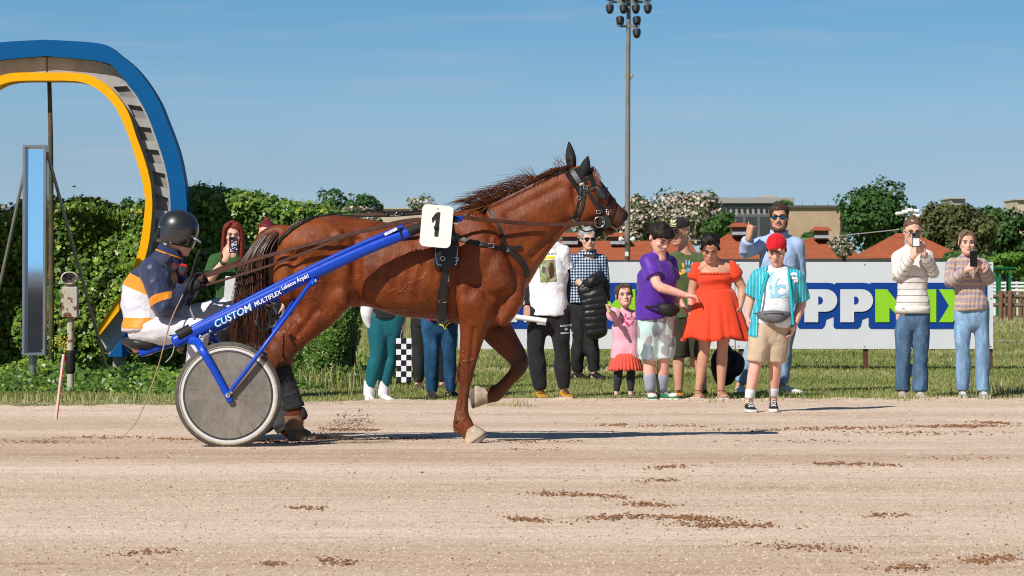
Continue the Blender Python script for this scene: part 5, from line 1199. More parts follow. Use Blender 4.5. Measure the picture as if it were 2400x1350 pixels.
# ---------------------------------------------------------------- the other spectators
def gingham(name, a, b_, per, mid=None):
    m, n, l, b = new_mat(name); tc = n.new('ShaderNodeTexCoord'); s_ = n.new('ShaderNodeSeparateXYZ'); l.new(tc.outputs['Object'], s_.inputs[0])
    w = noise(n, l, 7, 2, .5); k = []
    for i, ax in ((0, 0), (1, 2)):
        v = math_n(n, l, 'MULTIPLY_ADD', w, .012, s_.outputs[ax]); k.append(math_n(n, l, 'LESS_THAN', math_n(n, l, 'FRACT', math_n(n, l, 'DIVIDE', v, per)), .52))
    t = math_n(n, l, 'MULTIPLY', math_n(n, l, 'ADD', k[0], k[1]), .5)
    l.new(ramp(n, l, t, [(0, a), (.25, mid or (V3(a) + V3(b_)) / 2), (.75, b_)], 'CONSTANT'), b.inputs['Base Color']); b.inputs['Roughness'].default_value = .85; b.inputs['Specular IOR Level'].default_value = .2; return m
def person_purple():
    p = Person(1538, 940, 'dark haired boy in purple t-shirt and pale printed shorts reaching out his arm', 1.64, SKIN_PINK, 1.12)
    p.joints(neck=(1544, 592, -.02), sl=(1519, 606, -.06), sr=(1570, 608, .10), el=(1541, 672, -.19), er=(1578, 680, .10), wl=(1606, 692, -.20), wr=(1600, 715, .05), hl=(1522, 738, -.02), hr=(1554, 738, .03), kl=(1521, 842, 0), kr=(1555, 842, .02), al=(1524, 918, 0), ar=(1552, 918, .08), waist=(1534, 690, 0))
    p.skin_all(); p.head_h = .262; p.head(p.mb, (1549, 588, -.06), (1543, 527, -.04), R(38), R(30), 0, 1.08); p.hand(p.mb, 'l', (1, -.1, -.15), (.2, 0, -1), .45); p.hand(p.mb, 'r', (.6, -.2, -.8), (-1, 0, 0), .3)
    p.body(); p.face(); p.hair((.020, .014, .011), 'boy')
    t = p.shirt(mat('purple_jersey', (.085, .020, .30), .5, .15, 8, .2, 120, sheen=.2), .62, .020, .03, 't_shirt', .016, seed=12, folds=.006, belly=.012)
    m, n, l, b = new_mat('printed_cotton'); vo = n.new('ShaderNodeTexVoronoi'); vo.inputs['Scale'].default_value = 17; tc = n.new('ShaderNodeTexCoord'); mp = n.new('ShaderNodeMapping'); mp.inputs['Scale'].default_value = (1, 1, .6); l.new(tc.outputs['Object'], mp.inputs[0]); l.new(mp.outputs[0], vo.inputs['Vector'])
    l.new(ramp(n, l, vo.outputs['Color'], [(0, (.50, .62, .60)), (.35, (.14, .19, .22)), (.45, (.58, .68, .66)), (.62, (.32, .30, .33)), (.74, (.46, .64, .64)), (.88, (.20, .26, .29))], 'CONSTANT'), b.inputs['Base Color']); b.inputs['Roughness'].default_value = .85
    p.pants(m, 1.0, .026, .018, 'shorts', seed=14, folds=.006, waist=.01)
    mb = MB(); mb.limb([p.p(1548, 722, -.20), p.p(1568, 727, -.20), p.p(1584, 724, -.12)], [(.05, .03), (.062, .045), (.04, .03)], n=14, sub=4); f = mb.build('waist_bag', mat('black_nylon', (.016, .016, .018), .55, .3, 20, .3, 70), p.root)
    mb = MB(); mb.limb([p.p(1495, 716, -.02), p.p(1520, 719, -.19), p.p(1548, 717, -.20)], [(.014, .006)] * 3, n=8, sub=4); mb.build('belt', M_BLACK, f)
    gs = mat('green_suede', (.015, .16, .07), .8, .2, 15)
    for k, d in (('l', (.12, -1)), ('r', (.75, -.65))):
        p.sock(k, mat('sock_grey', (.30, .33, .38), .9), 1.55, .009); o = p.shoe(k, d, gs if k == 'l' else gs, M_SOLE, .29, .052, 0, M_LACE)
        mb = MB(); A = p.J['a' + k]; dd = unit(V3((d[0], d[1], 0))); c = V3((A[0], A[1], .05)) + dd * .135; mb.ball(c, (.045, .045, .026)); mb.build('toe_cap', mat('toe_white', (.72, .70, .66), .6), o)
def person_green():
    p = Person(1610, 936, 'man in olive green t-shirt with painted handprint and black cap behind the purple boy', 1.70, SKIN_TAN, 1.0, Y=ground_Y(936) + .35)
    p.joints(neck=(1606, 590, 0), sl=(1567, 603, 0), sr=(1642, 603, 0), el=(1560, 668, .08), er=(1652, 668, .08), wl=(1566, 728, .05), wr=(1650, 735, .05), hl=(1588, 735, 0), hr=(1634, 735, 0), kl=(1590, 836, 0), kr=(1640, 836, 0), al=(1591, 915, 0), ar=(1648, 915, 0))
    p.skin_all(); p.head(p.mb, (1589, 575, -.06), (1597, 512, -.02), R(-42), R(10)); p.hand(p.mb, 'l', (0, 0, -1), (1, 0, 0)); p.hand(p.mb, 'r', (0, 0, -1), (-1, 0, 0)); p.body(); p.face(smile=1)
    h = p.hh; ck = fabric('cap_black', (.022, .019, .018)); th = np.linspace(0, 2 * math.pi, 30, endpoint=False); mb = MB(); rings = []
    for u in np.linspace(0, 1, 10):
        k = math.sqrt(max(0, 1 - (u * .985) ** 2.6)); rings.append([p.hl(math.cos(a) * .365 * k, -.03 + math.sin(a) * .44 * k, .19 + .39 * u) for a in th])
    mb.loft(rings); cap = mb.build('cap', ck, p.root)
    mb = MB(); mb.limb([p.hl(0, .36, .20), p.hl(0, .55, .17), p.hl(0, .68, .11)], [(.02 * h, .29 * h), (.02 * h, .27 * h), (.015 * h, .12 * h)], ref=p.Rh @ V3((1, 0, 0)), n=16, sub=3); mb.build('cap_peak', ck, cap)
    cr = mat('cream_print', (.72, .72, .42), .7)
    for i in range(3): mb = MB(); z = .27 + i * .055; mb.limb([p.hl(-.12, .405 - i * .02, z), p.hl(.02, .425 - i * .02, z + .02), p.hl(.16, .39 - i * .02, z + .01)], [.016 * h] * 3, n=6, sub=3); mb.build('cap_print', cr, cap)
    for x0, x1 in ((-.10, -.03), (0.02, .04), (.15, .09)): mb = MB(); mb.limb([p.hl(x1, .395, .43), p.hl((x0 + x1) / 2, .36, .48), p.hl(x0, .29, .52)], [.02 * h, .035 * h, .012 * h], n=6, sub=3); mb.build('cap_print', cr, cap)
    t = p.shirt(fabric('olive_tee', (.075, .105, .040)), .62, .020, .04, 't_shirt', seed=22, folds=.005)
    for x, y, w, hh_, c, a in ((1600, 636, .045, .05, (.75, .35, .05), 0), (1612, 634, .05, .05, (.10, .35, .62), 0), (1600, 622, .016, .05, (.85, .45, .05), .15), (1607, 616, .016, .055, (.25, .25, .55), 0), (1614, 616, .016, .055, (.15, .45, .65), -.1), (1621, 620, .015, .05, (.35, .55, .75), -.25), (1592, 640, .05, .02, (.75, .08, .06), -.6)): decal_patch(p, 'hand_print', x, y, w, hh_, mat('paint_%d' % int(c[0] * 100 + c[2] * 1000), c, .7, .3, 60), t, 5, shape='round', ang=a)
    p.pants(fabric('olive_shorts', (.040, .042, .024)), 1.02, .022, .014, 'shorts', seed=23)
    for k, d in (('l', (.0, -1)), ('r', (.1, -1))): p.shoe(k, d, mat('yellow_black_trainer', (.62, .26, .02), .6, .3, 25), M_DSOLE, .28, .05, 0, mat('lace_black', (.02, .02, .02), .8))
def person_orange():
    p = Person(1665, 940, 'dark haired girl looking down in a short orange puff-sleeved dress and sandals', 1.54, SKIN_OLIVE, 1.06)
    p.joints(neck=(1672, 606, 0), sl=(1634, 624, 0), sr=(1714, 620, 0), el=(1622, 682, .02), er=(1741, 676, .02), wl=(1618, 735, -.06), wr=(1735, 716, -.05), hl=(1655, 742, 0), hr=(1702, 742, 0), kl=(1651, 815, -.02), kr=(1693, 815, 0), al=(1637, 912, 0), ar=(1690, 912, .0), waist=(1676, 672, 0))
    p.skin_all(); p.head_h = .248; p.head(p.mb, (1665, 609, -.09), (1661, 550, -.05), R(-2), R(34)); p.hand(p.mb, 'l', (.1, -.1, -1), (1, 0, 0), .5); p.hand(p.mb, 'r', (-.15, -.2, -1), (-1, 0, 0), .8)
    for k, d in (('l', (-.05, -1)), ('r', (.15, -1))):
        A = p.J['a' + k]; dd = unit(V3((d[0], d[1], 0))); b0 = V3((A[0], A[1], 0)); p.mb.limb([b0 - dd * .05 + V3((0, 0, .055)), b0 + dd * .05 + V3((0, 0, .06)), b0 + dd * .13 + V3((0, 0, .05)), b0 + dd * .17 + V3((0, 0, .047))], [(.026, .03), (.026, .036), (.016, .04), (.010, .034)], ref=(1, 0, 0), n=10, sub=2)
    p.body(); p.face(brow=(.015, .010, .008)); p.hair((.010, .008, .008), 'parted')
    org = mat('orange_dress', (.72, .055, .018), .75, .12, 8, .3, 110, spec=.2, sheen=.15)
    mb = MB(); c = p.torso_path(); J = p.J; up = V3((0, 0, 1)); wz = J['waist']; top = lerp(J['sl'], J['sr'], .5) - V3((0, 0, .045))
    mb.limb([wz - up * .03, wz + up * .02, lerp(wz, top, .55), top], [(.115, .155), (.112, .150), (.135, .170), (.115, .150)], ref=(1, 0, 0), n=26, sub=4, round_ends=False, e=2.4)
    for k in 'lr': S = J['s' + k]; E = J['e' + k]; mb.limb([S + (0, 0, .02), lerp(S, E, .22), lerp(S, E, .42), lerp(S, E, .50)], [.055, .075, .072, .045], n=18, sub=3)
    dr = p.garment('dress', mb, org, folds=.003, fscale=40, stretch=(.3, .3, 1.6), seed=31)
    # gathered skirt
    mb = MB(); rings = []; th = np.linspace(0, 2 * math.pi, 96, endpoint=False); c0 = wz + V3((0, 0, -.02)); g = np.random.default_rng(4); ph = g.uniform(0, 6, 5)
    for u in np.linspace(0, 1, 14):
        a_ = .158 + .155 * u ** .8; b_ = .118 + .13 * u ** .8; fold = 1 + u * .055 * (np.sin(th * 11 + ph[0]) + .7 * np.sin(th * 17 + ph[1]) + .5 * np.sin(th * 29 + ph[2])) + .012 * (1 - u) * np.sin(th * 38)
        cx = c0 + V3((.006 * u, -.02 * u, -.46 * u)); z = .018 * u * np.sin(th * 5 + 1)
        rings.append(np.stack([cx[0] + np.cos(th) * a_ * fold, cx[1] + np.sin(th) * b_ * fold, cx[2] + z], 1))
    mb.loft(rings, cap=False); sk = mb.build('skirt', org, dr); md = sk.modifiers.new('s', 'SOLIDIFY'); md.thickness = .004
    mb = MB(); fr = []
    for i in range(41):
        a = math.pi * (1 + i / 40); fr.append(top + V3((math.cos(a) * .155, math.sin(a) * .118 - .004, .004 + .007 * math.sin(i * 2.3))))
    mb.limb(fr, [.009] * 41, n=6, sub=1); mb.build('neck_frill', org, dr)
    mb = MB(); mb.ball(p.p(1671, 626, -.135), (.004, .003, .009)); mb.build('pendant', MAT_STEEL, p.root)
    tan = mat('tan_leather', (.30, .15, .085), .5, .2)
    for k, d in (('l', (-.05, -1)), ('r', (.15, -1))):
        A = p.J['a' + k]; dd = unit(V3((d[0], d[1], 0))); sd = np.cross(dd, (0, 0, 1)); b0 = V3((A[0], A[1], 0)); mb = MB(); out = []
        for t in np.linspace(0, 1, 10): out.append((t, 1))
        prof = lambda t: np.interp(t, [0, .1, .4, .75, 1], [.03, .04, .038, .05, .03])
        lo = [b0 + dd * (-.08 + .27 * t) + sd * prof(t) + V3((0, 0, .002)) for t in np.linspace(0, 1, 10)] + [b0 + dd * (-.08 + .27 * t) - sd * prof(t) + V3((0, 0, .002)) for t in np.linspace(1, 0, 10)]
        mb.loft([lo, [q + V3((0, 0, .034)) for q in lo]]); so = mb.build('sandal', M_SOLE, p.root, sharp=40)
        for t, hh_ in ((.09, .078), (.12, .070)): mb = MB(); c = b0 + dd * t; mb.limb([c + sd * .05 + V3((0, 0, .036)), c + V3((0, 0, hh_)), c - sd * .05 + V3((0, 0, .036))], [(.012, .006)] * 3, ref=dd, n=8, sub=4); mb.build('sandal_strap', tan, so)
        mb = MB(); mb.limb([A + V3((math.cos(a) * .036, math.sin(a) * .04, -.01)) for a in np.linspace(0, 6.28, 10)], [(.010, .005)] * 10, ref=(0, 0, 1), n=6, sub=1); mb.build('ankle_strap', tan, so)
def person_thumb():
    p = Person(1815, 924, 'man in light blue shirt and dark sunglasses raising his thumb behind the others', 1.83, SKIN_TAN, 1.0)
    p.joints(neck=(1826, 548, .0), sl=(1783, 562, 0), sr=(1866, 566, 0), el=(1745, 592, -.10), er=(1876, 640, .05), wl=(1752, 556, -.24), wr=(1868, 705, 0), hl=(1808, 718, 0), hr=(1848, 718, 0), kl=(1768, 812, -.02), kr=(1838, 815, .02), al=(1735, 896, 0), ar=(1834, 898, .06))
    p.skin_all(); p.head(p.mb, (1827, 538, -.05), (1824, 480, -.02), R(-8), R(2)); p.hand(p.mb, 'l', (.10, -.05, 1), (.75, .5, 0), 1.0, fist=True, thumb_up=(.12, 0, 1), scale=1.05); p.hand(p.mb, 'r', (0, -.1, -1), (-1, 0, 0)); p.body()
    p.face(beard=(.10, .055, .035), eyes=False); p.hair((.060, .032, .020), 'short')
    glasses(p, mat('mirror_blue', (.02, .16, .28), .08, .3, 5, metal=.7))
    sh = p.shirt(fabric('light_blue_shirt', (.38, .50, .74)), 1.80, .020, .06, 'shirt', .006, seed=42, folds=.007, collar=.028)
    mb = MB(); mb.limb([lerp(p.J['el'], p.J['wl'], .80 + .04 * i) + V3((0, 0, 0)) for i in range(2)], [.036, .034], n=14, sub=1, round_ends=False); mb.build('watch', MAT_STEEL, p.root)
    mb = MB(); mb.limb([lerp(p.J['el'], p.J['wl'], .52), lerp(p.J['el'], p.J['wl'], .76)], [.051, .050], n=16, sub=1, round_ends=False); mb.build('patterned_cuff', mat('floral_cuff', (.22, .30, .42), .8, .6, 60), sh)
    p.pants(denim('light_denim', (.26, .40, .58)), 2.0, .012, .010, 'jeans', seed=43, folds=.006)
    for k, d in (('l', (.1, -1)), ('r', (.75, -.65))): p.shoe(k, d, mat('white_trainer', (.70, .69, .66), .6, .1, 20, .2, 60), M_SOLE, .31, .052, .012, M_LACE)
def glasses(p, lens, frame=None, clear=False):
    h = p.hh; fm = frame or mat('frame_black', (.012, .012, .013), .3); gl = None
    for q in (-1, 1):
        mb = MB(); mb.ball(p.hl(q * .145, .388, .0), (.108 * h, .022 * h, .068 * h), 14, 8, rot=p.Rh @ np.array(Matrix.Rotation(q * R(-12), 3, 'Z')))
        gl = mb.build('sunglasses' if not clear else 'glasses', lens if not clear else fm, p.root)
        mb = MB(); mb.limb([p.hl(q * .26, .345, .02), p.hl(q * .33, .15, .03), p.hl(q * .335, -.04, .0)], [.012 * h] * 3, n=6, sub=2); mb.build('temple', fm, gl)
    mb = MB(); mb.limb([p.hl(-.25, .365, .045), p.hl(-.12, .405, .055), p.hl(0, .405, .04), p.hl(.12, .405, .055), p.hl(.25, .365, .045)], [.014 * h] * 5, n=6, sub=3); mb.build('frame', fm, gl)
def person_girl():
    p = Person(1463, 936, 'little girl in pink flutter-sleeve top and red tulle skirt holding out her hand', 1.09, SKIN_FAIR, 1.04)
    p.joints(neck=(1465, 724, 0), sl=(1446, 734, -.01), sr=(1486, 734, 0), el=(1436, 736, -.12), er=(1494, 768, .03), wl=(1426, 728, -.24), wr=(1494, 800, .0), hl=(1453, 826, 0), hr=(1479, 826, 0), kl=(1449, 874, 0), kr=(1479, 874, 0), al=(1445, 920, 0), ar=(1478, 920, 0))
    p.skin_all(); p.head_h = .212; p.head(p.mb, (1466, 716, -.03), (1460, 668, -.02), R(6), R(-4), R(-6), 1.06); p.hand(p.mb, 'l', (-.3, -.8, .45), (.8, -.2, .5), .8); p.hand(p.mb, 'r', (0, -.1, -1), (-1, 0, 0)); p.body(.0075); p.face(squint=True, smile=1, brow=(.09, .055, .035)); p.hair((.10, .058, .034), 'parted')
    pk = fabric('pink_cotton', (.72, .38, .47)); t = p.shirt(pk, .40, .016, .06, 'top', .010, seed=52, folds=.004, widths=[.100, .104, .096, .098, .098, .060, .040])
    for k in 'lr':
        S, E = p.J['s' + k], p.J['e' + k]
        for u in (.35, .6): mb = MB(); c = lerp(S, E, u); ax = unit(E - S); mb.limb([c - ax * .02, c + ax * .02, c + ax * .045], [.040, .058, .068], n=16, sub=3, round_ends=False); mb.build('frill', pk, t)
    g = np.random.default_rng(8); hm = mat('berry_print', (.55, .03, .16), .7); k = 0
    for i in range(240):
        x, y = g.uniform(-1.2, 1.2), g.uniform(-1.2, 1.2)
        if (x * x + y * y - 1) ** 3 - x * x * y ** 3 < 0 and k < 34 and (x * x + y * y) > .1:
            k += 1; decal_patch(p, 'flower_print', 1472 + x * 14, 752 - y * 14, .014, .014, hm, t, 3, shape='round')
    mb = MB(); th = np.linspace(0, 2 * math.pi, 120, endpoint=False); rings = []; c0 = (p.J['hl'] + p.J['hr']) / 2
    for u in np.linspace(0, 1, 6):
        fold = 1 + .07 * (u + .2) * np.sin(th * 26); rings.append(np.stack([c0[0] + np.cos(th) * (.118 + .035 * u) * fold, c0[1] + np.sin(th) * (.10 + .03 * u) * fold, np.full_like(th, c0[2] - .01 - .155 * u) + .006 * u * np.sin(th * 9)], 1))
    mb.loft(rings, cap=False); o = mb.build('skirt', mat('red_tulle', (.70, .085, .055), .7, .15, 30, .3, 100, sheen=.3), p.root); md = o.modifiers.new('s', 'SOLIDIFY'); md.thickness = .003
    p.pants(fabric('charcoal_legging', (.030, .030, .036)), 1.96, .006, 0, 'leggings', seed=53, folds=.003)
    for k, d in (('l', (.05, -1)), ('r', (.1, -1))): p.shoe(k, d, mat('silver_shoe', (.30, .30, .32), .25, .2, 30, metal=.7), M_DSOLE, .26, .052, 0)
    r = thing('cracker', tuple(p.p(1423, 722, -.31)), 'small flat tan wafer held out by the little girl', 'wafer'); mb = MB(); mb.box(p.p(1423, 722, -.31), (.012, .035, .042), np.array(Matrix.Rotation(R(-18), 3, 'Y')), .004); mb.build('wafer', mat('wafer_tan', (.52, .38, .20), .7, .2), r, sharp=40)
def person_check():
    p = Person(1374, 890, 'grey haired man in dark sunglasses and checked shirt holding a puffer jacket', 1.70, SKIN_FAIR, 1.12)
    p.joints(neck=(1379, 592, 0), sl=(1346, 604, 0), sr=(1408, 604, .04), el=(1339, 652, .02), er=(1416, 655, .02), wl=(1364, 667, -.20), wr=(1398, 672, -.16), hl=(1359, 705, 0), hr=(1391, 705, 0), kl=(1358, 795, 0), kr=(1384, 795, -.03), al=(1353, 872, .1), ar=(1392, 872, -.02))
    p.skin_all(); p.head(p.mb, (1379, 585, -.05), (1379, 535, -.02), R(10), R(4), 0, 1.05); p.hand(p.mb, 'l', (1, -.35, .15), (.3, .6, -.7), .6); p.hand(p.mb, 'r', (-.7, -.5, -.4), (0, .5, -.8), .6); p.body(); p.face(eyes=False, brow=(.25, .24, .23)); p.hair((.36, .36, .37), 'short'); glasses(p, mat('dark_lens', (.008, .008, .009), .08, .1))
    ck = gingham('navy_check', (.70, .72, .74), (.010, .025, .060), .031, (.10, .15, .24)); p.shirt(ck, 1.65, .020, .03, 'shirt', .006, seed=62, folds=.006, collar=.026, belly=.014)
    p.pants(mat('black_cord', (.020, .021, .022), .8, .4, 10, .4, 90), 1.97, .018, .006, 'trousers', seed=63, folds=.007)
    for k, d in (('l', (.5, -.85)), ('r', (.55, -.8))): p.shoe(k, d, mat('black_boot', (.018, .017, .016), .5, .3, 20, .4, 60), M_DSOLE, .30, .052, .02, mat('lace_black', (.02, .02, .02), .8))
    j = thing('puffer_jacket', tuple(p.p(1388, 700, -.25)), 'black quilted puffer jacket carried by the man in the checked shirt', 'jacket'); pm = mat('black_puffer', (.014, .014, .016), .40, .3, 10, .5, 30, spec=.35)
    mb = MB(); mb.limb([p.p(1372, 668, -.24), p.p(1388, 662, -.27), p.p(1402, 650, -.24), p.p(1405, 640, -.16)], [(.05, .05), (.075, .06), (.065, .05), (.03, .04)], n=16, sub=4); mb.limb([p.p(1400, 650, -.20), p.p(1414, 668, -.16), p.p(1424, 700, -.12)], [(.06, .04), (.065, .05), (.02, .03)], n=14, sub=4); p.garment('collar_bundle', mb, pm, folds=.010, fscale=26, seed=65, parent=j)
    mb = MB(); pts = []; rr = []
    for i in range(43):
        u = i / 42; pts.append(p.p(1380 + 22 * u + 3 * math.sin(u * 5), 668 + 116 * u, -.25)); sc = abs(math.sin(u * 8 * math.pi)) ** .5; rr.append((.045 + .013 * sc + .012 * math.sin(u * 3), .138 + .010 * sc + .012 * math.sin(u * 4) - .02 * u))
    mb.limb(pts, rr, ref=(1, 0, 0), n=26, sub=1, e=2.5); p.garment('quilted_body', mb, pm, voxel=.008, sm=1, folds=.006, fscale=22, seed=66, parent=j)
def person_white_tee():
    p = Person(1290, 936, 'person in white printed t-shirt and black tracksuit trousers with yellow boots', 1.74, SKIN_TAN, 1.0)
    p.joints(neck=(1288, 560, 0), sl=(1251, 590, 0), sr=(1317, 586, 0), el=(1226, 664, .04), er=(1325, 655, .05), wl=(1235, 722, -.06), wr=(1327, 714, .04), hl=(1262, 728, 0), hr=(1308, 728, 0), kl=(1256, 828, 0), kr=(1316, 828, 0), al=(1266, 914, 0), ar=(1322, 914, 0))
    p.skin_all(); p.head(p.mb, (1288, 552, -.03), (1286, 494, 0), R(20), R(5)); p.hand(p.mb, 'l', (.15, -.1, -1), (.35, 1, 0), 1.1, fist=False); p.hand(p.mb, 'r', (0, 0, -1), (-1, 0, 0)); p.body(); p.face(); p.hair((.04, .025, .018), 'short')
    mb = MB(); p.torso(mb, .010, -.05); 
    for k in 'lr': p.arm(mb, k, .010, 0, 1.93, .002)
    bl = p.garment('base_layer', mb, M_BLACK, folds=.002, seed=71)
    t = p.shirt(fabric('white_cotton', (.78, .78, .80)), .58, .026, .045, 't_shirt', .018, seed=72, folds=.008)
    m, n, l, b = new_mat('photo_print'); vo = noise(n, l, 26, 3, .6); l.new(ramp(n, l, vo, [(.3, (.10, .07, .05)), (.42, (.28, .16, .09)), (.5, (.16, .28, .10)), (.6, (.30, .42, .20)), (.75, (.55, .58, .52))], 'LINEAR'), b.inputs['Base Color']); b.inputs['Roughness'].default_value = .6
    decal_patch(p, 'yellow_print', 1281, 604, .15, .022, mat('yellow_print', (.80, .66, .02), .6), t, 9, ang=R(6)); decal_patch(p, 'photo_print', 1283, 635, .15, .20, m, t, 9, ang=R(5))
    decal_patch(p, 'horse_print', 1292, 634, .05, .15, mat('horse_print', (.07, .035, .025), .6, .4, 40), t, 7, off=.006, shape='round'); decal_patch(p, 'rider_print', 1274, 632, .035, .07, mat('rider_print', (.10, .08, .10), .6, .5, 60), t, 5, off=.006, shape='round')
    decal_text(p, 'green_lettering', 'uld ki te is', .030, 1288, 595, R(6), mat('green_print', (.10, .30, .06), .6), t, depth=.0005, bold=.0006)
    pa = p.pants(M_BLACK, 1.98, .020, .002, 'trousers', seed=73, folds=.008)
    wp = mat('print_white', (.70, .70, .70), .7)
    decal_text(p, 'lettering', 'BASKETBALL', .020, 1328, 780, R(4), wp, pa, depth=.0005, bold=.0008); decal_text(p, 'lettering', 'BUDAPEST', .022, 1326, 763, R(4), wp, pa, depth=.0005, bold=.0008); decal_patch(p, 'emblem', 1327, 771, .035, .025, wp, pa, 5, shape='round')
    decal_text(p, 'lettering', 'ALPSTA', .026, 1226, 704, R(-78), wp, bl, depth=.0005, bold=.0005)
    yb = mat('yellow_boot', (.52, .24, .02), .55, .3, 20, .3, 60)
    for k, d in (('l', (.15, -1)), ('r', (.25, -1))): p.shoe(k, d, yb, M_DSOLE, .29, .055, .02, mat('lace_black', (.02, .02, .02), .8))
    c = p.p(1243, 748, -.16); r = thing('paper_roll', tuple(c), 'roll of white paper held beside black trousers', 'paper'); mb = MB(); mb.limb([p.p(1207, 742, -.155), p.p(1280, 752, -.155)], [.024, .024], n=18, sub=1, round_ends=False); mb.build('roll', mat('white_paper', (.80, .80, .80), .7, .03), r, sharp=40); mb = MB(); mb.limb([p.p(1258, 757, -.14), p.p(1279, 759, -.14)], [(.012, .02), (.012, .02)], n=12, sub=1, round_ends=False); mb.build('loose_end', mat('white_paper', (.80, .80, .80), .7, .03), r, sharp=40)
def person_stripes():
    p = Person(2137, 935, 'girl in glasses and white sweater with thin dark stripes filming with a phone', 1.70, SKIN_FAIR, .88)
    p.joints(neck=(2138, 574, 0), sl=(2105, 594, 0), sr=(2172, 594, 0), el=(2101, 652, -.05), er=(2188, 646, -.05), wl=(2134, 600, -.25), wr=(2157, 592, -.26), hl=(2120, 725, 0), hr=(2158, 725, 0), kl=(2117, 822, 0), kr=(2158, 822, 0), al=(2115, 914, 0), ar=(2156, 914, 0))
    p.skin_all(); p.head(p.mb, (2139, 572, -.05), (2137, 514, -.02), R(4), R(6)); p.hand(p.mb, 'l', (.45, -.05, .9), (.3, .9, -.2), .55); p.hand(p.mb, 'r', (-.4, -.05, .9), (-.3, .9, -.2), .7); p.body(); p.face(); p.hair((.13, .072, .045), 'bun')
    h = p.hh; fm = mat('frame_black', (.012, .012, .013), .3)
    for q in (-1, 1):
        mb = MB(); th = np.linspace(0, 6.28, 18); mb.limb([p.hl(q * .15 + math.cos(a) * .10, .40, -.01 + math.sin(a) * .075) for a in th], [.010 * h] * 18, n=6, sub=1); g_ = mb.build('glasses_frame', fm, p.root); mb = MB(); mb.limb([p.hl(q * .25, .37, .01), p.hl(q * .325, .15, .02), p.hl(q * .335, -.04, 0)], [.010 * h] * 3, n=6, sub=2); mb.build('temple', fm, g_)
    zb = 1.02; a = stripes_mat('striped_knit', (.70, .66, .62), (.03, .045, .055), .060, .0055, zmin=1.14); b = stripes_mat('striped_sleeve', (.70, .66, .62), (.03, .045, .055), .058, .0055, 'v', zmin=.12)
    s_ = p.shirt(a, 1.86, .018, .015, 'sweater', -.004, separate=True, sl_mat=b, seed=82, folds=.006, sl_inf=.017)
    mb = MB(); c0 = (p.J['hl'] + p.J['hr']) / 2; mb.limb([c0 - V3((0, 0, .035)), c0 + V3((0, 0, .03))], [(.122, .160), (.127, .167)], ref=(1, 0, 0), n=28, sub=2, round_ends=False, e=2.3); mb.build('waistband', fabric('knit_cream', (.70, .66, .62)), s_)
    p.pants(denim('mid_denim', (.080, .150, .255)), 2.03, .004, .032, 'jeans', seed=83, folds=.007, waist=-.01)
    for k, d in (('l', (-.05, -1)), ('r', (.05, -1))): p.shoe(k, d, mat('beige_shoe', (.45, .38, .32), .7, .2), M_SOLE, .25, .045, 0)
    def back(c, M, r): mb = MB(); mb.box(c + M @ V3((.0, -.0058, -.022)), (.030, .0008, .036), M); mb.build('card', mat('card_white', (.70, .70, .70), .6, .1), r, smooth=False)
    phone(2147, 562, p.Y - .33, .037, .066, 'black phone with white card held up by the girl in the striped sweater', mat('phone_grey', (.06, .065, .065), .35, .1), dots=back)
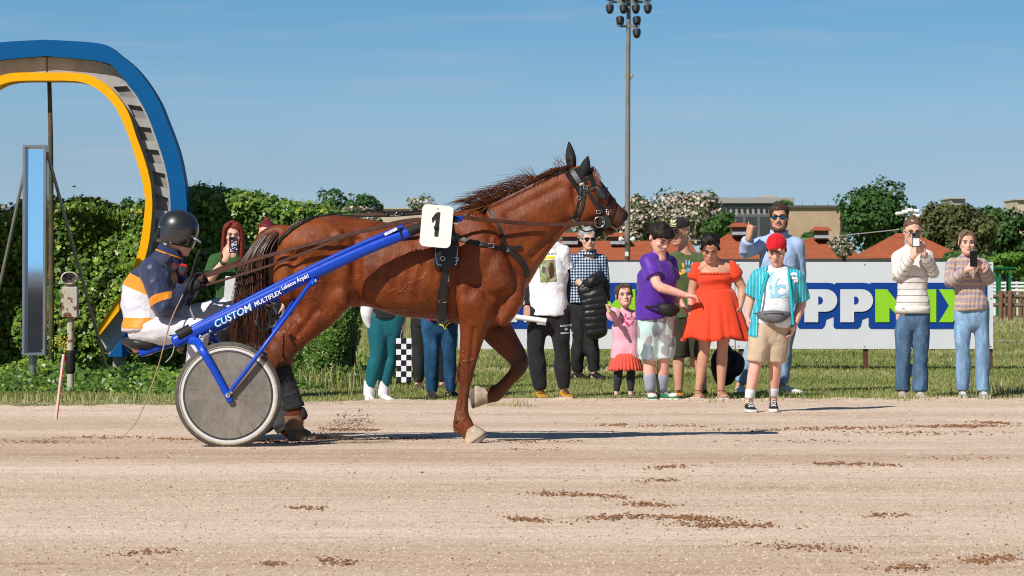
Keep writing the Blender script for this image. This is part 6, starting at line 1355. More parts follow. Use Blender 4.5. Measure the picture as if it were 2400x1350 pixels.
def person_knit():
    p = Person(2281, 935, 'girl in chunky pastel striped knit sweater and pale jeans holding a phone', 1.59, SKIN_FAIR, .92)
    p.joints(neck=(2266, 598, 0), sl=(2234, 614, 0), sr=(2300, 614, 0), el=(2226, 664, -.06), er=(2318, 658, -.06), wl=(2262, 630, -.23), wr=(2294, 624, -.23), hl=(2257, 726, 0), hr=(2298, 726, 0), kl=(2257, 822, 0), kr=(2303, 822, 0), al=(2256, 914, 0), ar=(2304, 914, 0))
    p.skin_all(); p.head(p.mb, (2266, 596, -.04), (2264, 541, -.02), R(4), R(2)); p.hand(p.mb, 'l', (.75, -.1, .5), (.3, .8, -.3), .6); p.hand(p.mb, 'r', (-.6, -.1, .5), (-.3, .8, -.3), .8); p.body(); p.face(smile=.5, squint=True, brow=(.12, .075, .05)); p.hair((.17, .105, .068), 'parted')
    def knit(name, attr):
        m, n, l, b = new_mat(name); tc = n.new('ShaderNodeTexCoord'); s_ = n.new('ShaderNodeSeparateXYZ'); l.new(tc.outputs['Object'], s_.inputs[0])
        v = nd(n, 'ShaderNodeAttribute', attribute_name='v').outputs['Fac'] if attr else s_.outputs[2]
        v2 = math_n(n, l, 'MULTIPLY_ADD', noise(n, l, 12, 2), .02, v); fr = math_n(n, l, 'FRACT', math_n(n, l, 'DIVIDE', v2, .115))
        col = ramp(n, l, fr, [(0, (.50, .36, .32)), (.16, (.30, .26, .36)), (.30, (.58, .40, .22)), (.44, (.55, .40, .36)), (.58, (.24, .23, .34)), (.70, (.52, .34, .33)), (.84, (.60, .46, .28)), (.93, (.36, .29, .34))])
        col = mixc(n, l, .35, col, ramp(n, l, noise(n, l, 110, 2), [(.3, (.6,) * 3), (.7, (1.35,) * 3)]), 'MULTIPLY')
        l.new(col, b.inputs['Base Color']); b.inputs['Roughness'].default_value = .95; b.inputs['Specular IOR Level'].default_value = .1; b.inputs['Sheen Weight'].default_value = .25
        w = n.new('ShaderNodeTexWave'); w.inputs['Scale'].default_value = 26; w.bands_direction = 'X'; l.new(tc.outputs['Object'], w.inputs['Vector']); bump(n, l, b, w.outputs[0], .7, .008); return m
    p.shirt(knit('knit_body', False), 1.88, .024, .0, 'sweater', -.006, separate=True, sl_mat=knit('knit_sleeve', True), seed=92, folds=.007, sl_inf=.027)
    p.pants(denim('pale_denim', (.21, .35, .53)), 2.03, .007, .022, 'jeans', seed=93, folds=.007, waist=.0)
    for k, d in (('l', (.0, -1)), ('r', (.1, -1))): p.shoe(k, d, mat('grey_trainer', (.32, .31, .30), .7, .3, 30), M_SOLE, .25, .045, 0, M_LACE)
    phone(2282, 607, p.Y - .31, .034, .072, 'plain black phone held by the girl in the knit sweater', mat('phone_black', (.012, .012, .013), .25, .1))
def person_redhair():
    p = Person(543, 935, 'woman with long red hair and green t-shirt photographing with a patterned phone', 1.66, SKIN_FAIR, 1.0)
    p.joints(neck=(546, 584, 0), sl=(506, 603, 0), sr=(586, 603, .04), el=(492, 658, -.10), er=(600, 664, .0), wl=(535, 606, -.26), wr=(566, 700, -.16), hl=(520, 735, 0), hr=(566, 735, 0), kl=(520, 828, 0), kr=(566, 828, 0), al=(520, 914, 0), ar=(566, 914, 0))
    p.skin_all(); p.head(p.mb, (547, 580, -.06), (544, 520, -.02), R(10), R(6)); p.hand(p.mb, 'l', (.22, -.1, 1), (.35, .9, 0), .5); p.hand(p.mb, 'r', (-.3, -.3, -1), (-1, 0, 0)); p.body(); p.face(); p.hair((.17, .025, .018), 'long')
    p.shirt(fabric('bottle_green', (.028, .085, .022)), .70, .018, .05, 't_shirt', .012, seed=102); p.pants(M_BLACK, 1.98, .016, 0, 'trousers', seed=103)
    for i in range(3): mb = MB(); c = lerp(p.J['el'], p.J['wl'], .80 + .035 * i); ax = unit(p.J['wl'] - p.J['el']); mb.limb([c, c + ax * .008], [.034 - .002 * i] * 2, n=14, sub=1, round_ends=False); mb.build('bracelet', M_BLACK, p.root)
    tm = mat('tattoo_ink', (.10, .09, .11), .6, .5, 40)
    for u, w in ((.12, .03), (.30, .022), (.48, .018), (.60, .012)): mb = MB(); c = lerp(p.J['el'], p.J['wl'], u) + V3((.006, -.0385 + .008 * u, .004)); mb.ball(c, (w * .5, .004, w * .55), 8, 6); mb.build('tattoo', tm, p.root)
    for k in 'lr': p.shoe(k, (0, -1), M_BLACK, M_DSOLE, .25, .045)
    def pat(c, M, r):
        g = np.random.default_rng(2)
        for i in range(26): mb = MB(); mb.ball(c + M @ V3((g.uniform(-.032, .032), -.0055, g.uniform(-.065, .045))), (g.uniform(.004, .009), .0012, g.uniform(.004, .010)), 7, 5); mb.build('case_print', mat('case_white', (.62, .66, .72), .4) if i % 4 else mat('case_wine', (.25, .05, .09), .4), r)
    phone(547, 574, p.Y - .36, .040, .074, 'phone in a black and white flowered case held by the red haired woman', mat('case_dark', (.03, .03, .05), .35, .1), dots=pat)
    r = thing('cardboard_folder', tuple(p.p(548, 685, -.25)), 'pale grey flat folder held in front of the red haired woman', 'folder'); mb = MB(); mb.box(p.p(552, 686, -.25), (.085, .012, .15), np.array(Matrix.Rotation(R(4), 3, 'Y')), .004); mb.build('folder', mat('pale_card', (.55, .56, .58), .7, .08), r, sharp=40); mb = MB(); mb.box(p.p(604, 688, -.26), (.075, .012, .16), np.array(Matrix.Rotation(R(-5), 3, 'Y')), .004); mb.build('folder', mat('pale_card', (.55, .56, .58), .7, .08), r, sharp=40)
def simple(px, foot, label, H, crown, chin, J, hair, style, shirt, pants, skin_=SKIN_FAIR, pant_kw={}, shoe=None, shirt_kw={}, seed=110, yaw=0.0, Y=None):
    p = Person(px, foot, label, H, skin_, 1.0, Y=Y); p.joints(**J); p.skin_all(); p.head(p.mb, chin, crown, yaw, R(4)); p.hand(p.mb, 'l', (0, -.1, -1), (1, 0, 0), .6); p.hand(p.mb, 'r', (0, -.1, -1), (-1, 0, 0), .6); p.body(.010); p.face(); p.hair(hair, style); p.top = p.shirt(shirt, seed=seed, **shirt_kw); p.bottom = p.pants(pants, seed=seed + 1, **pant_kw)
    for k in 'lr': p.shoe(k, (.1 if k == 'l' else .5, -1), *(shoe or (M_BLACK, M_DSOLE)), .27, .05, .0)
    return p
def other_people():
    simple(628, 936, 'person with dark red hair tied in a small bun behind the horse tail', 1.66, (626, 517, 0), (626, 580, -.03), dict(neck=(627, 588, 0), sl=(592, 606, 0), sr=(662, 606, 0), el=(585, 665, 0), er=(668, 665, 0), wl=(590, 715, -.05), wr=(664, 715, -.05), hl=(606, 735, 0), hr=(648, 735, 0), kl=(606, 828, 0), kr=(650, 828, 0), al=(606, 914, 0), ar=(652, 914, 0)), (.13, .015, .022), 'bun', M_BLACK, M_BLACK, shirt_kw=dict(sleeve=1.8), pant_kw=dict(inf=.02))
    teal = mat('teal_legging', (.004, .105, .135), .55, .12, 8, .1, 120, sheen=.1); wht = fabric('white_fleece', (.72, .72, .74))
    p = simple(900, 942, 'woman in teal leggings and white high-top shoes holding a chequered bag', 1.60, (905, 535, 0), (905, 592, -.03), dict(neck=(905, 598, 0), sl=(872, 614, 0), sr=(938, 614, 0), el=(862, 675, .02), er=(948, 682, .02), wl=(868, 725, -.02), wr=(946, 752, .0), hl=(888, 742, 0), hr=(922, 742, 0), kl=(885, 832, -.02), kr=(917, 832, .04), al=(865, 910, 0), ar=(898, 910, .03)), (.09, .05, .03), 'parted', M_BLACK, teal, shirt_kw=dict(sleeve=1.85), pant_kw=dict(inf=.006, folds=.0015, name='leggings', radii=[.068, .062, .044, .039, .042, .036, .024]), shoe=(wht, M_SOLE))
    mb = MB(); mb.limb([p.p(868, 690, -.05), p.p(862, 720, -.07), p.p(860, 745, -.07), p.p(866, 766, -.06)], [(.05, .06), (.06, .06), (.05, .05), (.025, .03)], n=14, sub=4); p.garment('tied_jacket', mb, wht, folds=.008, seed=121)
    for k in 'lr':
        mb = MB(); A = p.J['a' + k]; mb.limb([A + (0, 0, .045), A + (0, 0, .0), A + (0, 0, -.05)], [.048, .050, .052], n=14, sub=2); mb.build('shoe_collar', wht, p.root)
    # chequered bag: every square is its own patch of cloth
    c0 = p.p(947, 844, -.05); r = thing('chequered_bag', tuple(c0), 'black and white chequered carrier bag held by the woman in teal', 'bag'); wm = fabric('check_white', (.66, .67, .74)); bmk = fabric('check_black', (.010, .010, .012))
    mb = MB(); mb.box(c0, (.066, .05, .20), None, .012); bg = mb.build('bag_body', bmk, r, sharp=40)
    for i in range(8):
        for j in range(3):
            if (i + j) % 2 == 0:
                mb = MB(); mb.box(c0 + V3((-.047 + .047 * j, -.0515, .175 - .050 * i)), (.0225, .002, .0245)); mb.build('check', wm, bg, smooth=False)
    for q in (-1, 1): mb = MB(); mb.limb([c0 + V3((q * .03, -.03, .195)), c0 + V3((q * .02, -.01, .27)), p.p(945, 772, .0)], [.003] * 3, n=6, sub=3); mb.build('handle', mat('grey_cord', (.3, .3, .32), .7), r)
    p = simple(1008, 915, 'person in dark trousers and brown walking shoes behind the pair of blue jeans', 1.62, (1004, 538, 0), (1004, 590, -.03), dict(neck=(1004, 596, 0), sl=(974, 612, 0), sr=(1036, 612, 0), el=(966, 668, .02), er=(1044, 668, .02), wl=(966, 722, -.02), wr=(1044, 722, 0), hl=(986, 742, 0), hr=(1028, 742, 0), kl=(982, 825, 0), kr=(1032, 825, 0), al=(981, 896, 0), ar=(1038, 894, .02)), (.05, .03, .02), 'short', M_BLACK, mat('black_cord', (.020, .021, .022), .8, .4, 10, .4, 90), shirt_kw=dict(sleeve=1.85, drop=.10), shoe=(mat('brown_suede', (.10, .065, .045), .8, .3, 20, .3, 60), M_DSOLE))
    p = simple(1034, 933, 'person in blue jeans with a pink top hem below the horse belly', 1.62, (1030, 530, 0), (1030, 590, -.03), dict(neck=(1030, 596, 0), sl=(996, 612, 0), sr=(1062, 612, 0), el=(990, 672, .02), er=(1068, 672, .02), wl=(1000, 715, -.12), wr=(1062, 718, -.1), hl=(1008, 740, 0), hr=(1050, 740, 0), kl=(1012, 835, -.02), kr=(1055, 838, 0), al=(1012, 918, 0), ar=(1056, 916, .04)), (.16, .09, .05), 'parted', fabric('pink_top', (.70, .06, .16)), denim('dark_denim', (.018, .075, .16)), shirt_kw=dict(sleeve=1.8, drop=.05), pant_kw=dict(inf=.016, name='jeans', folds=.008))
    c0 = p.p(1050, 757, -.22); r = thing('star_bag', tuple(c0), 'navy bag with a yellow star hanging over the blue jeans', 'bag'); mb = MB(); mb.limb([p.p(1038, 738, -.2), p.p(1048, 757, -.22), p.p(1066, 752, -.2)], [(.04, .03), (.05, .04), (.035, .03)], n=14, sub=4); mb.build('bag_body', fabric('navy_nylon', (.018, .020, .04)), r)
    mb = MB(); st = [p.p(1032, 760, -.262), p.p(1039, 762, -.266), p.p(1044, 771, -.268), p.p(1049, 759, -.268), p.p(1056, 756, -.262)]; mb.limb(st, [.006] * 5, n=6, sub=1); mb.build('star_edge', mat('yellow_print', (.80, .66, .02), .6), r); mb = MB(); mb.limb([p.p(1042, 735, -.2), p.p(1050, 700, -.16), p.p(1040, 640, -.12)], [(.012, .004)] * 3, n=8, sub=3); mb.build('strap', M_BLACK, r)
    # black rucksack on the grass
    Y = 36.6; c0 = np.array(P(1710, 850, Y)); r = thing('rucksack', (c0[0], Y, 0), 'black rucksack standing on the grass behind the girl in orange', 'rucksack'); bn = mat('black_nylon', (.016, .016, .018), .55, .3, 20, .3, 70)
    def q(px, py, dy=0): z = np.array(P(px, py, Y)); z[1] += dy; return z
    mb = MB(); mb.limb([q(1697, 884), q(1695, 865), q(1693, 835), q(1692, 812)], [(.10, .09), (.125, .10), (.115, .09), (.06, .05)], ref=(0, 1, 0), n=18, sub=4, e=3.4); w = Waves(18, 14, 3); me = remesh(mb, .012, 2, .5, 'pack', lambda c, n_: c + n_ * (.007 * w(c))[:, None]); link('pack', me, bn, r)
    mb = MB(); mb.limb([q(1700, 875, -.1), q(1722, 868, -.12), q(1732, 845, -.1), q(1720, 825, -.1)], [(.03, .03), (.06, .05), (.05, .04), (.02, .02)], n=14, sub=4); mb.build('front_pocket', bn, r)
    mb = MB(); mb.limb([q(1690, 812), q(1697, 800), q(1705, 812)], [.008] * 3, n=8, sub=4); mb.build('grab_loop', bn, r)
person_purple(); person_green(); person_orange(); person_thumb(); person_girl(); person_check(); person_white_tee(); person_stripes(); person_knit(); person_redhair(); other_people()
# ---------------------------------------------------------------- driver on the sulky
def person_driver():
    p = Person(345, 1040, 'seated sulky driver in navy, white and orange jacket with black helmet and gloves', 1.76, SKIN_PINK, 1.06, Y=YH)
    p.joints(neck=(398, 592, 0), sl=(366, 622, -.20), sr=(384, 616, .20), el=(396, 724, -.26), wl=(434, 678, -.14), er=(424, 690, .24), wr=(446, 664, .06), hl=(342, 772, -.09), hr=(346, 772, .09), kl=(476, 768, -.20), al=(458, 876, -.20), kr=(530, 722, .16), ar=(598, 772, .16), waist=(342, 705, 0))
    J = p.J; p.torso(p.mb, -.004)
    for k in 'lr': p.arm(p.mb, k); p.leg(p.mb, k); p.mb.limb([J['neck'] - (0, 0, .03), lerp(J['neck'], J['s' + k], .5) - (0, 0, .02), J['s' + k]], [.06] * 3, n=12, sub=2)
    p.head_h = .235; p.head(p.mb, (436, 588, .0), (412, 520, 0), R(108), R(22)); p.body(); p.face(brow=(.05, .03, .02))
    m, n, l, b = new_mat('racing_jacket'); v = nd(n, 'ShaderNodeAttribute', attribute_name='v').outputs['Fac']; navy, org, wh = (.022, .032, .085), (.78, .27, .012), (.62, .62, .70)
    l.new(ramp(n, l, v, [(0, navy), (.3, org), (.42, wh), (.70, org), (.80, wh)], 'CONSTANT'), b.inputs['Base Color']); b.inputs['Roughness'].default_value = .55; b.inputs['Sheen Weight'].default_value = .15; cloth_bump(n, l, b, noise(n, l, 60, 4), 1.6)
    mb = MB(); p.torso(mb, .035, .0, belly=.02); o = p.garment('jacket', mb, m, folds=.009, fscale=15, seed=131, stretch=(.8, .6, 1.6))
    c = coords(o.data) + np.array(p.root.location); px = 1200 + c[:, 0] * p.k; py = HOR + (HC - c[:, 2]) * p.k
    vv = (py - .42 * (px - 318) - 560) / 280.0; back = np.where(px > 375, (py + .5 * (px - 400) - 560) / 280.0, vv); t = np.clip((px - 355) / 30, 0, 1); add_attr(o.data, 'v', np.where(py > 712, (py - 565) / 262.0 + .02, np.clip(vv * (1 - t) + back * t, 0, .66)))
    m2, n, l, b = new_mat('racing_sleeve'); v = nd(n, 'ShaderNodeAttribute', attribute_name='v').outputs['Fac']
    l.new(ramp(n, l, math_n(n, l, 'MULTIPLY', v, 1.6), [(0, navy), (.29, org), (.375, navy), (.80, org), (.815, navy)], 'CONSTANT'), b.inputs['Base Color']); b.inputs['Roughness'].default_value = .5; b.inputs['Sheen Weight'].default_value = .15; cloth_bump(n, l, b, noise(n, l, 60, 4), 1.6)
    for k in 'lr': mb = MB(); p.arm(mb, k, .028, 0, 1.93, -.006, n=18, radii=[.044, .040, .036, .034, .028, .022]); q = p.garment('sleeve', mb, m2, folds=.009, fscale=20, seed=133, voxel=.009, parent=o); p.along(q, k)
    mb = MB(); nk = J['neck']; th = np.linspace(0, 2 * math.pi, 22, endpoint=False); ax = unit(V3((.35, 0, 1))); sx = unit(np.cross((0, 1, 0), ax)); rings = [[nk + ax * h_ + sx * math.cos(a) * r_ * 1.1 + V3((0, 1, 0)) * math.sin(a) * r_ for a in th] for h_, r_ in ((-.055, .105), (-.01, .085), (.035, .080), (.035, .072), (-.02, .070))]; mb.loft(rings, cap=False); nv = fabric('navy_shell', navy); mb.build('collar', nv, o)
    mb = MB(); mb.limb([nk - ax * .012 + sx * math.cos(a) * .095 + V3((0, 1, 0)) * math.sin(a) * .087 for a in np.linspace(0, 2 * math.pi, 26)], [.006] * 26, n=6, sub=1); mb.build('collar_piping', mat('orange_trim', org, .6), o)
    # trousers with dark piping
    wt = fabric('white_breeches', (.66, .65, .69)); mb = MB(); hc = (J['hl'] + J['hr']) / 2
    mb.limb([hc + V3((-.03, 0, -.01)), hc + V3((.02, 0, .015)), hc + V3((.0, 0, .11))], [(.10, .17), (.12, .185), (.12, .18)], n=22, sub=3, round_ends=True)
    for k in 'lr': p.leg(mb, k, .018, 0, 1.95, -.004)
    tr = p.garment('trousers', mb, wt, folds=.007, seed=141, fscale=20)
    mb = MB(); mb.limb([J['hl'] + V3((-.02, -.085, -.03)), lerp(J['hl'], J['kl'], .35) + V3((0, -.098, -.045)), lerp(J['hl'], J['kl'], .75) + V3((0, -.078, -.03))], [.005] * 3, n=6, sub=3); mb.build('piping', nv, tr)
    bk = mat('black_boot_leather', (.02, .02, .02), .5, .3, 20, .3, 60)
    for k, d in (('l', (1, 0, -.25)), ('r', (1, 0, .45))):
        A = J['a' + k]; d = unit(V3(d)); mb = MB(); mb.limb([A + (0, 0, .02), A - V3((0, 0, .05)), A + d * .09 - V3((0, 0, .075)), A + d * .17 - V3((0, 0, .08))], [(.05, .042), (.055, .042), (.042, .044), (.022, .032)], n=12, sub=4); mb.build('boot', bk, p.root)
    gl = mat('black_glove', (.018, .018, .020), .6, .4, 25, .4, 70)
    for k, d, pn in (('l', (.75, .05, .35), (.1, 1, -.3)), ('r', (.8, -.2, .1), (0, -1, -.2))):
        mb = MB(); p.hand(mb, k, d, pn, 1.0, fist=True, scale=1.12); me = remesh(mb, .006, 2, .5, 'glove'); link('glove', me, gl, p.root)
    # helmet
    hm, n, l, b = new_mat('carbon_helmet'); tc = n.new('ShaderNodeTexCoord'); w = n.new('ShaderNodeTexWave'); w.inputs['Scale'].default_value = 55; mp = n.new('ShaderNodeMapping'); mp.inputs['Rotation'].default_value = (0, R(50), 0); l.new(tc.outputs['Object'], mp.inputs[0]); l.new(mp.outputs[0], w.inputs['Vector'])
    l.new(ramp(n, l, w.outputs[0], [(.3, (.006, .006, .007)), (.7, (.028, .027, .027))]), b.inputs['Base Color']); b.inputs['Roughness'].default_value = .35; b.inputs['Coat Weight'].default_value = 1; b.inputs['Coat Roughness'].default_value = .06
    C = p.p(418, 537); mb = MB(); rings = []; th = np.linspace(0, 2 * math.pi, 32, endpoint=False); Rt = np.array(Matrix.Rotation(R(12), 3, 'Y'))
    for u in np.linspace(-.80, .995, 16):
        k_ = math.sqrt(1 - u * u) if u > -.2 else math.sqrt(1 - .04) * (1 - .10 * ((-.2 - u) / .6) ** 2)
        rings.append([C + Rt @ V3((math.cos(a) * .142 * k_, math.sin(a) * .122 * k_, u * .137)) for a in th])
    mb.loft(rings); he = mb.build('helmet', hm, p.root)
    mb = MB(); mb.limb([C + Rt @ V3((.125, 0, -.04)), C + Rt @ V3((.165, 0, -.055))], [(.012, .08), (.006, .05)], n=12, sub=2); mb.build('visor_peak', mat('clear_peak', (.55, .58, .62), .2, .05), he)
    mb = MB(); mb.limb([C + Rt @ V3((-.125, -.055, -.01)), C + Rt @ V3((-.125, -.055, -.08))], [(.012, .010)] * 2, n=10, sub=1); mb.build('strap_clip', MAT_RUBBER, he)
    for x, z in ((-.124, -.012), (-.02, -.10), (.11, -.03)): mb = MB(); y = -.122 * math.sqrt(max(0.05, 1 - (x / .142) ** 2 - (max(z, -.03) / .137) ** 2)); mb.ball(C + Rt @ V3((x, y - .004, z)), .006, 8, 6); mb.build('rivet', MAT_STEEL, he)
    mb = MB(); mb.ball(C + Rt @ V3((.055, -.104, -.075)), (.028, .012, .018), 12, 8); mb.build('ear_slot', mat('slot_dark', (.012, .008, .007), .7), he)
    r = thing('stopwatch', tuple(p.p(430, 632, -.05)), 'small red and grey stopwatch on the driver chest', 'stopwatch'); mb = MB(); Mx = np.array(Matrix.Rotation(R(15), 3, 'Y')); mb.box(p.p(430, 632, -.05), (.026, .014, .040), Mx, .008); mb.build('casing', mat('red_plastic', (.55, .03, .02), .4), r, sharp=40); mb = MB(); mb.box(p.p(429, 633, -.066), (.019, .002, .028), Mx, .001); mb.build('display', mat('display_grey', (.03, .05, .06), .3), r, sharp=40)
    r = thing('whip', tuple(p.p(440, 690, -.2)), 'long thin tan driving whip trailing down to the sand', 'whip')
    mb = MB(); mb.limb([p.p(472, 590, -.16), p.p(462, 612, -.16), p.p(452, 650, -.17), p.p(436, 690, -.24)], [.012, .009, .008, .006], n=8, sub=3); mb.build('handle', MAT_RUBBER, r)
    mb = MB(); mb.limb([p.p(436, 690, -.24), p.p(410, 755, -.36), p.p(385, 850, -.40), p.p(356, 935, -.42), p.p(332, 985, -.42), p.p(312, 1008, -.42), p.p(294, 1026, -.42)], [.0055, .005, .0045, .004, .003, .0025, .002], n=6, sub=5); mb.build('lash', mat('tan_cord', (.36, .24, .14), .7, .2), r)
    free_strap('rein_end', [p.p(444, 690, -.16), p.p(452, 725, -.2), p.p(468, 760, -.24), p.p(478, 785, -.2)], .016, .004, MAT_LEATHER, harness)
person_driver()
# ================================================================== VERGE GRASS
def leaf_mat(name, stops, trans=.35, rough=.55, spec=.3):
    m, n, l, b = new_mat(name); at = nd(n, 'ShaderNodeAttribute', attribute_name='rnd'); col = ramp(n, l, at.outputs['Fac'], stops)
    l.new(col, b.inputs['Base Color']); b.inputs['Roughness'].default_value = rough; b.inputs['Specular IOR Level'].default_value = spec
    if trans:
        tr = n.new('ShaderNodeBsdfTranslucent'); l.new(col, tr.inputs[0]); mx = n.new('ShaderNodeMixShader'); mx.inputs[0].default_value = trans
        l.new(b.outputs[0], mx.inputs[1]); l.new(tr.outputs[0], mx.inputs[2]); l.new(mx.outputs[0], n['Material Output'].inputs[0])
    return m
MAT_GRASS = leaf_mat('grass_blades', [(0, (.19, .23, .06)), (.45, (.33, .36, .115)), (.75, (.48, .44, .21)), (1, (.62, .53, .33))], .3)
def blades(name, X, Y, H, label, mat_, w=.006, rnd=None, z0=0.0, parent=None, lean=.45):
    k = len(X); g = np.random.default_rng(len(X)); a = g.uniform(0, 6.28, k); ln = g.normal(0, lean, k) * H; la = g.uniform(0, 6.28, k)
    B = np.stack([X, Y, np.full(k, z0)], 1); sx = np.stack([np.cos(a) * w, np.sin(a) * w, 0 * a], 1); wj = g.uniform(.6, 1.4, (k, 1)); sx = sx * wj
    mid = B + np.stack([np.cos(la) * ln * .35, np.sin(la) * ln * .35, H * .6], 1); tip = B + np.stack([np.cos(la) * ln, np.sin(la) * ln, H], 1)
    V = np.stack([B - sx, B + sx, mid + sx * .7, mid - sx * .7, tip], 1).reshape(-1, 3); i = np.arange(k)[:, None] * 5
    Fa = np.concatenate([i + np.array([0, 1, 2]), i + np.array([0, 2, 3]), i + np.array([3, 2, 4])])
    me = np_mesh(name, V, Fa); r = g.random(k) if rnd is None else rnd; add_attr(me, 'rnd', np.repeat(r, 5)); o = link(name, me, mat_, parent); tag(o, label, kind='stuff'); return o
def patch_noise(seed, sc): w = Waves(sc, 20, seed); return lambda X, Y: w(np.stack([X, Y, 0 * X], 1))
def build_grass():
    g = np.random.default_rng(31); n1 = patch_noise(5, 1.6); n2 = patch_noise(6, .5); n3 = patch_noise(7, 6)
    # density falls with distance
    parts = []
    for y0, y1, n, h in ((32.9, 36, 70000, .026), (36, 40, 54000, .032), (40, 47, 60000, .036), (47, 62, 50000, .045), (62, 100, 36000, .06)):
        X = g.uniform(-.147, .147, n) * y1; Y = g.uniform(y0, y1, n); e = track_edge(X); d = Y - e
        keep = (d > -.02 + .06 * n3(X, Y)) | ((g.random(n) < .012) & (d > -.9)); keep &= ~((n1(X, Y) > 1.35) & (g.random(n) < .7))
        X, Y, d = X[keep], Y[keep], d[keep]; hh = h * g.uniform(.5, 1.4, len(X)) * (1 + .6 * (d < .25) * g.random(len(X))) * (1 + .25 * n2(X, Y))
        r = np.clip(.36 + .16 * n1(X, Y) + .10 * n2(X, Y) + g.normal(0, .16, len(X)), 0, 1); parts.append((X, Y, np.clip(hh, .012, .3), r, y0))
    for X, Y, hh, r, y0 in parts: blades('grass', X, Y, hh, 'short sunlit grass of the verge behind the track', MAT_GRASS, .0045 + (y0 - 33) * .00022, r)
    # taller tufts
    X = []; Y = []; Hh = []
    for px, py, n, sp, h in ((2345, 915, 260, .28, .14), (2375, 928, 160, .2, .10), (2330, 930, 120, .15, .12), (1190, 955, 60, .12, .07), (1230, 958, 40, .08, .05), (1130, 940, 90, .3, .05), (730, 905, 350, .25, .32), (700, 900, 250, .2, .35), (760, 900, 250, .25, .30), (790, 915, 250, .3, .25), (1700, 945, 60, .3, .05), (1950, 940, 120, .6, .06), (2070, 942, 80, .4, .06), (1500, 940, 90, .5, .05), (840, 930, 150, .3, .10), (100, 945, 300, 1.0, .09), (330, 940, 260, .8, .10), (2250, 940, 80, .5, .06)):
        y = ground_Y(py); x = (px - 1200) / F * y; X.append(x + g.normal(0, sp, n)); Y.append(y + g.normal(0, .12, n)); Hh.append(h * g.uniform(.4, 1.2, n))
    blades('tall_grass', np.concatenate(X), np.concatenate(Y), np.concatenate(Hh), 'taller tufts of grass at the edge of the sand', MAT_GRASS, .005, lean=.3)
build_grass()

# ================================================================== IVY HEDGE
MAT_IVY = leaf_mat('ivy_leaf', [(0, (.045, .10, .018)), (.35, (.095, .185, .028)), (.7, (.21, .34, .045)), (.9, (.36, .47, .07)), (1, (.48, .36, .06))], .28, .38, .5)
IVY = np.array([(0, -.45), (.30, -.38), (.52, -.05), (.26, .06), (.22, .34), (0, .60), (-.22, .34), (-.26, .06), (-.52, -.05), (-.30, -.38)])
hedge = thing('ivy_hedge', (-6.0, 41.6, 0), 'tall ivy covered hedge wall behind the finish arch', 'hedge')
def scatter_leaves(name, P0, Nn, size, rnd, mat_, parent, kind='stuff', shape=IVY, label=None, seed=1, jit=.55):
    g = np.random.default_rng(seed); k = len(P0); m = len(shape)
    nn = Nn + g.normal(0, jit, (k, 3)); nn /= np.linalg.norm(nn, axis=1)[:, None]
    up = np.tile(np.array([(0, 0, 1.0)]), (k, 1)) + g.normal(0, .5, (k, 3)); t = np.cross(up, nn); t /= np.linalg.norm(t, axis=1)[:, None] + 1e-9; b = np.cross(nn, t)
    s = size[:, None, None]; V = P0[:, None, :] + s * (shape[None, :, 0:1] * t[:, None, :] - shape[None, :, 1:2] * b[:, None, :]) + (s * .18) * (np.abs(shape[None, :, 0:1])) * nn[:, None, :]
    me = np_mesh(name, V.reshape(-1, 3), (np.arange(k)[:, None] * m + np.arange(m)[None])); add_attr(me, 'rnd', np.repeat(rnd, m)); o = link(name, me, mat_, parent, smooth=False); tag(o, label, kind=kind); return o
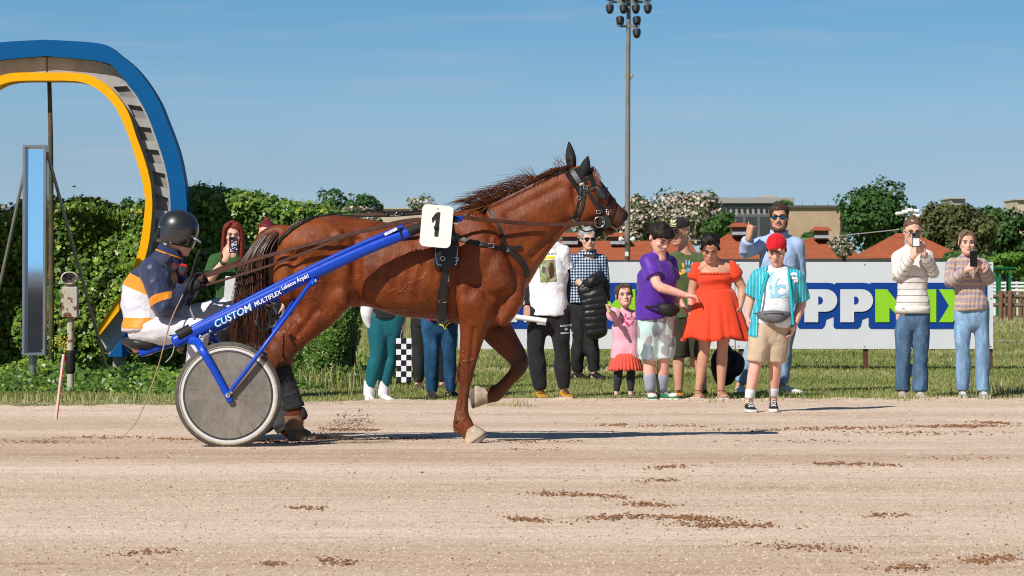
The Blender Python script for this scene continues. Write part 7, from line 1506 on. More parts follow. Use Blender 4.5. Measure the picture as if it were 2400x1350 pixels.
def build_hedge():
    g = np.random.default_rng(41); w1 = Waves(2.6, 20, 51); w2 = Waves(7.5, 20, 52)
    x_end = float(P(845, 0, 41.3).x); Yf = 41.0
    def front(X, Z):
        q = np.stack([X, Z * 1.2, 0 * X], 1); return Yf - .15 * w1(q) - .07 * w2(q) - .18 * np.clip(.7 - Z, 0, 1)
    def topz(X):
        px = 1200 + X * F / 41.0; return HC + (HOR - np.interp(px, [-900, 0, 180, 330, 450, 540, 640, 760, 850], [468, 472, 470, 476, 455, 466, 484, 492, 506])) / F * 41.0 + .05 * w2(np.stack([X, 0 * X, 0 * X], 1))
    # dark woody core
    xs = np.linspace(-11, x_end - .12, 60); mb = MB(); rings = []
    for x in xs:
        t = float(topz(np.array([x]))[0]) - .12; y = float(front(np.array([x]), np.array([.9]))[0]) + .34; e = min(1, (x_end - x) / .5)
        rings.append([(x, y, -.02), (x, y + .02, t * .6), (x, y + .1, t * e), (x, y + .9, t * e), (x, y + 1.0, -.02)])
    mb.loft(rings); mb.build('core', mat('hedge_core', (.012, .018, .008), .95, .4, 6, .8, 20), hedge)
    # wall face
    n = 40000; X = g.uniform(-10.6, x_end, n); T = topz(X); Z = T * g.random(n) ** .92; Y = front(X, Z) + g.normal(0, .035, n); keep = (X < x_end - .18 * np.abs(w2(np.stack([X * 0, Z, 0 * X], 1)))) ; X, Y, Z = X[keep], Y[keep], Z[keep]
    Nn = np.stack([0 * X + .0, -1 + 0 * X, .75 + 0 * X], 1); P1 = np.stack([X, Y, Z], 1)
    # top
    n = 12000; X = g.uniform(-10.6, x_end, n); Yt = g.uniform(0, .9, n); Zt = topz(X) + .03 * g.normal(0, 1, n) + .04 * (g.random(n) < .05); P2 = np.stack([X, front(X, Zt) + Yt, Zt - .10 * (Yt < .1)], 1); N2 = np.tile((0, -.2, 1.0), (n, 1))
    # right hand end
    n = 3500; Z = g.uniform(0, 1.75, n); Yt = g.uniform(0, .9, n); P3 = np.stack([x_end - .1 + .12 * w2(np.stack([Yt, Z, 0 * Z], 1)) - .12 * (Z > 1.3), 41.0 + Yt, Z], 1); N3 = np.tile((1.0, -.3, .4), (n, 1))
    # spill of ivy over the ground in front
    n = 15000; X = g.uniform(-8.5, x_end + .25, n); u = g.random(n); w3 = w1(np.stack([X, 0 * X + 3, 0 * X], 1)); edge = 36.75 + .30 * w3 + np.clip((X + 2.6) * 1.6, 0, 3.0); Y = edge + (41.0 - edge) * u ** 1.25; Z = .02 + .07 * np.clip(u * 3, 0, 1) + .045 * (1 + w2(np.stack([X, Y, 0 * X], 1))) * np.clip(u * 4, 0.1, 1) + .35 * np.clip(u - .8, 0, 1); P4 = np.stack([X, Y, Z + g.uniform(-.03, .03, n)], 1); N4 = np.tile((0, -.55, 1.0), (n, 1))
    # thicker lobe at the right hand end that comes forward to the grass
    n = 6500; a = g.uniform(0, math.pi, n); zz = g.random(n) ** .9 * 1.25; wl = 1 + .16 * w2(np.stack([a * .5, zz, 0 * a], 1)); cx = float(P(765, 0, 39.2).x); hw_ = .42 * np.sqrt(np.clip(1.12 - zz / 1.35, .05, 1)) * wl; P5 = np.stack([cx - np.cos(a) * hw_, 39.3 - np.sin(a) * 1.5 * hw_, zz], 1); N5 = np.stack([-np.cos(a), -np.sin(a), .5 + 0 * a], 1)
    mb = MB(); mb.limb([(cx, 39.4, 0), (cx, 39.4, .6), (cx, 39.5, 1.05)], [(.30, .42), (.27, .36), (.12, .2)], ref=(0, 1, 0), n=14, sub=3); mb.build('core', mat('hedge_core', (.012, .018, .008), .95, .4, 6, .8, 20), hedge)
    P0 = np.concatenate([P1, P2, P3, P4, P5]); N0 = np.concatenate([Nn, N2, N3, N4, N5]); k = len(P0); size = g.uniform(.036, .068, k) * np.where(np.arange(k) > len(P1) + len(P2), .9, 1.0)
    patch = Waves(1.7, 16, 61)(P0); rnd = np.clip(.42 + .16 * patch + g.normal(0, .20, k) + .12 * np.clip((P0[:, 2] - 1.5), 0, 1), 0, .97); rnd[g.random(k) < .006] = 1.0
    # the biggest, most visible leaves are pieces of their own
    vis = np.where((P0[:, 0] > -5.2) & (P0[:, 0] < x_end) & (np.arange(k) < len(P1)))[0]; big = vis[np.argsort(-size[vis])[:4000]]; big = g.choice(big, 280, replace=False); mask = np.ones(k, bool); mask[big] = False
    o = scatter_leaves('foliage', P0[mask], N0[mask], size[mask], rnd[mask], MAT_IVY, hedge, seed=71)
    bases = []
    for r in (.2, .45, .65, .85):
        V = np.stack([IVY[:, 0], -.0 + .18 * -np.abs(IVY[:, 0]), IVY[:, 1]], 1); me = np_mesh('leaf', V, np.arange(10)[None]); add_attr(me, 'rnd', [r] * 10); me.materials.append(MAT_IVY); bases.append(me)
    off = Vector(hedge.location)
    for i in big:
        q = bpy.data.objects.new('leaf', bases[g.integers(4)]); q.parent = hedge; q.location = Vector(P0[i]) + Vector((0, -.03, 0)) - off; s = float(size[i]) * 1.15; q.scale = (s, s, s); q.rotation_euler = (g.normal(-.5, .35), g.normal(0, .5), g.normal(0, .5)); COL.objects.link(q)
    # trailing shoots that stand up above the top
    cs = []
    for i in range(160):
        x = g.uniform(-6.5, x_end); z = float(topz(np.array([x]))[0]); cs.append(np.array([(x, 41.1, z - .1), (x + g.normal(0, .03), 41.08, z + .04), (x + g.normal(0, .07), 41.05, z + g.uniform(.05, .14))]))
    strands('shoots', cs, MAT_IVY, hedge, .004, 'stuff')
    # small yellow-flowered plant among the ivy
    r = thing('flowering_plant', tuple(P(145, 925, 38.6)), 'small plant with yellow-green flowers in front of the ivy', 'plant'); c = np.array(P(148, 803, 38.6)); n = 120; Pp = c + g.normal(0, 1, (n, 3)) * (.06, .05, .045); scatter_leaves('petals', Pp, np.tile((0, -1, .6), (n, 1)), g.uniform(.012, .022, n), g.random(n), leaf_mat('yellow_petal', [(0, (.40, .34, .03)), (1, (.60, .55, .08))], .2), r, seed=3)
    cs = [np.array([tuple(P(145 + g.normal(0, 6), 880, 38.6)), tuple(P(146 + g.normal(0, 6), 840, 38.6)), tuple(c + g.normal(0, .04, 3))]) for _ in range(14)]; strands('stems', cs, MAT_IVY, r, .003, 'stuff')
build_hedge()

# ================================================================== FINISH ARCH
YA = 40.2
def arch():
    root = thing('finish_arch', tuple(P(107, 900, YA) * 1.0)[:2] + (0,), 'big curved blue and yellow finish arch with grey metal channel', 'arch')
    yi = [(225, 775), (279, 694), (306, 645), (324, 590), (333, 548), (340, 486), (339, 455), (332, 418), (321, 379), (303, 324), (283, 275), (261, 239), (225, 207), (182, 191), (107, 189)]
    yo = [(230, 790), (284, 722), (318, 668), (340, 605), (351, 556), (357, 490), (356, 455), (352, 422), (339, 373), (319, 317), (300, 262), (270, 218), (235, 189), (189, 172), (107, 170)]
    bi = [(252, 836), (297, 779), (348, 708), (380, 640), (392, 575), (399, 498), (399, 470), (396, 435), (384, 379), (365, 321), (345, 269), (319, 223), (283, 177), (244, 146), (107, 131)]
    bo = [(296, 836), (322, 800), (378, 735), (415, 650), (430, 580), (437, 498), (437, 467), (430, 412), (417, 353), (391, 282), (368, 229), (326, 168), (280, 127), (235, 102), (107, 93)]
    def full(a):
        c = catmull(np.array(a, float), 6); m = c[::-1].copy(); m[:, 0] = 214 - m[:, 0]; return np.concatenate([c, m[1:]])
    A = [full(a) for a in (yi, yo, bi, bo)]
    def w(a, dy): return np.array([(*P(x, y, YA),) for x, y in a]) + (0, dy, 0)
    def band(name, a, b, y0, y1, mat_):
        mb = MB(); a0, b0, a1, b1 = w(a, y0), w(b, y0), w(a, y1), w(b, y1); mb.loft([np.stack([a0[i], b0[i], b1[i], a1[i]]) for i in range(len(a0))]); return mb.build(name, mat_, root, sharp=30)
    band('blue_band', A[2], A[3], 0, .42, mat('arch_blue', (.002, .088, .26), .5, .06, 4, spec=.12)); band('yellow_band', A[0], A[1], -.02, .42, mat('arch_yellow', (.85, .40, .004), .5, .05, 4, spec=.12))
    # galvanised channel with square openings
    gm = mat('galvanised', (.36, .355, .345), .5, .25, 5, .1, 30); dk = mat('opening_grey', (.24, .225, .21), .7, .2, 8); I, O = A[1], A[2]; n = len(I); d = .13
    hol = {}; L = np.concatenate([[0], np.cumsum(np.hypot(*np.diff((I + O) / 2, axis=0).T))]); s0 = L[np.argmin(np.hypot(*((I + O) / 2 - (300, 227)).T))]
    mb = MB(); v = []; f = []
    starts = [s0 - i * 56 for i in range(-0, 9)] + [L[-1] - (s0 - i * 56) - 34 for i in range(9)]
    S = sorted(set([0.0, L[-1]] + list(np.linspace(0, L[-1], 60)) + [q for s_ in starts for q in (s_, s_ + 34) if 0 < q < L[-1]]))
    def at(s_, u, dy): x = np.interp(s_, L, I[:, 0] * (1 - u) + O[:, 0] * u); y = np.interp(s_, L, I[:, 1] * (1 - u) + O[:, 1] * u); q = np.array(P(x, y, YA)); q[1] += dy; return q
    us = (0, .16, .84, 1)
    for i in range(len(S) - 1):
        mid = (S[i] + S[i + 1]) / 2; hole = any(s_ < mid < s_ + 34 for s_ in starts)
        for j in range(3):
            if hole and j == 1: continue
            b = len(v); v += [at(S[i], us[j], d), at(S[i], us[j + 1], d), at(S[i + 1], us[j + 1], d), at(S[i + 1], us[j], d)]; f.append((b, b + 1, b + 2, b + 3))
    mb.add(v, f); ch = mb.build('channel', gm, root, smooth=False)
    for s_ in starts:
        if not (0 < s_ and s_ + 34 < L[-1]): continue
        m2 = MB(); q = [at(s_, .16, d), at(s_, .84, d), at(s_ + 34, .84, d), at(s_ + 34, .16, d)]; bq = [x + (0, .05, 0) for x in q]; m2.add(q + bq, [(4, 5, 6, 7), (0, 1, 5, 4), (1, 2, 6, 5), (2, 3, 7, 6), (3, 0, 4, 7)]); m2.build('opening', dk, ch, smooth=False)
    bk = MB(); a1, b1 = w(I, .41), w(O, .41); bk.loft([np.stack([a1[i], b1[i], b1[i] + (0, .01, 0), a1[i] + (0, .01, 0)]) for i in range(n)]); bk.build('back_plate', gm, root)
    mb = MB(); mb.limb([P(107, 131, YA) + Vector((0, d - .004, 0)), P(107, 170, YA) + Vector((0, d - .004, 0))], [.006, .006], n=6, sub=1); mb.build('seam', mat('rust_seam', (.12, .09, .07), .8), root)
    for x in (275, -61):
        mb = MB(); mb.limb([V3(P(x, 832, YA)) + (0, .2, 0), V3((P(x, 832, YA).x, YA + .2, 0))], [.07, .07], ref=(0, 1, 0), n=18, sub=1, round_ends=False); mb.build('foot_post', mat('concrete_grey', (.33, .32, .30), .8, .2, 9, .3, 40), root, sharp=40)
    # centre pole
    pr = thing('support_pole', (P(111, 0, YA).x, YA + .3, 0), 'thin rusty green pole hanging from the middle of the arch', 'pole'); mb = MB(); mb.limb([V3(P(107, 168, YA)) + (0, .3, 0), V3(P(111, 330, YA)) + (0, .3, 0), V3(P(112, 640, YA)) + (0, .3, 0), V3((P(112, 640, YA).x, YA + .3, 0))], [.022, .026, .030, .030], n=12, sub=2, round_ends=False)
    m, n_, l, b = new_mat('rusty_green'); tc = n_.new('ShaderNodeTexCoord'); l.new(ramp(n_, l, noise(n_, l, 3, 5, .6), [(.35, (.030, .045, .018)), (.52, (.06, .06, .03)), (.62, (.16, .08, .035))]), b.inputs['Base Color']); b.inputs['Roughness'].default_value = .7; mb.build('pole', m, pr)
arch()

# ================================================================== FINISH MIRROR, CAMERA POST, STAKE
def mirror():
    Y = 39.0; r = thing('finish_mirror', (P(82, 0, Y).x, Y, 0), 'tall narrow mirror in a steel frame on a post beside the arch', 'mirror'); fr = mat('steel_frame', (.34, .35, .37), .35, .12, 8, metal=.8)
    x0, x1, zt, zb = P(55, 0, Y).x, P(109, 0, Y).x, P(0, 340, Y).z, P(0, 832, Y).z; tilt = math.tan(R(1.95)); zc = (zt + zb) / 2
    def yy(z): return Y + (z - zc) * tilt
    mb = MB(); t = .024
    def slab(x0, x1, z0, z1, f, bk): mb.add([(x0, yy(z0) + f, z0), (x1, yy(z0) + f, z0), (x1, yy(z1) + f, z1), (x0, yy(z1) + f, z1), (x0, yy(z0) + bk, z0), (x1, yy(z0) + bk, z0), (x1, yy(z1) + bk, z1), (x0, yy(z1) + bk, z1)], [(0, 1, 2, 3), (5, 4, 7, 6), (0, 4, 5, 1), (1, 5, 6, 2), (2, 6, 7, 3), (3, 7, 4, 0)])
    for a in ((x0, x0 + t, zb, zt), (x1 - t, x1, zb, zt), (x0 + t, x1 - t, zb, zb + t), (x0 + t, x1 - t, zt - t, zt)):
        mb = MB(); slab(*a, -.09, .09); mb.build('frame', fr, r, smooth=False)
    mb = MB(); slab(x0 + t, x1 - t, zb + t, zt - t, .055, .085); mb.build('back_panel', mat('panel_dark', (.03, .032, .035), .5), r, smooth=False)
    m, n, l, b = new_mat('mirror_glass'); b.inputs['Metallic'].default_value = 1; l.new(ramp(n, l, noise(n, l, 130, 3, .7), [(.3, (.93, .95, .97)), (.72, (.93, .95, .97)), (.78, (.55, .58, .6))]), b.inputs['Base Color']); b.inputs['Roughness'].default_value = .035
    mb = MB(); slab(x0 + t, x1 - t, zb + t, zt - t, .045, .053); mb.build('mirror', m, r, smooth=False)
    px = P(77, 0, Y).x; mb = MB(); mb.limb([(px, Y, zb + .01), (px, Y, .35), (px, Y, 0)], [.036, .036, .036], ref=(0, 1, 0), n=16, sub=1, round_ends=False); mb.build('post', fr, r, sharp=40); mb = MB(); mb.limb([(px, Y, zb), (px, Y, zb - .09)], [.043, .043], ref=(0, 1, 0), n=16, sub=1, round_ends=False); mb.build('collar', fr, r, sharp=40)
    st = mat('dull_steel_tube', (.28, .26, .25), .45, .2, 9, metal=.6)
    for a, b_ in (((110, 360), (224, 818)), ((56, 400), (-52, 830))): mb = MB(); p0, p1 = V3(P(*a, Y)) + (0, .05, 0), V3(P(*b_, Y)) + (0, .55, 0); p2 = p0 + (p1 - p0) * (p0[2] / (p0[2] - p1[2])); mb.limb([p0, p2], [.017, .017], n=12, sub=1); mb.build('brace', st, r)
mirror()
def camera_post():
    Y = 37.6; px = P(165, 0, Y).x; r = thing('camera_post', (px, Y, 0), 'rusty cream painted photo-finish camera box on a post before the ivy', 'camera post')
    m, n, l, b = new_mat('chipped_cream'); a = noise(n, l, 7, 6, .7); c = noise(n, l, 45, 4, .7); k = math_n(n, l, 'MAXIMUM', ramp(n, l, a, [(.55, (0, 0, 0)), (.58, (1, 1, 1))]), ramp(n, l, c, [(.62, (0, 0, 0)), (.67, (1, 1, 1))])); l.new(mixc(n, l, k, (.46, .40, .33), (.13, .045, .022)), b.inputs['Base Color']); b.inputs['Roughness'].default_value = .65
    z = lambda py: P(0, py, Y).z
    mb = MB(); mb.box((px, Y, (z(672) + z(744)) / 2), (.076, .08, (z(672) - z(744)) / 2), None, .006); mb.build('box', m, r, sharp=40)
    mb = MB(); rings = []; th = np.linspace(0, 2 * math.pi, 26, endpoint=False)
    for yy_, s in ((.10, .8), (.06, .95), (-.09, 1.0), (-.10, .86), (-.03, .80), (-.02, .02)): rings.append([(px + math.cos(a_) * .086 * s, Y + yy_, z(652) + math.sin(a_) * .066 * s) for a_ in th])
    mb.loft(rings); mb.build('hood', m, r, sharp=40); mb = MB(); mb.box((px, Y - .035, z(652)), (.038, .012, .032), None, .004); mb.build('camera_body', mat('camera_grey', (.16, .16, .17), .4, .3), r, sharp=40); mb = MB(); mb.limb([(px, Y - .045, z(652)), (px, Y - .065, z(652))], [.016, .014], ref=(1, 0, 0), n=14, sub=1, round_ends=False); mb.build('lens', mat('lens_black', (.006, .006, .008), .1), r)
    mb = MB(); mb.box((px, Y, z(668)), (.05, .05, .02), None, .004); mb.build('neck', m, r, sharp=40); mb = MB(); mb.limb([(px, Y, z(744)), (px, Y, 0)], [(.034, .034)] * 2, ref=(0, 1, 0), n=14, sub=1, round_ends=False); mb.build('post', m, r, sharp=40)
    mb = MB(); mb.limb([(px, Y, z(828)), (px, Y, z(868))], [.046, .048], ref=(0, 1, 0), n=18, sub=2); mb.build('sleeve', MAT_RUBBER, r)
    Y = ground_Y(986); r = thing('marker_stake', (P(131, 0, Y).x, Y, 0), 'thin leaning red and white marker stake at the edge of the sand', 'stake'); mb = MB(); a, b_ = V3(P(149, 830, Y)), V3(P(130, 988, Y)); mb.bar(a, b_, .022, .008); mb.build('stake_white', mat('stake_white', (.62, .56, .52), .6, .2), r, smooth=False); mb = MB(); mb.bar(a + (.010, -.003, 0), b_ + (.010, -.003, 0), .010, .008); mb.build('stake_red', mat('stake_red', (.32, .05, .04), .6, .2), r, smooth=False)
camera_post()
def grandstand():                        # stands behind the camera; seen only in the mirror
    r = thing('grandstand', (-8, -24, 0), 'long low grandstand across the track, reflected in the finish mirror', 'building'); dk = mat('stand_dark', (.16, .18, .20), .7, .3, 1.5); lt = mat('stand_roof', (.62, .62, .62), .6, .1)
    mb = MB(); mb.box((-10, -28, 2.5), (34, 3.5, 2.5)); mb.build('wall', dk, r, smooth=False); mb = MB(); mb.box((-10, -27.5, 5.2), (35, 5, .2)); mb.build('roof', lt, r, smooth=False)
    for i in range(18): mb = MB(); mb.box((-42 + i * 3.8, -24.3, 2.5), (.12, .15, 2.5)); mb.build('pillar', lt, r, smooth=False)
grandstand()
# ================================================================== ADVERTISING BOARDS
YB = ground_Y(868)
def board_px(x, y, dy=0.0): q = np.array(P(x, y, YB)); q[1] += dy; return q
M_BOARD = mat('board_white', (.60, .62, .66), .55, .05, 3); M_BBLUE = mat('board_blue', (.004, .045, .26), .5, .05); M_BGREEN = mat('board_green', (.26, .58, .022), .5, .05); M_POST = mat('post_brown', (.11, .045, .025), .7, .3, 9, .3, 40)
def letters(root, spec, y0, y1):
    """block capitals cut from sheet, each with a wider blue backing plate"""
    h = (y1 - y0)
    S = lambda x, y: tuple(board_px(x, y)[[0, 2]])
    def poly(pts, dy0, dy1, name, m): mb = MB(); q = [S(x, y) for x, y in pts]; ar = sum(q[i][0] * q[(i + 1) % len(q)][1] - q[(i + 1) % len(q)][0] * q[i][1] for i in range(len(q))); q = q if ar > 0 else q[::-1]; mb.prism(q, dy1 - dy0, None, (0, YB + dy0, 0)); return mb.build(name, m, root, smooth=False)
    def arc(cx, cy, rx, ry, a0, a1, k=10): return [(cx + rx * math.cos(R(a0 + (a1 - a0) * i / k)), cy + ry * math.sin(R(a0 + (a1 - a0) * i / k))) for i in range(k + 1)]
    for li, (ch, x0, x1, m) in enumerate(spec):
        w = x1 - x0; lz = -.0007 * li
        if ch == 'P':
            my = y0 + h * .68; r = h * .34; t = .30 * w
            poly([(x0, y1), (x0, y0)] + arc(x1 - r, y0 + r, r, r, -90, 90) + [(x0 + w * .42, my), (x0 + w * .42, y1)], -.024, -.018, 'letter', m)
            poly([(x0 + w * .42, y0 + h * .22)] + arc(x0 + w * .46, y0 + h * .34, w * .10, h * .12, -90, 90, 6) + [(x0 + w * .42, y0 + h * .46)], -.027, -.0245, 'letter_counter', M_BBLUE)
        elif ch == 'M': poly([(x0, y1), (x0, y0), (x0 + w * .25, y0), (x0 + w * .5, y0 + h * .45), (x0 + w * .75, y0), (x1, y0), (x1, y1), (x0 + w * .74, y1), (x0 + w * .74, y0 + h * .5), (x0 + w * .5, y0 + h * .85), (x0 + w * .30, y0 + h * .55), (x0 + w * .30, y1)], -.024, -.018, 'letter', m)
        elif ch == 'B': poly([(x0, y0), (x1, y0), (x1, y1), (x0, y1)], -.024, -.018, 'letter', m)
        elif ch == 'X': cx, cy = (x0 + x1) / 2, (y0 + y1) / 2; a = w * .30; poly([(x0, y0), (x0 + a * 1.1, y0), (cx, y0 + h * .26), (x1 - a * 1.1, y0), (x1, y0), (cx + w * .26, cy), (x1, y1), (x1 - a * 1.1, y1), (cx, y1 - h * .26), (x0 + a * 1.1, y1), (x0, y1), (cx - w * .26, cy)], -.024, -.018, 'letter', m)
        elif ch == 'E': poly([(x0, y0), (x1, y0), (x1, y0 + h * .22), (x0 + w * .42, y0 + h * .22), (x0 + w * .42, y0 + h * .40), (x1 - w * .08, y0 + h * .40), (x1 - w * .08, y0 + h * .62), (x0 + w * .42, y0 + h * .62), (x0 + w * .42, y0 + h * .78), (x1, y0 + h * .78), (x1, y1), (x0, y1)], -.024, -.018, 'letter', m)
        e = h * .20
        if ch == 'P':   # backing follows the letter: notch under the bowl
            poly([(x0 - e, y1 + e - 4), (x0 - e, y0 - e + 6), (x0 - e + 6, y0 - e)] + arc(x1 - h * .28, y0 + h * .34, h * .50, h * .54, -90, 60) + [(x0 + w * .42 + e + 4, y0 + h * .92), (x0 + w * .42 + e, y1 + e - 6), (x0 + w * .42 + e - 6, y1 + e), (x0 - e + 4, y1 + e)], -.0095 + lz, -.005, 'letter_backing', M_BBLUE)
        else: poly([(x0 - e + 5, y0 - e), (x1 + e - 5, y0 - e), (x1 + e, y0 - e + 5), (x1 + e, y1 + e - 5), (x1 + e - 5, y1 + e), (x0 - e + 5, y1 + e), (x0 - e, y1 + e - 5), (x0 - e, y0 - e + 5)], -.0095 + lz, -.005, 'letter_backing', M_BBLUE)
def board(x0, x1, label, spec, posts):
    r = thing('advertising_board', (float(board_px((x0 + x1) / 2, 0)[0]), YB, 0), label, 'sign'); a, b = board_px(x0, 614), board_px(x1, 818)
    mb = MB(); mb.box(((a[0] + b[0]) / 2, YB + .008, (a[2] + b[2]) / 2), ((b[0] - a[0]) / 2, .012, (a[2] - b[2]) / 2), None, .002); mb.build('panel', M_BOARD, r, smooth=False)
    for px in posts: mb = MB(); mb.box((board_px(px, 0)[0], YB + .06, .62), (.028, .035, .64)); mb.build('post', M_POST, r, smooth=False)
    for px in (x0 + 6, (x0 + x1) / 2, x1 - 6):
        for py in (620, 700, 812): mb = MB(); mb.ball(board_px(px, py, -.006), (.010, .004, .010), 8, 5); mb.build('screw', mat('screw_grey', (.2, .2, .2), .5), r)
    letters(r, spec, 678, 755)
board(1725, 2328, 'white board with blue-backed white PP and green MIX letters by the phone girls', [('P', 1885, 1962, M_BOARD), ('P', 1969, 2046, M_BOARD), ('M', 2051, 2162, M_BGREEN), ('B', 2170, 2194, M_BGREEN), ('X', 2200, 2298, M_BGREEN)], (1738, 2030, 2322))
board(1074, 1722, 'white board with blue and green lettering behind the people beside the horse', [('E', 1120, 1212, M_BOARD), ('P', 1228, 1300, M_BOARD), ('P', 1306, 1372, M_BOARD), ('M', 1380, 1489, M_BGREEN)], (1084, 1400, 1623))

# ================================================================== FAR THINGS
def box_px(mb, x0, x1, y0, y1, Y, depth, dy=0.0):
    a, b = P(x0, y0, Y), P(x1, y1, Y); z1 = b.z; mb.box(((a.x + b.x) / 2, Y + depth / 2 + dy, (a.z + z1) / 2), ((b.x - a.x) / 2, depth / 2, abs(a.z - z1) / 2)); return mb
def mast():
    Y = 118.0; r = thing('floodlight_mast', (P(1472, 0, Y).x, Y, 0), 'tall grey floodlight mast rising behind the horse head', 'mast'); gm = mat('mast_galv', (.24, .21, .18), .55, .35, .8, metal=.3); q = lambda x, y, dy=0: V3(P(x, y, Y)) + (0, dy, 0)
    mb = MB(); mb.limb([q(1470, 640), q(1471, 400), q(1472, 180), q(1474, -40)], [.085, .08, .07, .062], n=14, sub=2, round_ends=False); b0 = (q(1470, 640)[0], Y, 0); mb.limb([b0, q(1470, 640)], [.088, .085], n=14, sub=1, round_ends=False); mb.build('pole', gm, r)
    for x0, x1, y in ((1434, 1516, 5), (1454, 1493, 62)): mb = MB(); mb.bar(q(x0, y, -.05), q(x1, y, -.05), .07, .07); mb.build('cross_arm', gm, r, smooth=False)
    lm = mat('lamp_dark', (.022, .022, .026), .5, .2)
    for x, y, up in ((1429, 22, 1), (1461, 22, 1), (1490, 22, 1), (1518, 22, 1), (1453, 49, 0), (1492, 49, 0), (1492, 79, 1), (1430, -8, 0), (1461, -8, 0), (1490, -8, 0), (1518, -8, 0)):
        mb = MB(); mb.limb([q(x, y - 6, -.1), q(x, y + 2, -.16), q(x, y + 8, -.2)], [(.125, .13), (.12, .13), (.085, .10)], ref=(0, 1, 0), n=14, sub=1, round_ends=False); o = mb.build('lamp', lm, r, sharp=40)
        s = -1 if up else 1; mb = MB(); mb.limb([q(x - 9, y - 4 * 1, -.1), q(x - 7, y + s * 11, -.08), q(x, y + s * 14, -.06), q(x + 7, y + s * 11, -.08), q(x + 9, y - 4, -.1)], [.013] * 5, n=6, sub=2); mb.build('bracket', gm, o)
    for x, s in ((1464, -1), (1482, 1)): mb = MB(); mb.limb([q(1472 + s * 3, 187), q(x + s * 0, 177)], [.03, .035], n=8, sub=1); mb.build('side_unit', mat('unit_grey', (.3, .28, .26), .6), r)
    mb = MB(); box_px(mb, 1465, 1473, 590, 600, Y - .4, .2); mb.build('meter_box', mat('box_white', (.7, .7, .7), .6), r, smooth=False)
    for x, s in ((1456, -1), (1483, 1)): mb = MB(); mb.limb([q(x, 561, -.2), q(x - s * 4, 561, -.2)], [.09, .04], n=10, sub=1); mb.build('loudspeaker', mat('speaker_white', (.68, .68, .66), .6), r)
    Yc = 116.0; r = thing('camera_mast', (P(2122, 0, Yc).x, Yc, 0), 'slim mast with white surveillance cameras behind the striped sweater girl', 'mast'); mb = MB(); mb.limb([(P(2122, 0, Yc).x, Yc, 0), tuple(P(2124, 484, Yc))], [.04, .04], n=10, sub=1, round_ends=False); mb.build('pole', mat('grey_pole', (.32, .33, .34), .5), r)
    wm = mat('camera_white', (.72, .73, .74), .5)
    for x, y, dx in ((2108, 500, -7), (2120, 496, 4), (2132, 492, 4), (2144, 494, 7), (2146, 505, 6)): mb = MB(); mb.limb([V3(P(x - dx, y, Yc)) - (0, .1, 0), V3(P(x + dx, y + 1, Yc)) - (0, .15, 0)], [.05, .055], n=10, sub=1); mb.build('camera', wm, r)
    mb = MB(); mb.bar(P(2104, 498, Yc), P(2148, 500, Yc), .05, .05); mb.build('bracket', wm, r, smooth=False)
mast()
def tile_mat():
    m, n, l, b = new_mat('roof_tiles'); tc = n.new('ShaderNodeTexCoord'); s_ = n.new('ShaderNodeSeparateXYZ'); l.new(tc.outputs['Object'], s_.inputs[0])
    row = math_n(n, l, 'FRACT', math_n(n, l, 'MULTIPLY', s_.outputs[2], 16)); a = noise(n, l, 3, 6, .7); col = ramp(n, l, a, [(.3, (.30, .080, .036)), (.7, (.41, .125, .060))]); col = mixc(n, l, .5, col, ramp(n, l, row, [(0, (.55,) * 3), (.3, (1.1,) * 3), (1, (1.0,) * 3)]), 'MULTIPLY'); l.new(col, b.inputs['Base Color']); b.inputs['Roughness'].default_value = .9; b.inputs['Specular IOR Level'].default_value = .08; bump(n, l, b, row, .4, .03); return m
M_TILE = tile_mat(); M_PLAST = mat('plaster_cream', (.48, .40, .30), .85, .15, .6); M_DARKW = mat('window_dark', (.03, .035, .04), .25, .2, 1)
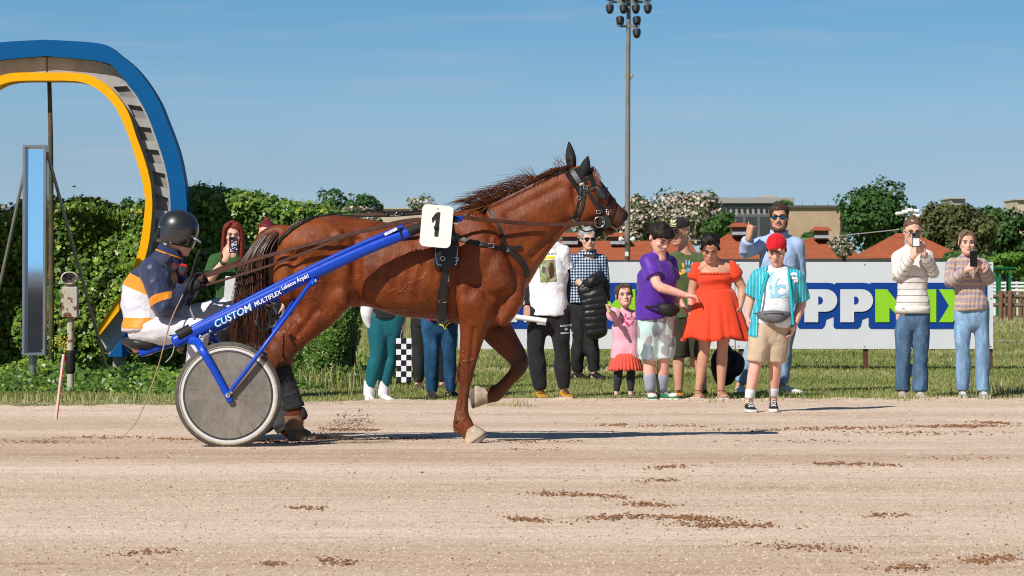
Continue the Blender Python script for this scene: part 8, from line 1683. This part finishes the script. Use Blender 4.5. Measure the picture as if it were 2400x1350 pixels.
def stable(x0, x1, r0, r1, eave, ridge, Y, label, vents, hip=True):
    root = thing('stable_building', (P((x0 + x1) / 2, 0, Y).x, Y + 2, 0), label, 'building', 'low stables with red tiled roofs'); a, b = P(x0, eave, Y), P(x1, eave, Y); c, d = P(r0, ridge, Y), P(r1, ridge, Y); dep = 3.0; t = .12
    mb = MB(); v = [(a.x, Y, a.z), (b.x, Y, b.z), (d.x, Y + dep, d.z), (c.x, Y + dep, c.z), (a.x, Y + 2 * dep, a.z), (b.x, Y + 2 * dep, b.z)]; mb.add(v, [(0, 1, 2, 3), (5, 4, 3, 2), (1, 5, 2), (4, 0, 3), (0, 4, 5, 1)]); rf = mb.build('roof', M_TILE, root, smooth=False)
    mb = MB(); mb.box(((a.x + b.x) / 2, Y + dep, (a.z - .05) / 2), ((b.x - a.x) / 2 - .3, dep - .3, (a.z - .05) / 2)); mb.build('wall', M_PLAST, root, smooth=False)
    mb = MB(); mb.bar((a.x, Y - .06, a.z - .06), (b.x, Y - .06, a.z - .06), .12, .12); mb.build('gutter', mat('gutter_dark', (.06, .06, .062), .5), root, smooth=False)
    for vx, vy0, vy1 in vents:
        w = .34; cz0, cz1 = P(0, vy1, Y + 2).z, P(0, vy0, Y + 2).z; cx = P(vx, 0, Y + 2).x; mb = MB(); hz = (cz1 - cz0); mb.box((cx, Y + 2.4, cz0 + hz * .2), (w * .8, .5, hz * .45)); cu = mb.build('vent_box', mat('vent_louvre', (.10, .085, .07), .8, .3, 6), rf, smooth=False)
        mb = MB(); zt = cz0 + hz * .62; mb.add([(cx - w * 1.25, Y + 1.7, zt), (cx + w * 1.25, Y + 1.7, zt), (cx + w * .7, Y + 2.4, cz1), (cx - w * .7, Y + 2.4, cz1), (cx - w * 1.25, Y + 3.1, zt), (cx + w * 1.25, Y + 3.1, zt)], [(0, 1, 2, 3), (5, 4, 3, 2), (1, 5, 2), (4, 0, 3), (0, 4, 5, 1)]); mb.build('vent_roof', M_TILE, rf, smooth=False)
        mb = MB(); mb.box((cx, Y + 1.85, cz0 + .02), (w * .9, .05, .06)); mb.build('flashing', mat('zinc', (.35, .37, .40), .5), rf, smooth=False)
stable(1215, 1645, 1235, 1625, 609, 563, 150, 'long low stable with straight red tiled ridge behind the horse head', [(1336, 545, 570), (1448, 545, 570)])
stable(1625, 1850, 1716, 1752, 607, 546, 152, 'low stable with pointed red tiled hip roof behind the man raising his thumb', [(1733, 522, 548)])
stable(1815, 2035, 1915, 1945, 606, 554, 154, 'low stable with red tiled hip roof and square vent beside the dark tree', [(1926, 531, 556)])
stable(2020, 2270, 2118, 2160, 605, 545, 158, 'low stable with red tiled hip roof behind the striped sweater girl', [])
def far_buildings():
    Y = 420.0; r = thing('concrete_building', (P(1740, 0, Y).x, Y, 0), 'long flat grey concrete building with a row of small windows', 'building'); gm = mat('concrete_pale', (.30, .30, .29), .85, .15, .05); dk = mat('concrete_dark', (.12, .125, .13), .85, .15, .05)
    for nm, x0, x1, y0, y1, m, dp in (('wall', 1668, 1860, 484, 502, gm, 30), ('parapet', 1664, 1862, 463, 476, gm, 31), ('cornice', 1670, 1860, 477, 484, dk, 30), ('end_block', 1640, 1664, 464, 560, mat('concrete_light', (.42, .41, .38), .85, .1, .05), 28), ('terrace', 1700, 1862, 502, 508, dk, 36), ('lower_wall', 1700, 1860, 508, 640, mat('shadow_wall', (.05, .055, .06), .85), 30)): mb = MB(); box_px(mb, x0, x1, y0, y1, Y + (0 if nm not in ('parapet',) else -.6), dp); mb.build(nm, m, r, smooth=False)
    for i in range(13): mb = MB(); box_px(mb, 1690 + i * 13, 1695 + i * 13, 487, 498, Y - .15, .12); mb.build('window', M_DARKW, r, smooth=False)
    for i in range(5): mb = MB(); box_px(mb, 1708 + i * 34, 1713 + i * 34, 508, 640, Y - 5.4, .8); mb.build('column', dk, r, smooth=False)
    for x0, x1, y0 in ((1625, 1649, 457), (1782, 1822, 460)): mb = MB(); box_px(mb, x0, x1, y0, 465, Y + 6, 8); mb.build('roof_hut', mat('hut_sand', (.45, .33, .22), .85), r, smooth=False)
    Y = 330.0; r = thing('brick_hall', (P(1917, 0, Y).x, Y, 0), 'windowless pale brick hall behind the red roofs', 'building'); m, n, l, b = new_mat('sand_brick'); l.new(mixc(n, l, .4, ramp(n, l, noise(n, l, .6, 6, .65), [(.3, (.36, .26, .165)), (.7, (.47, .35, .23))]), ramp(n, l, noise(n, l, 14, 2, .5, None, (1, 1, 3)), [(.3, (.75,) * 3), (.7, (1.2,) * 3)]), 'MULTIPLY'), b.inputs['Base Color']); b.inputs['Roughness'].default_value = .9
    mb = MB(); box_px(mb, 1843, 1974, 486, 640, Y, 14); mb.build('wall', m, r, smooth=False); mb = MB(); box_px(mb, 1840, 1978, 481, 486, Y - .3, 15); mb.build('roof_edge', mat('edge_dark', (.10, .10, .10), .8), r, smooth=False); mb = MB(); box_px(mb, 1974.2, 1990, 484, 640, Y + 1.5, 12); mb.build('annex', mat('annex_grey', (.17, .18, .19), .8), r, smooth=False); mb = MB(); box_px(mb, 1969, 1972, 488, 640, Y - .2, .15); mb.build('downpipe', mat('pipe_dark', (.08, .06, .05), .7), r, smooth=False)
    for x in (1850, 1880, 1910, 1940): mb = MB(); mb.limb([P(x, 481, Y), P(x, 472, Y)], [.02, .02], n=5, sub=1); mb.build('rod', dk, r)
    Y = 380.0; r = thing('chimney_house', (P(680, 0, Y).x, Y, 0), 'far roof with a row of brick chimneys above the hedge', 'building'); mb = MB(); a, b_ = P(625, 500, Y), P(712, 500, Y); mb.add([(a.x, Y, a.z), (b_.x, Y, a.z), (P(697, 0, Y).x, Y + 5, P(0, 478, Y).z), (P(632, 0, Y).x, Y + 5, P(0, 478, Y).z), (a.x, Y + 10, a.z), (b_.x, Y + 10, a.z)], [(0, 1, 2, 3), (5, 4, 3, 2), (1, 5, 2), (4, 0, 3)]); mb.build('roof', mat('slate_roof', (.22, .20, .19), .8, .2, .2), r, smooth=False); mb = MB(); box_px(mb, 627, 710, 500, 665, Y + .5, 9); mb.build('wall', M_PLAST, r, smooth=False)
    for x, w, y, m in ((643, 5, 469, gm), (654, 6, 471, gm), (664, 5, 470, gm), (672, 6, 470, gm), (684, 8, 472, mat('brick_red', (.26, .09, .055), .9)), (697, 9, 471, mat('brick_red', (.26, .09, .055), .9))): mb = MB(); box_px(mb, x - w / 2, x + w / 2, y, 486, Y + 3, 1.2); mb.build('chimney', m, r, smooth=False)
    for i, (x0, x1, y0, lab) in enumerate(((878, 1000, 487, 'distant low sand-coloured hall seen over the horse back'), (2230, 2262, 463, 'small far white roof block above the olive trees'), (2383, 2420, 466, 'far cream block at the end of the tree row'), (150, 235, 470, 'far roof with small chimneys above the ivy near the arch'))):
        Y = 460.0 + i * 12; r = thing('distant_building', (P((x0 + x1) / 2, 0, Y).x, Y, 0), lab, 'building'); mb = MB(); box_px(mb, x0, x1, y0 + 3, 665, Y, 12); mb.build('wall', M_PLAST if i != 1 else gm, r, smooth=False); mb = MB(); box_px(mb, x0 - 2, x1 + 2, y0, y0 + 2.8, Y - .5, 13); mb.build('roof', mat('roof_pale', (.46, .40, .32), .8) if i < 3 else mat('roof_brown', (.20, .13, .10), .8), r, smooth=False)
        if i == 3:
            for x in (182, 203, 222): mb = MB(); box_px(mb, x - 4, x + 4, 463, 471, Y, 2); mb.build('chimney', mat('brick_red', (.26, .09, .055), .9), r, smooth=False)
    # overhead wire
    w = MB(); w.limb([P(1560, 560, 170), P(1800, 566, 165), P(2108, 538, 160)], [.02, .02, .02], n=5, sub=8); tag(w.build('overhead_wire', mat('wire_grey', (.35, .35, .35), .5)), 'thin pale overhead wire strung before the stables', 'wire')
far_buildings()

# ---------------------------------------------------------------- trees
GREENS = {
    'dark': leaf_mat('leaf_dark', [(0, (0.025, 0.070, 0.014)), (.5, (0.056, 0.133, 0.028)), (1, (0.119, 0.224, 0.045))], .2, .6),
    'mid': leaf_mat('leaf_mid', [(0, (0.035, 0.084, 0.020)), (.5, (0.077, 0.161, 0.034)), (1, (0.154, 0.252, 0.056))], .2, .6),
    'olive': leaf_mat('leaf_olive', [(0, (0.056, 0.070, 0.022)), (.5, (0.119, 0.133, 0.045)), (1, (0.210, 0.217, 0.084))], .2, .7),
    'bright': leaf_mat('leaf_bright', [(0, (0.070, 0.154, 0.020)), (.5, (0.133, 0.266, 0.031)), (1, (0.224, 0.392, 0.049))], .25, .6),
    'bloom': leaf_mat('leaf_bloom', [(0, (0.049, 0.091, 0.022)), (.40, (0.112, 0.161, 0.042)), (.46, (.50, .39, .32)), (1, (.68, .57, .49))], .15, .7)}
M_BARK = mat('bark', (.085, .062, .045), .9, .4, 3, .8, 12)
TRI = np.array([(0, -.5), (.42, -.05), (.30, .45), (-.30, .45), (-.42, -.05)])
def tree(px, top, bot, hw, Y, kind, label, n=6000, leaf=.16, seed=1, blobs=16, bloom=.55, group='trees behind the stables'):
    g = np.random.default_rng(seed); base = P(px, 0, Y); r = thing('tree', (base.x, Y, 0), label, 'tree', group); k = F / Y; c = V3(P(px, (top + bot) / 2, Y)); rz = (bot - top) / 2 / k; rx = hw / k; ry = rx * .8
    # trunk and limbs
    mb = MB(); th = max(.10, rx * .07); z0 = c[2] - rz * .2; mb.limb([(base.x, Y, -.05), (base.x + rx * .04, Y, z0 * .5), (c[0], Y, z0)], [th * 1.4, th, th * .8], n=8, sub=3); B = []
    for i in range(blobs):
        while True:
            u = g.normal(0, .5, 3)
            if np.linalg.norm(u) < 1: break
        u = u / max(np.linalg.norm(u), .25) * g.uniform(.35, .78) if i > 3 else u; B.append((c + u * (rx, ry, rz), g.uniform(.30, .48)))
    for q, s in B[:7]: mb.limb([(c[0], Y, z0 - rz * .1), (np.array((c[0], Y, z0)) + q) / 2 + (0, 0, .1), q], [th * .6, th * .35, th * .12], n=6, sub=2)
    tr = remesh(mb, max(.05, th * .25), 1, .5, 'trunk'); link('trunk', tr, M_BARK, r)
    P0 = []; N0 = []; RN = []; per = n // blobs
    for q, s in B:
        d = g.normal(0, 1, (per, 3)); d /= np.linalg.norm(d, axis=1)[:, None]; rad = s * g.uniform(.55, 1.05, (per, 1)) ** .6; wob = 1 + .18 * Waves(5, 10, seed + int(s * 1000))(d)[:, None]; P0.append(q + d * rad * wob * (rx, ry, rz * .85)); N0.append(d + (0, 0, .35))
        b = g.normal(.42, .17, per)
        if kind == 'bloom': b = np.where((g.random(per) < bloom * (.55 + .9 * s)) & (rad[:, 0] > s * .62), g.uniform(.46, 1, per), g.uniform(0, .4, per))
        RN.append(np.clip(b, 0, 1))
    P0 = np.concatenate(P0); N0 = np.concatenate(N0); RN = np.concatenate(RN); keep = P0[:, 2] > .1
    scatter_leaves('crown', P0[keep], N0[keep], g.uniform(.6, 1.4, keep.sum()) * leaf, RN[keep], GREENS[kind], r, seed=seed, shape=TRI)
def trees():
    T = [(1598, 436, 600, 108, 200, 'bloom', 'broad tree thick with pale pink blossom left of the concrete building', 16000, .17, 30),
         (1690, 488, 604, 46, 190, 'mid', 'green tree between the blossoming tree and the concrete building', 6000, .15, 14),
         (1495, 472, 606, 48, 195, 'bloom', 'blossoming tree right beside the floodlight mast', 6000, .15, 14),
         (1400, 500, 606, 66, 205, 'bloom', 'blossoming tree hidden behind the horse muzzle', 7000, .16, 14),
         (1295, 520, 606, 60, 205, 'bloom', 'blossoming tree behind the horse throat', 5000, .16, 12),
         (2058, 432, 606, 100, 175, 'dark', 'tall rounded dark green tree beside the brick hall', 16000, .15, 32),
         (2196, 474, 612, 74, 168, 'olive', 'olive-toned tree between the dark tree and the white roof block', 9000, .14, 22),
         (2275, 478, 622, 66, 160, 'olive', 'olive-toned bushy tree behind the knit sweater girl', 9000, .14, 22),
         (2350, 462, 628, 84, 165, 'dark', 'dark green tree at the end of the tree row', 11000, .15, 24),
         (2450, 480, 628, 80, 165, 'mid', 'mid green tree beyond the dark one at the row end', 5000, .16, 14),
         (2372, 588, 648, 62, 128, 'bright', 'bright yellow-green low bush behind the pergola', 7000, .10, 16),
         (2260, 585, 640, 60, 130, 'mid', 'low green bush behind the board end', 5000, .10, 14),
         (1894, 535, 606, 27, 200, 'mid', 'small young green tree before the brick hall', 2500, .13, 10),
         (1978, 560, 612, 30, 150, 'bloom', 'small blossoming shrub at the foot of the dark tree', 2500, .10, 10),
         (1835, 468, 500, 30, 400, 'mid', 'far green treetop above the concrete building', 2500, .30, 8),
         (1018, 463, 600, 89, 240, 'bloom', 'blossoming tree seen over the saddle', 6000, .18, 16),
         (1120, 478, 600, 67, 250, 'mid', 'small green tree behind the mane', 2500, .20, 10),
         (812, 446, 600, 78, 260, 'dark', 'dark green tree above the croup of the horse', 6000, .20, 16),
         (832, 470, 600, 62, 230, 'bloom', 'blossoming shrub before the dark tree above the croup', 4000, .17, 12),
         (742, 464, 600, 45, 270, 'mid', 'green tree right of the brick chimneys', 3000, .20, 10),
         (590, 462, 600, 67, 260, 'mid', 'loose green tree above the red haired woman', 4500, .20, 14),
         (640, 470, 600, 54, 265, 'mid', 'loose green tree left of the brick chimneys', 3000, .20, 10),
         (525, 452, 600, 59, 262, 'mid', 'loose green tree beside the arch', 3000, .20, 12),
         (296, 449, 600, 25, 280, 'mid', 'small far green tree seen through the arch', 1500, .20, 8),
         (168, 452, 600, 29, 270, 'bloom', 'small far blossoming tree seen through the arch', 1800, .20, 8),
         (20, 455, 600, 40, 270, 'bloom', 'far blossoming tree left of the mirror', 1800, .20, 8),
         (240, 464, 600, 54, 275, 'bloom', 'low far blossoming tree behind the arch opening', 1800, .20, 8)]
    for i, a in enumerate(T): tree(*a[:7], n=a[7], leaf=a[8], blobs=a[9], seed=300 + i)
    # far belt of shrubs that closes the horizon
    g = np.random.default_rng(77); n = 22000; X = g.uniform(-60, 60, n); Y = 300 + g.normal(0, 2, n); w = Waves(.5, 18, 3)(np.stack([X, 0 * X, 0 * X], 1)); Z = g.random(n) ** .8 * (2.0 + .55 * w); P0 = np.stack([X, Y, Z], 1)
    scatter_leaves('tree_belt', P0, np.tile((0, -1, .6), (n, 1)), g.uniform(.25, .5, n), np.clip(g.normal(.4, .2, n), 0, 1), GREENS['mid'], None, seed=78, shape=TRI, label='far belt of shrubs closing off the field')
trees()
def fences():
    Y = 92.0; wd = mat('weathered_wood', (.16, .125, .10), .9, .3, 4, .5, 20); pw = mat('brown_post', (.16, .09, .055), .9, .3, 4, .5, 20); r = thing('rail_fence', (P(2400, 0, Y).x, Y, 0), 'weathered two-rail wooden fence right of the advertising board', 'fence')
    for y in (694, 715): mb = MB(); mb.limb([P(2326, y, Y), P(2450, y + 1, Y)], [.045, .045], n=10, sub=2); mb.build('rail', wd, r)
    for x in (2345, 2367, 2422): mb = MB(); mb.limb([(P(x, 0, Y).x, Y - .08, -.05), (P(x, 0, Y).x, Y - .08, P(0, 685, Y).z)], [.055, .055], ref=(0, 1, 0), n=10, sub=1); mb.build('post', pw, r)
    Y2 = 97.0; r = thing('rail_fence', (P(2400, 0, Y2).x, Y2, 0), 'second wooden rail fence running just behind the first', 'fence')
    for y in (697, 714): mb = MB(); mb.limb([P(2326, y, Y2), P(2450, y, Y2)], [.04, .04], n=10, sub=2); mb.build('rail', wd, r)
    for x in (2355, 2377, 2393, 2440): mb = MB(); mb.limb([(P(x, 0, Y2).x, Y2 - .07, -.05), (P(x, 0, Y2).x, Y2 - .07, P(0, 688, Y2).z)], [.05, .05], ref=(0, 1, 0), n=10, sub=1); mb.build('post', pw, r)
    Y = 104.0; wh = mat('fence_white', (.74, .76, .77), .6, .06); r = thing('white_fence', (P(2400, 0, Y).x, Y, 0), 'white painted rail fence behind the green pergola', 'fence')
    for y in (663, 671, 680): mb = MB(); mb.bar(P(2326, y, Y), P(2460, y, Y), .05, .03); mb.build('rail', wh, r, smooth=False)
    for x in (2331, 2358, 2383, 2410, 2440): mb = MB(); mb.box((P(x, 0, Y).x, Y + .05, P(0, 660, Y).z / 2), (.03, .03, P(0, 660, Y).z / 2)); mb.build('post', wh, r, smooth=False)
    Y = 100.0; gn = mat('pergola_green', (.010, .13, .045), .5, .1); r = thing('pergola', (P(2356, 0, Y).x, Y, 0), 'small green slatted pergola beyond the board end', 'pergola')
    for x in (2343, 2367):
        for dy in (0, .5): mb = MB(); mb.box((P(x, 0, Y).x, Y + dy, P(0, 640, Y).z / 2), (.03, .03, P(0, 640, Y).z / 2)); mb.build('post', gn, r, smooth=False)
    for dy in (0, .5): mb = MB(); mb.bar(P(2330, 632, Y) + Vector((0, dy, 0)), P(2380, 632, Y) + Vector((0, dy, 0)), .05, .04); mb.build('beam', gn, r, smooth=False)
    for i in range(11): x = 2331 + i * 4.7; mb = MB(); mb.bar(P(x, 628, Y) - Vector((0, .15, 0)), P(x, 628, Y) + Vector((0, .65, 0)), .028, .05, (0, 0, 1)); mb.build('slat', gn, r, smooth=False)
    # bare earth patches
    m = mat('bare_earth', (.36, .27, .20), .95, .25, 1.5, .5, 12)
    for nm, px, py, w, d, s in (('bare_patch', 850, 704, 2.6, 9, 1), ('bare_patch', 2385, 752, 3.0, 6, 2), ('bare_patch', 840, 775, .9, 1.2, 3), ('bare_patch', 2370, 800, 1.6, .9, 4)):
        Y = ground_Y(py); c = P(px, py, Y); th = np.linspace(0, 2 * math.pi, 40, endpoint=False); g = np.random.default_rng(s); rr = 1 + .18 * np.sin(th * 3 + s) + .10 * np.sin(th * 7 + 2 * s); mb = MB(); mb.add([(c.x + math.cos(a) * w * q, Y + math.sin(a) * d * q, .006) for a, q in zip(th, rr)], [tuple(range(40))]); tag(mb.build(nm, m, smooth=False), kind='structure', label='worn bare earth patch in the grass')
fences()
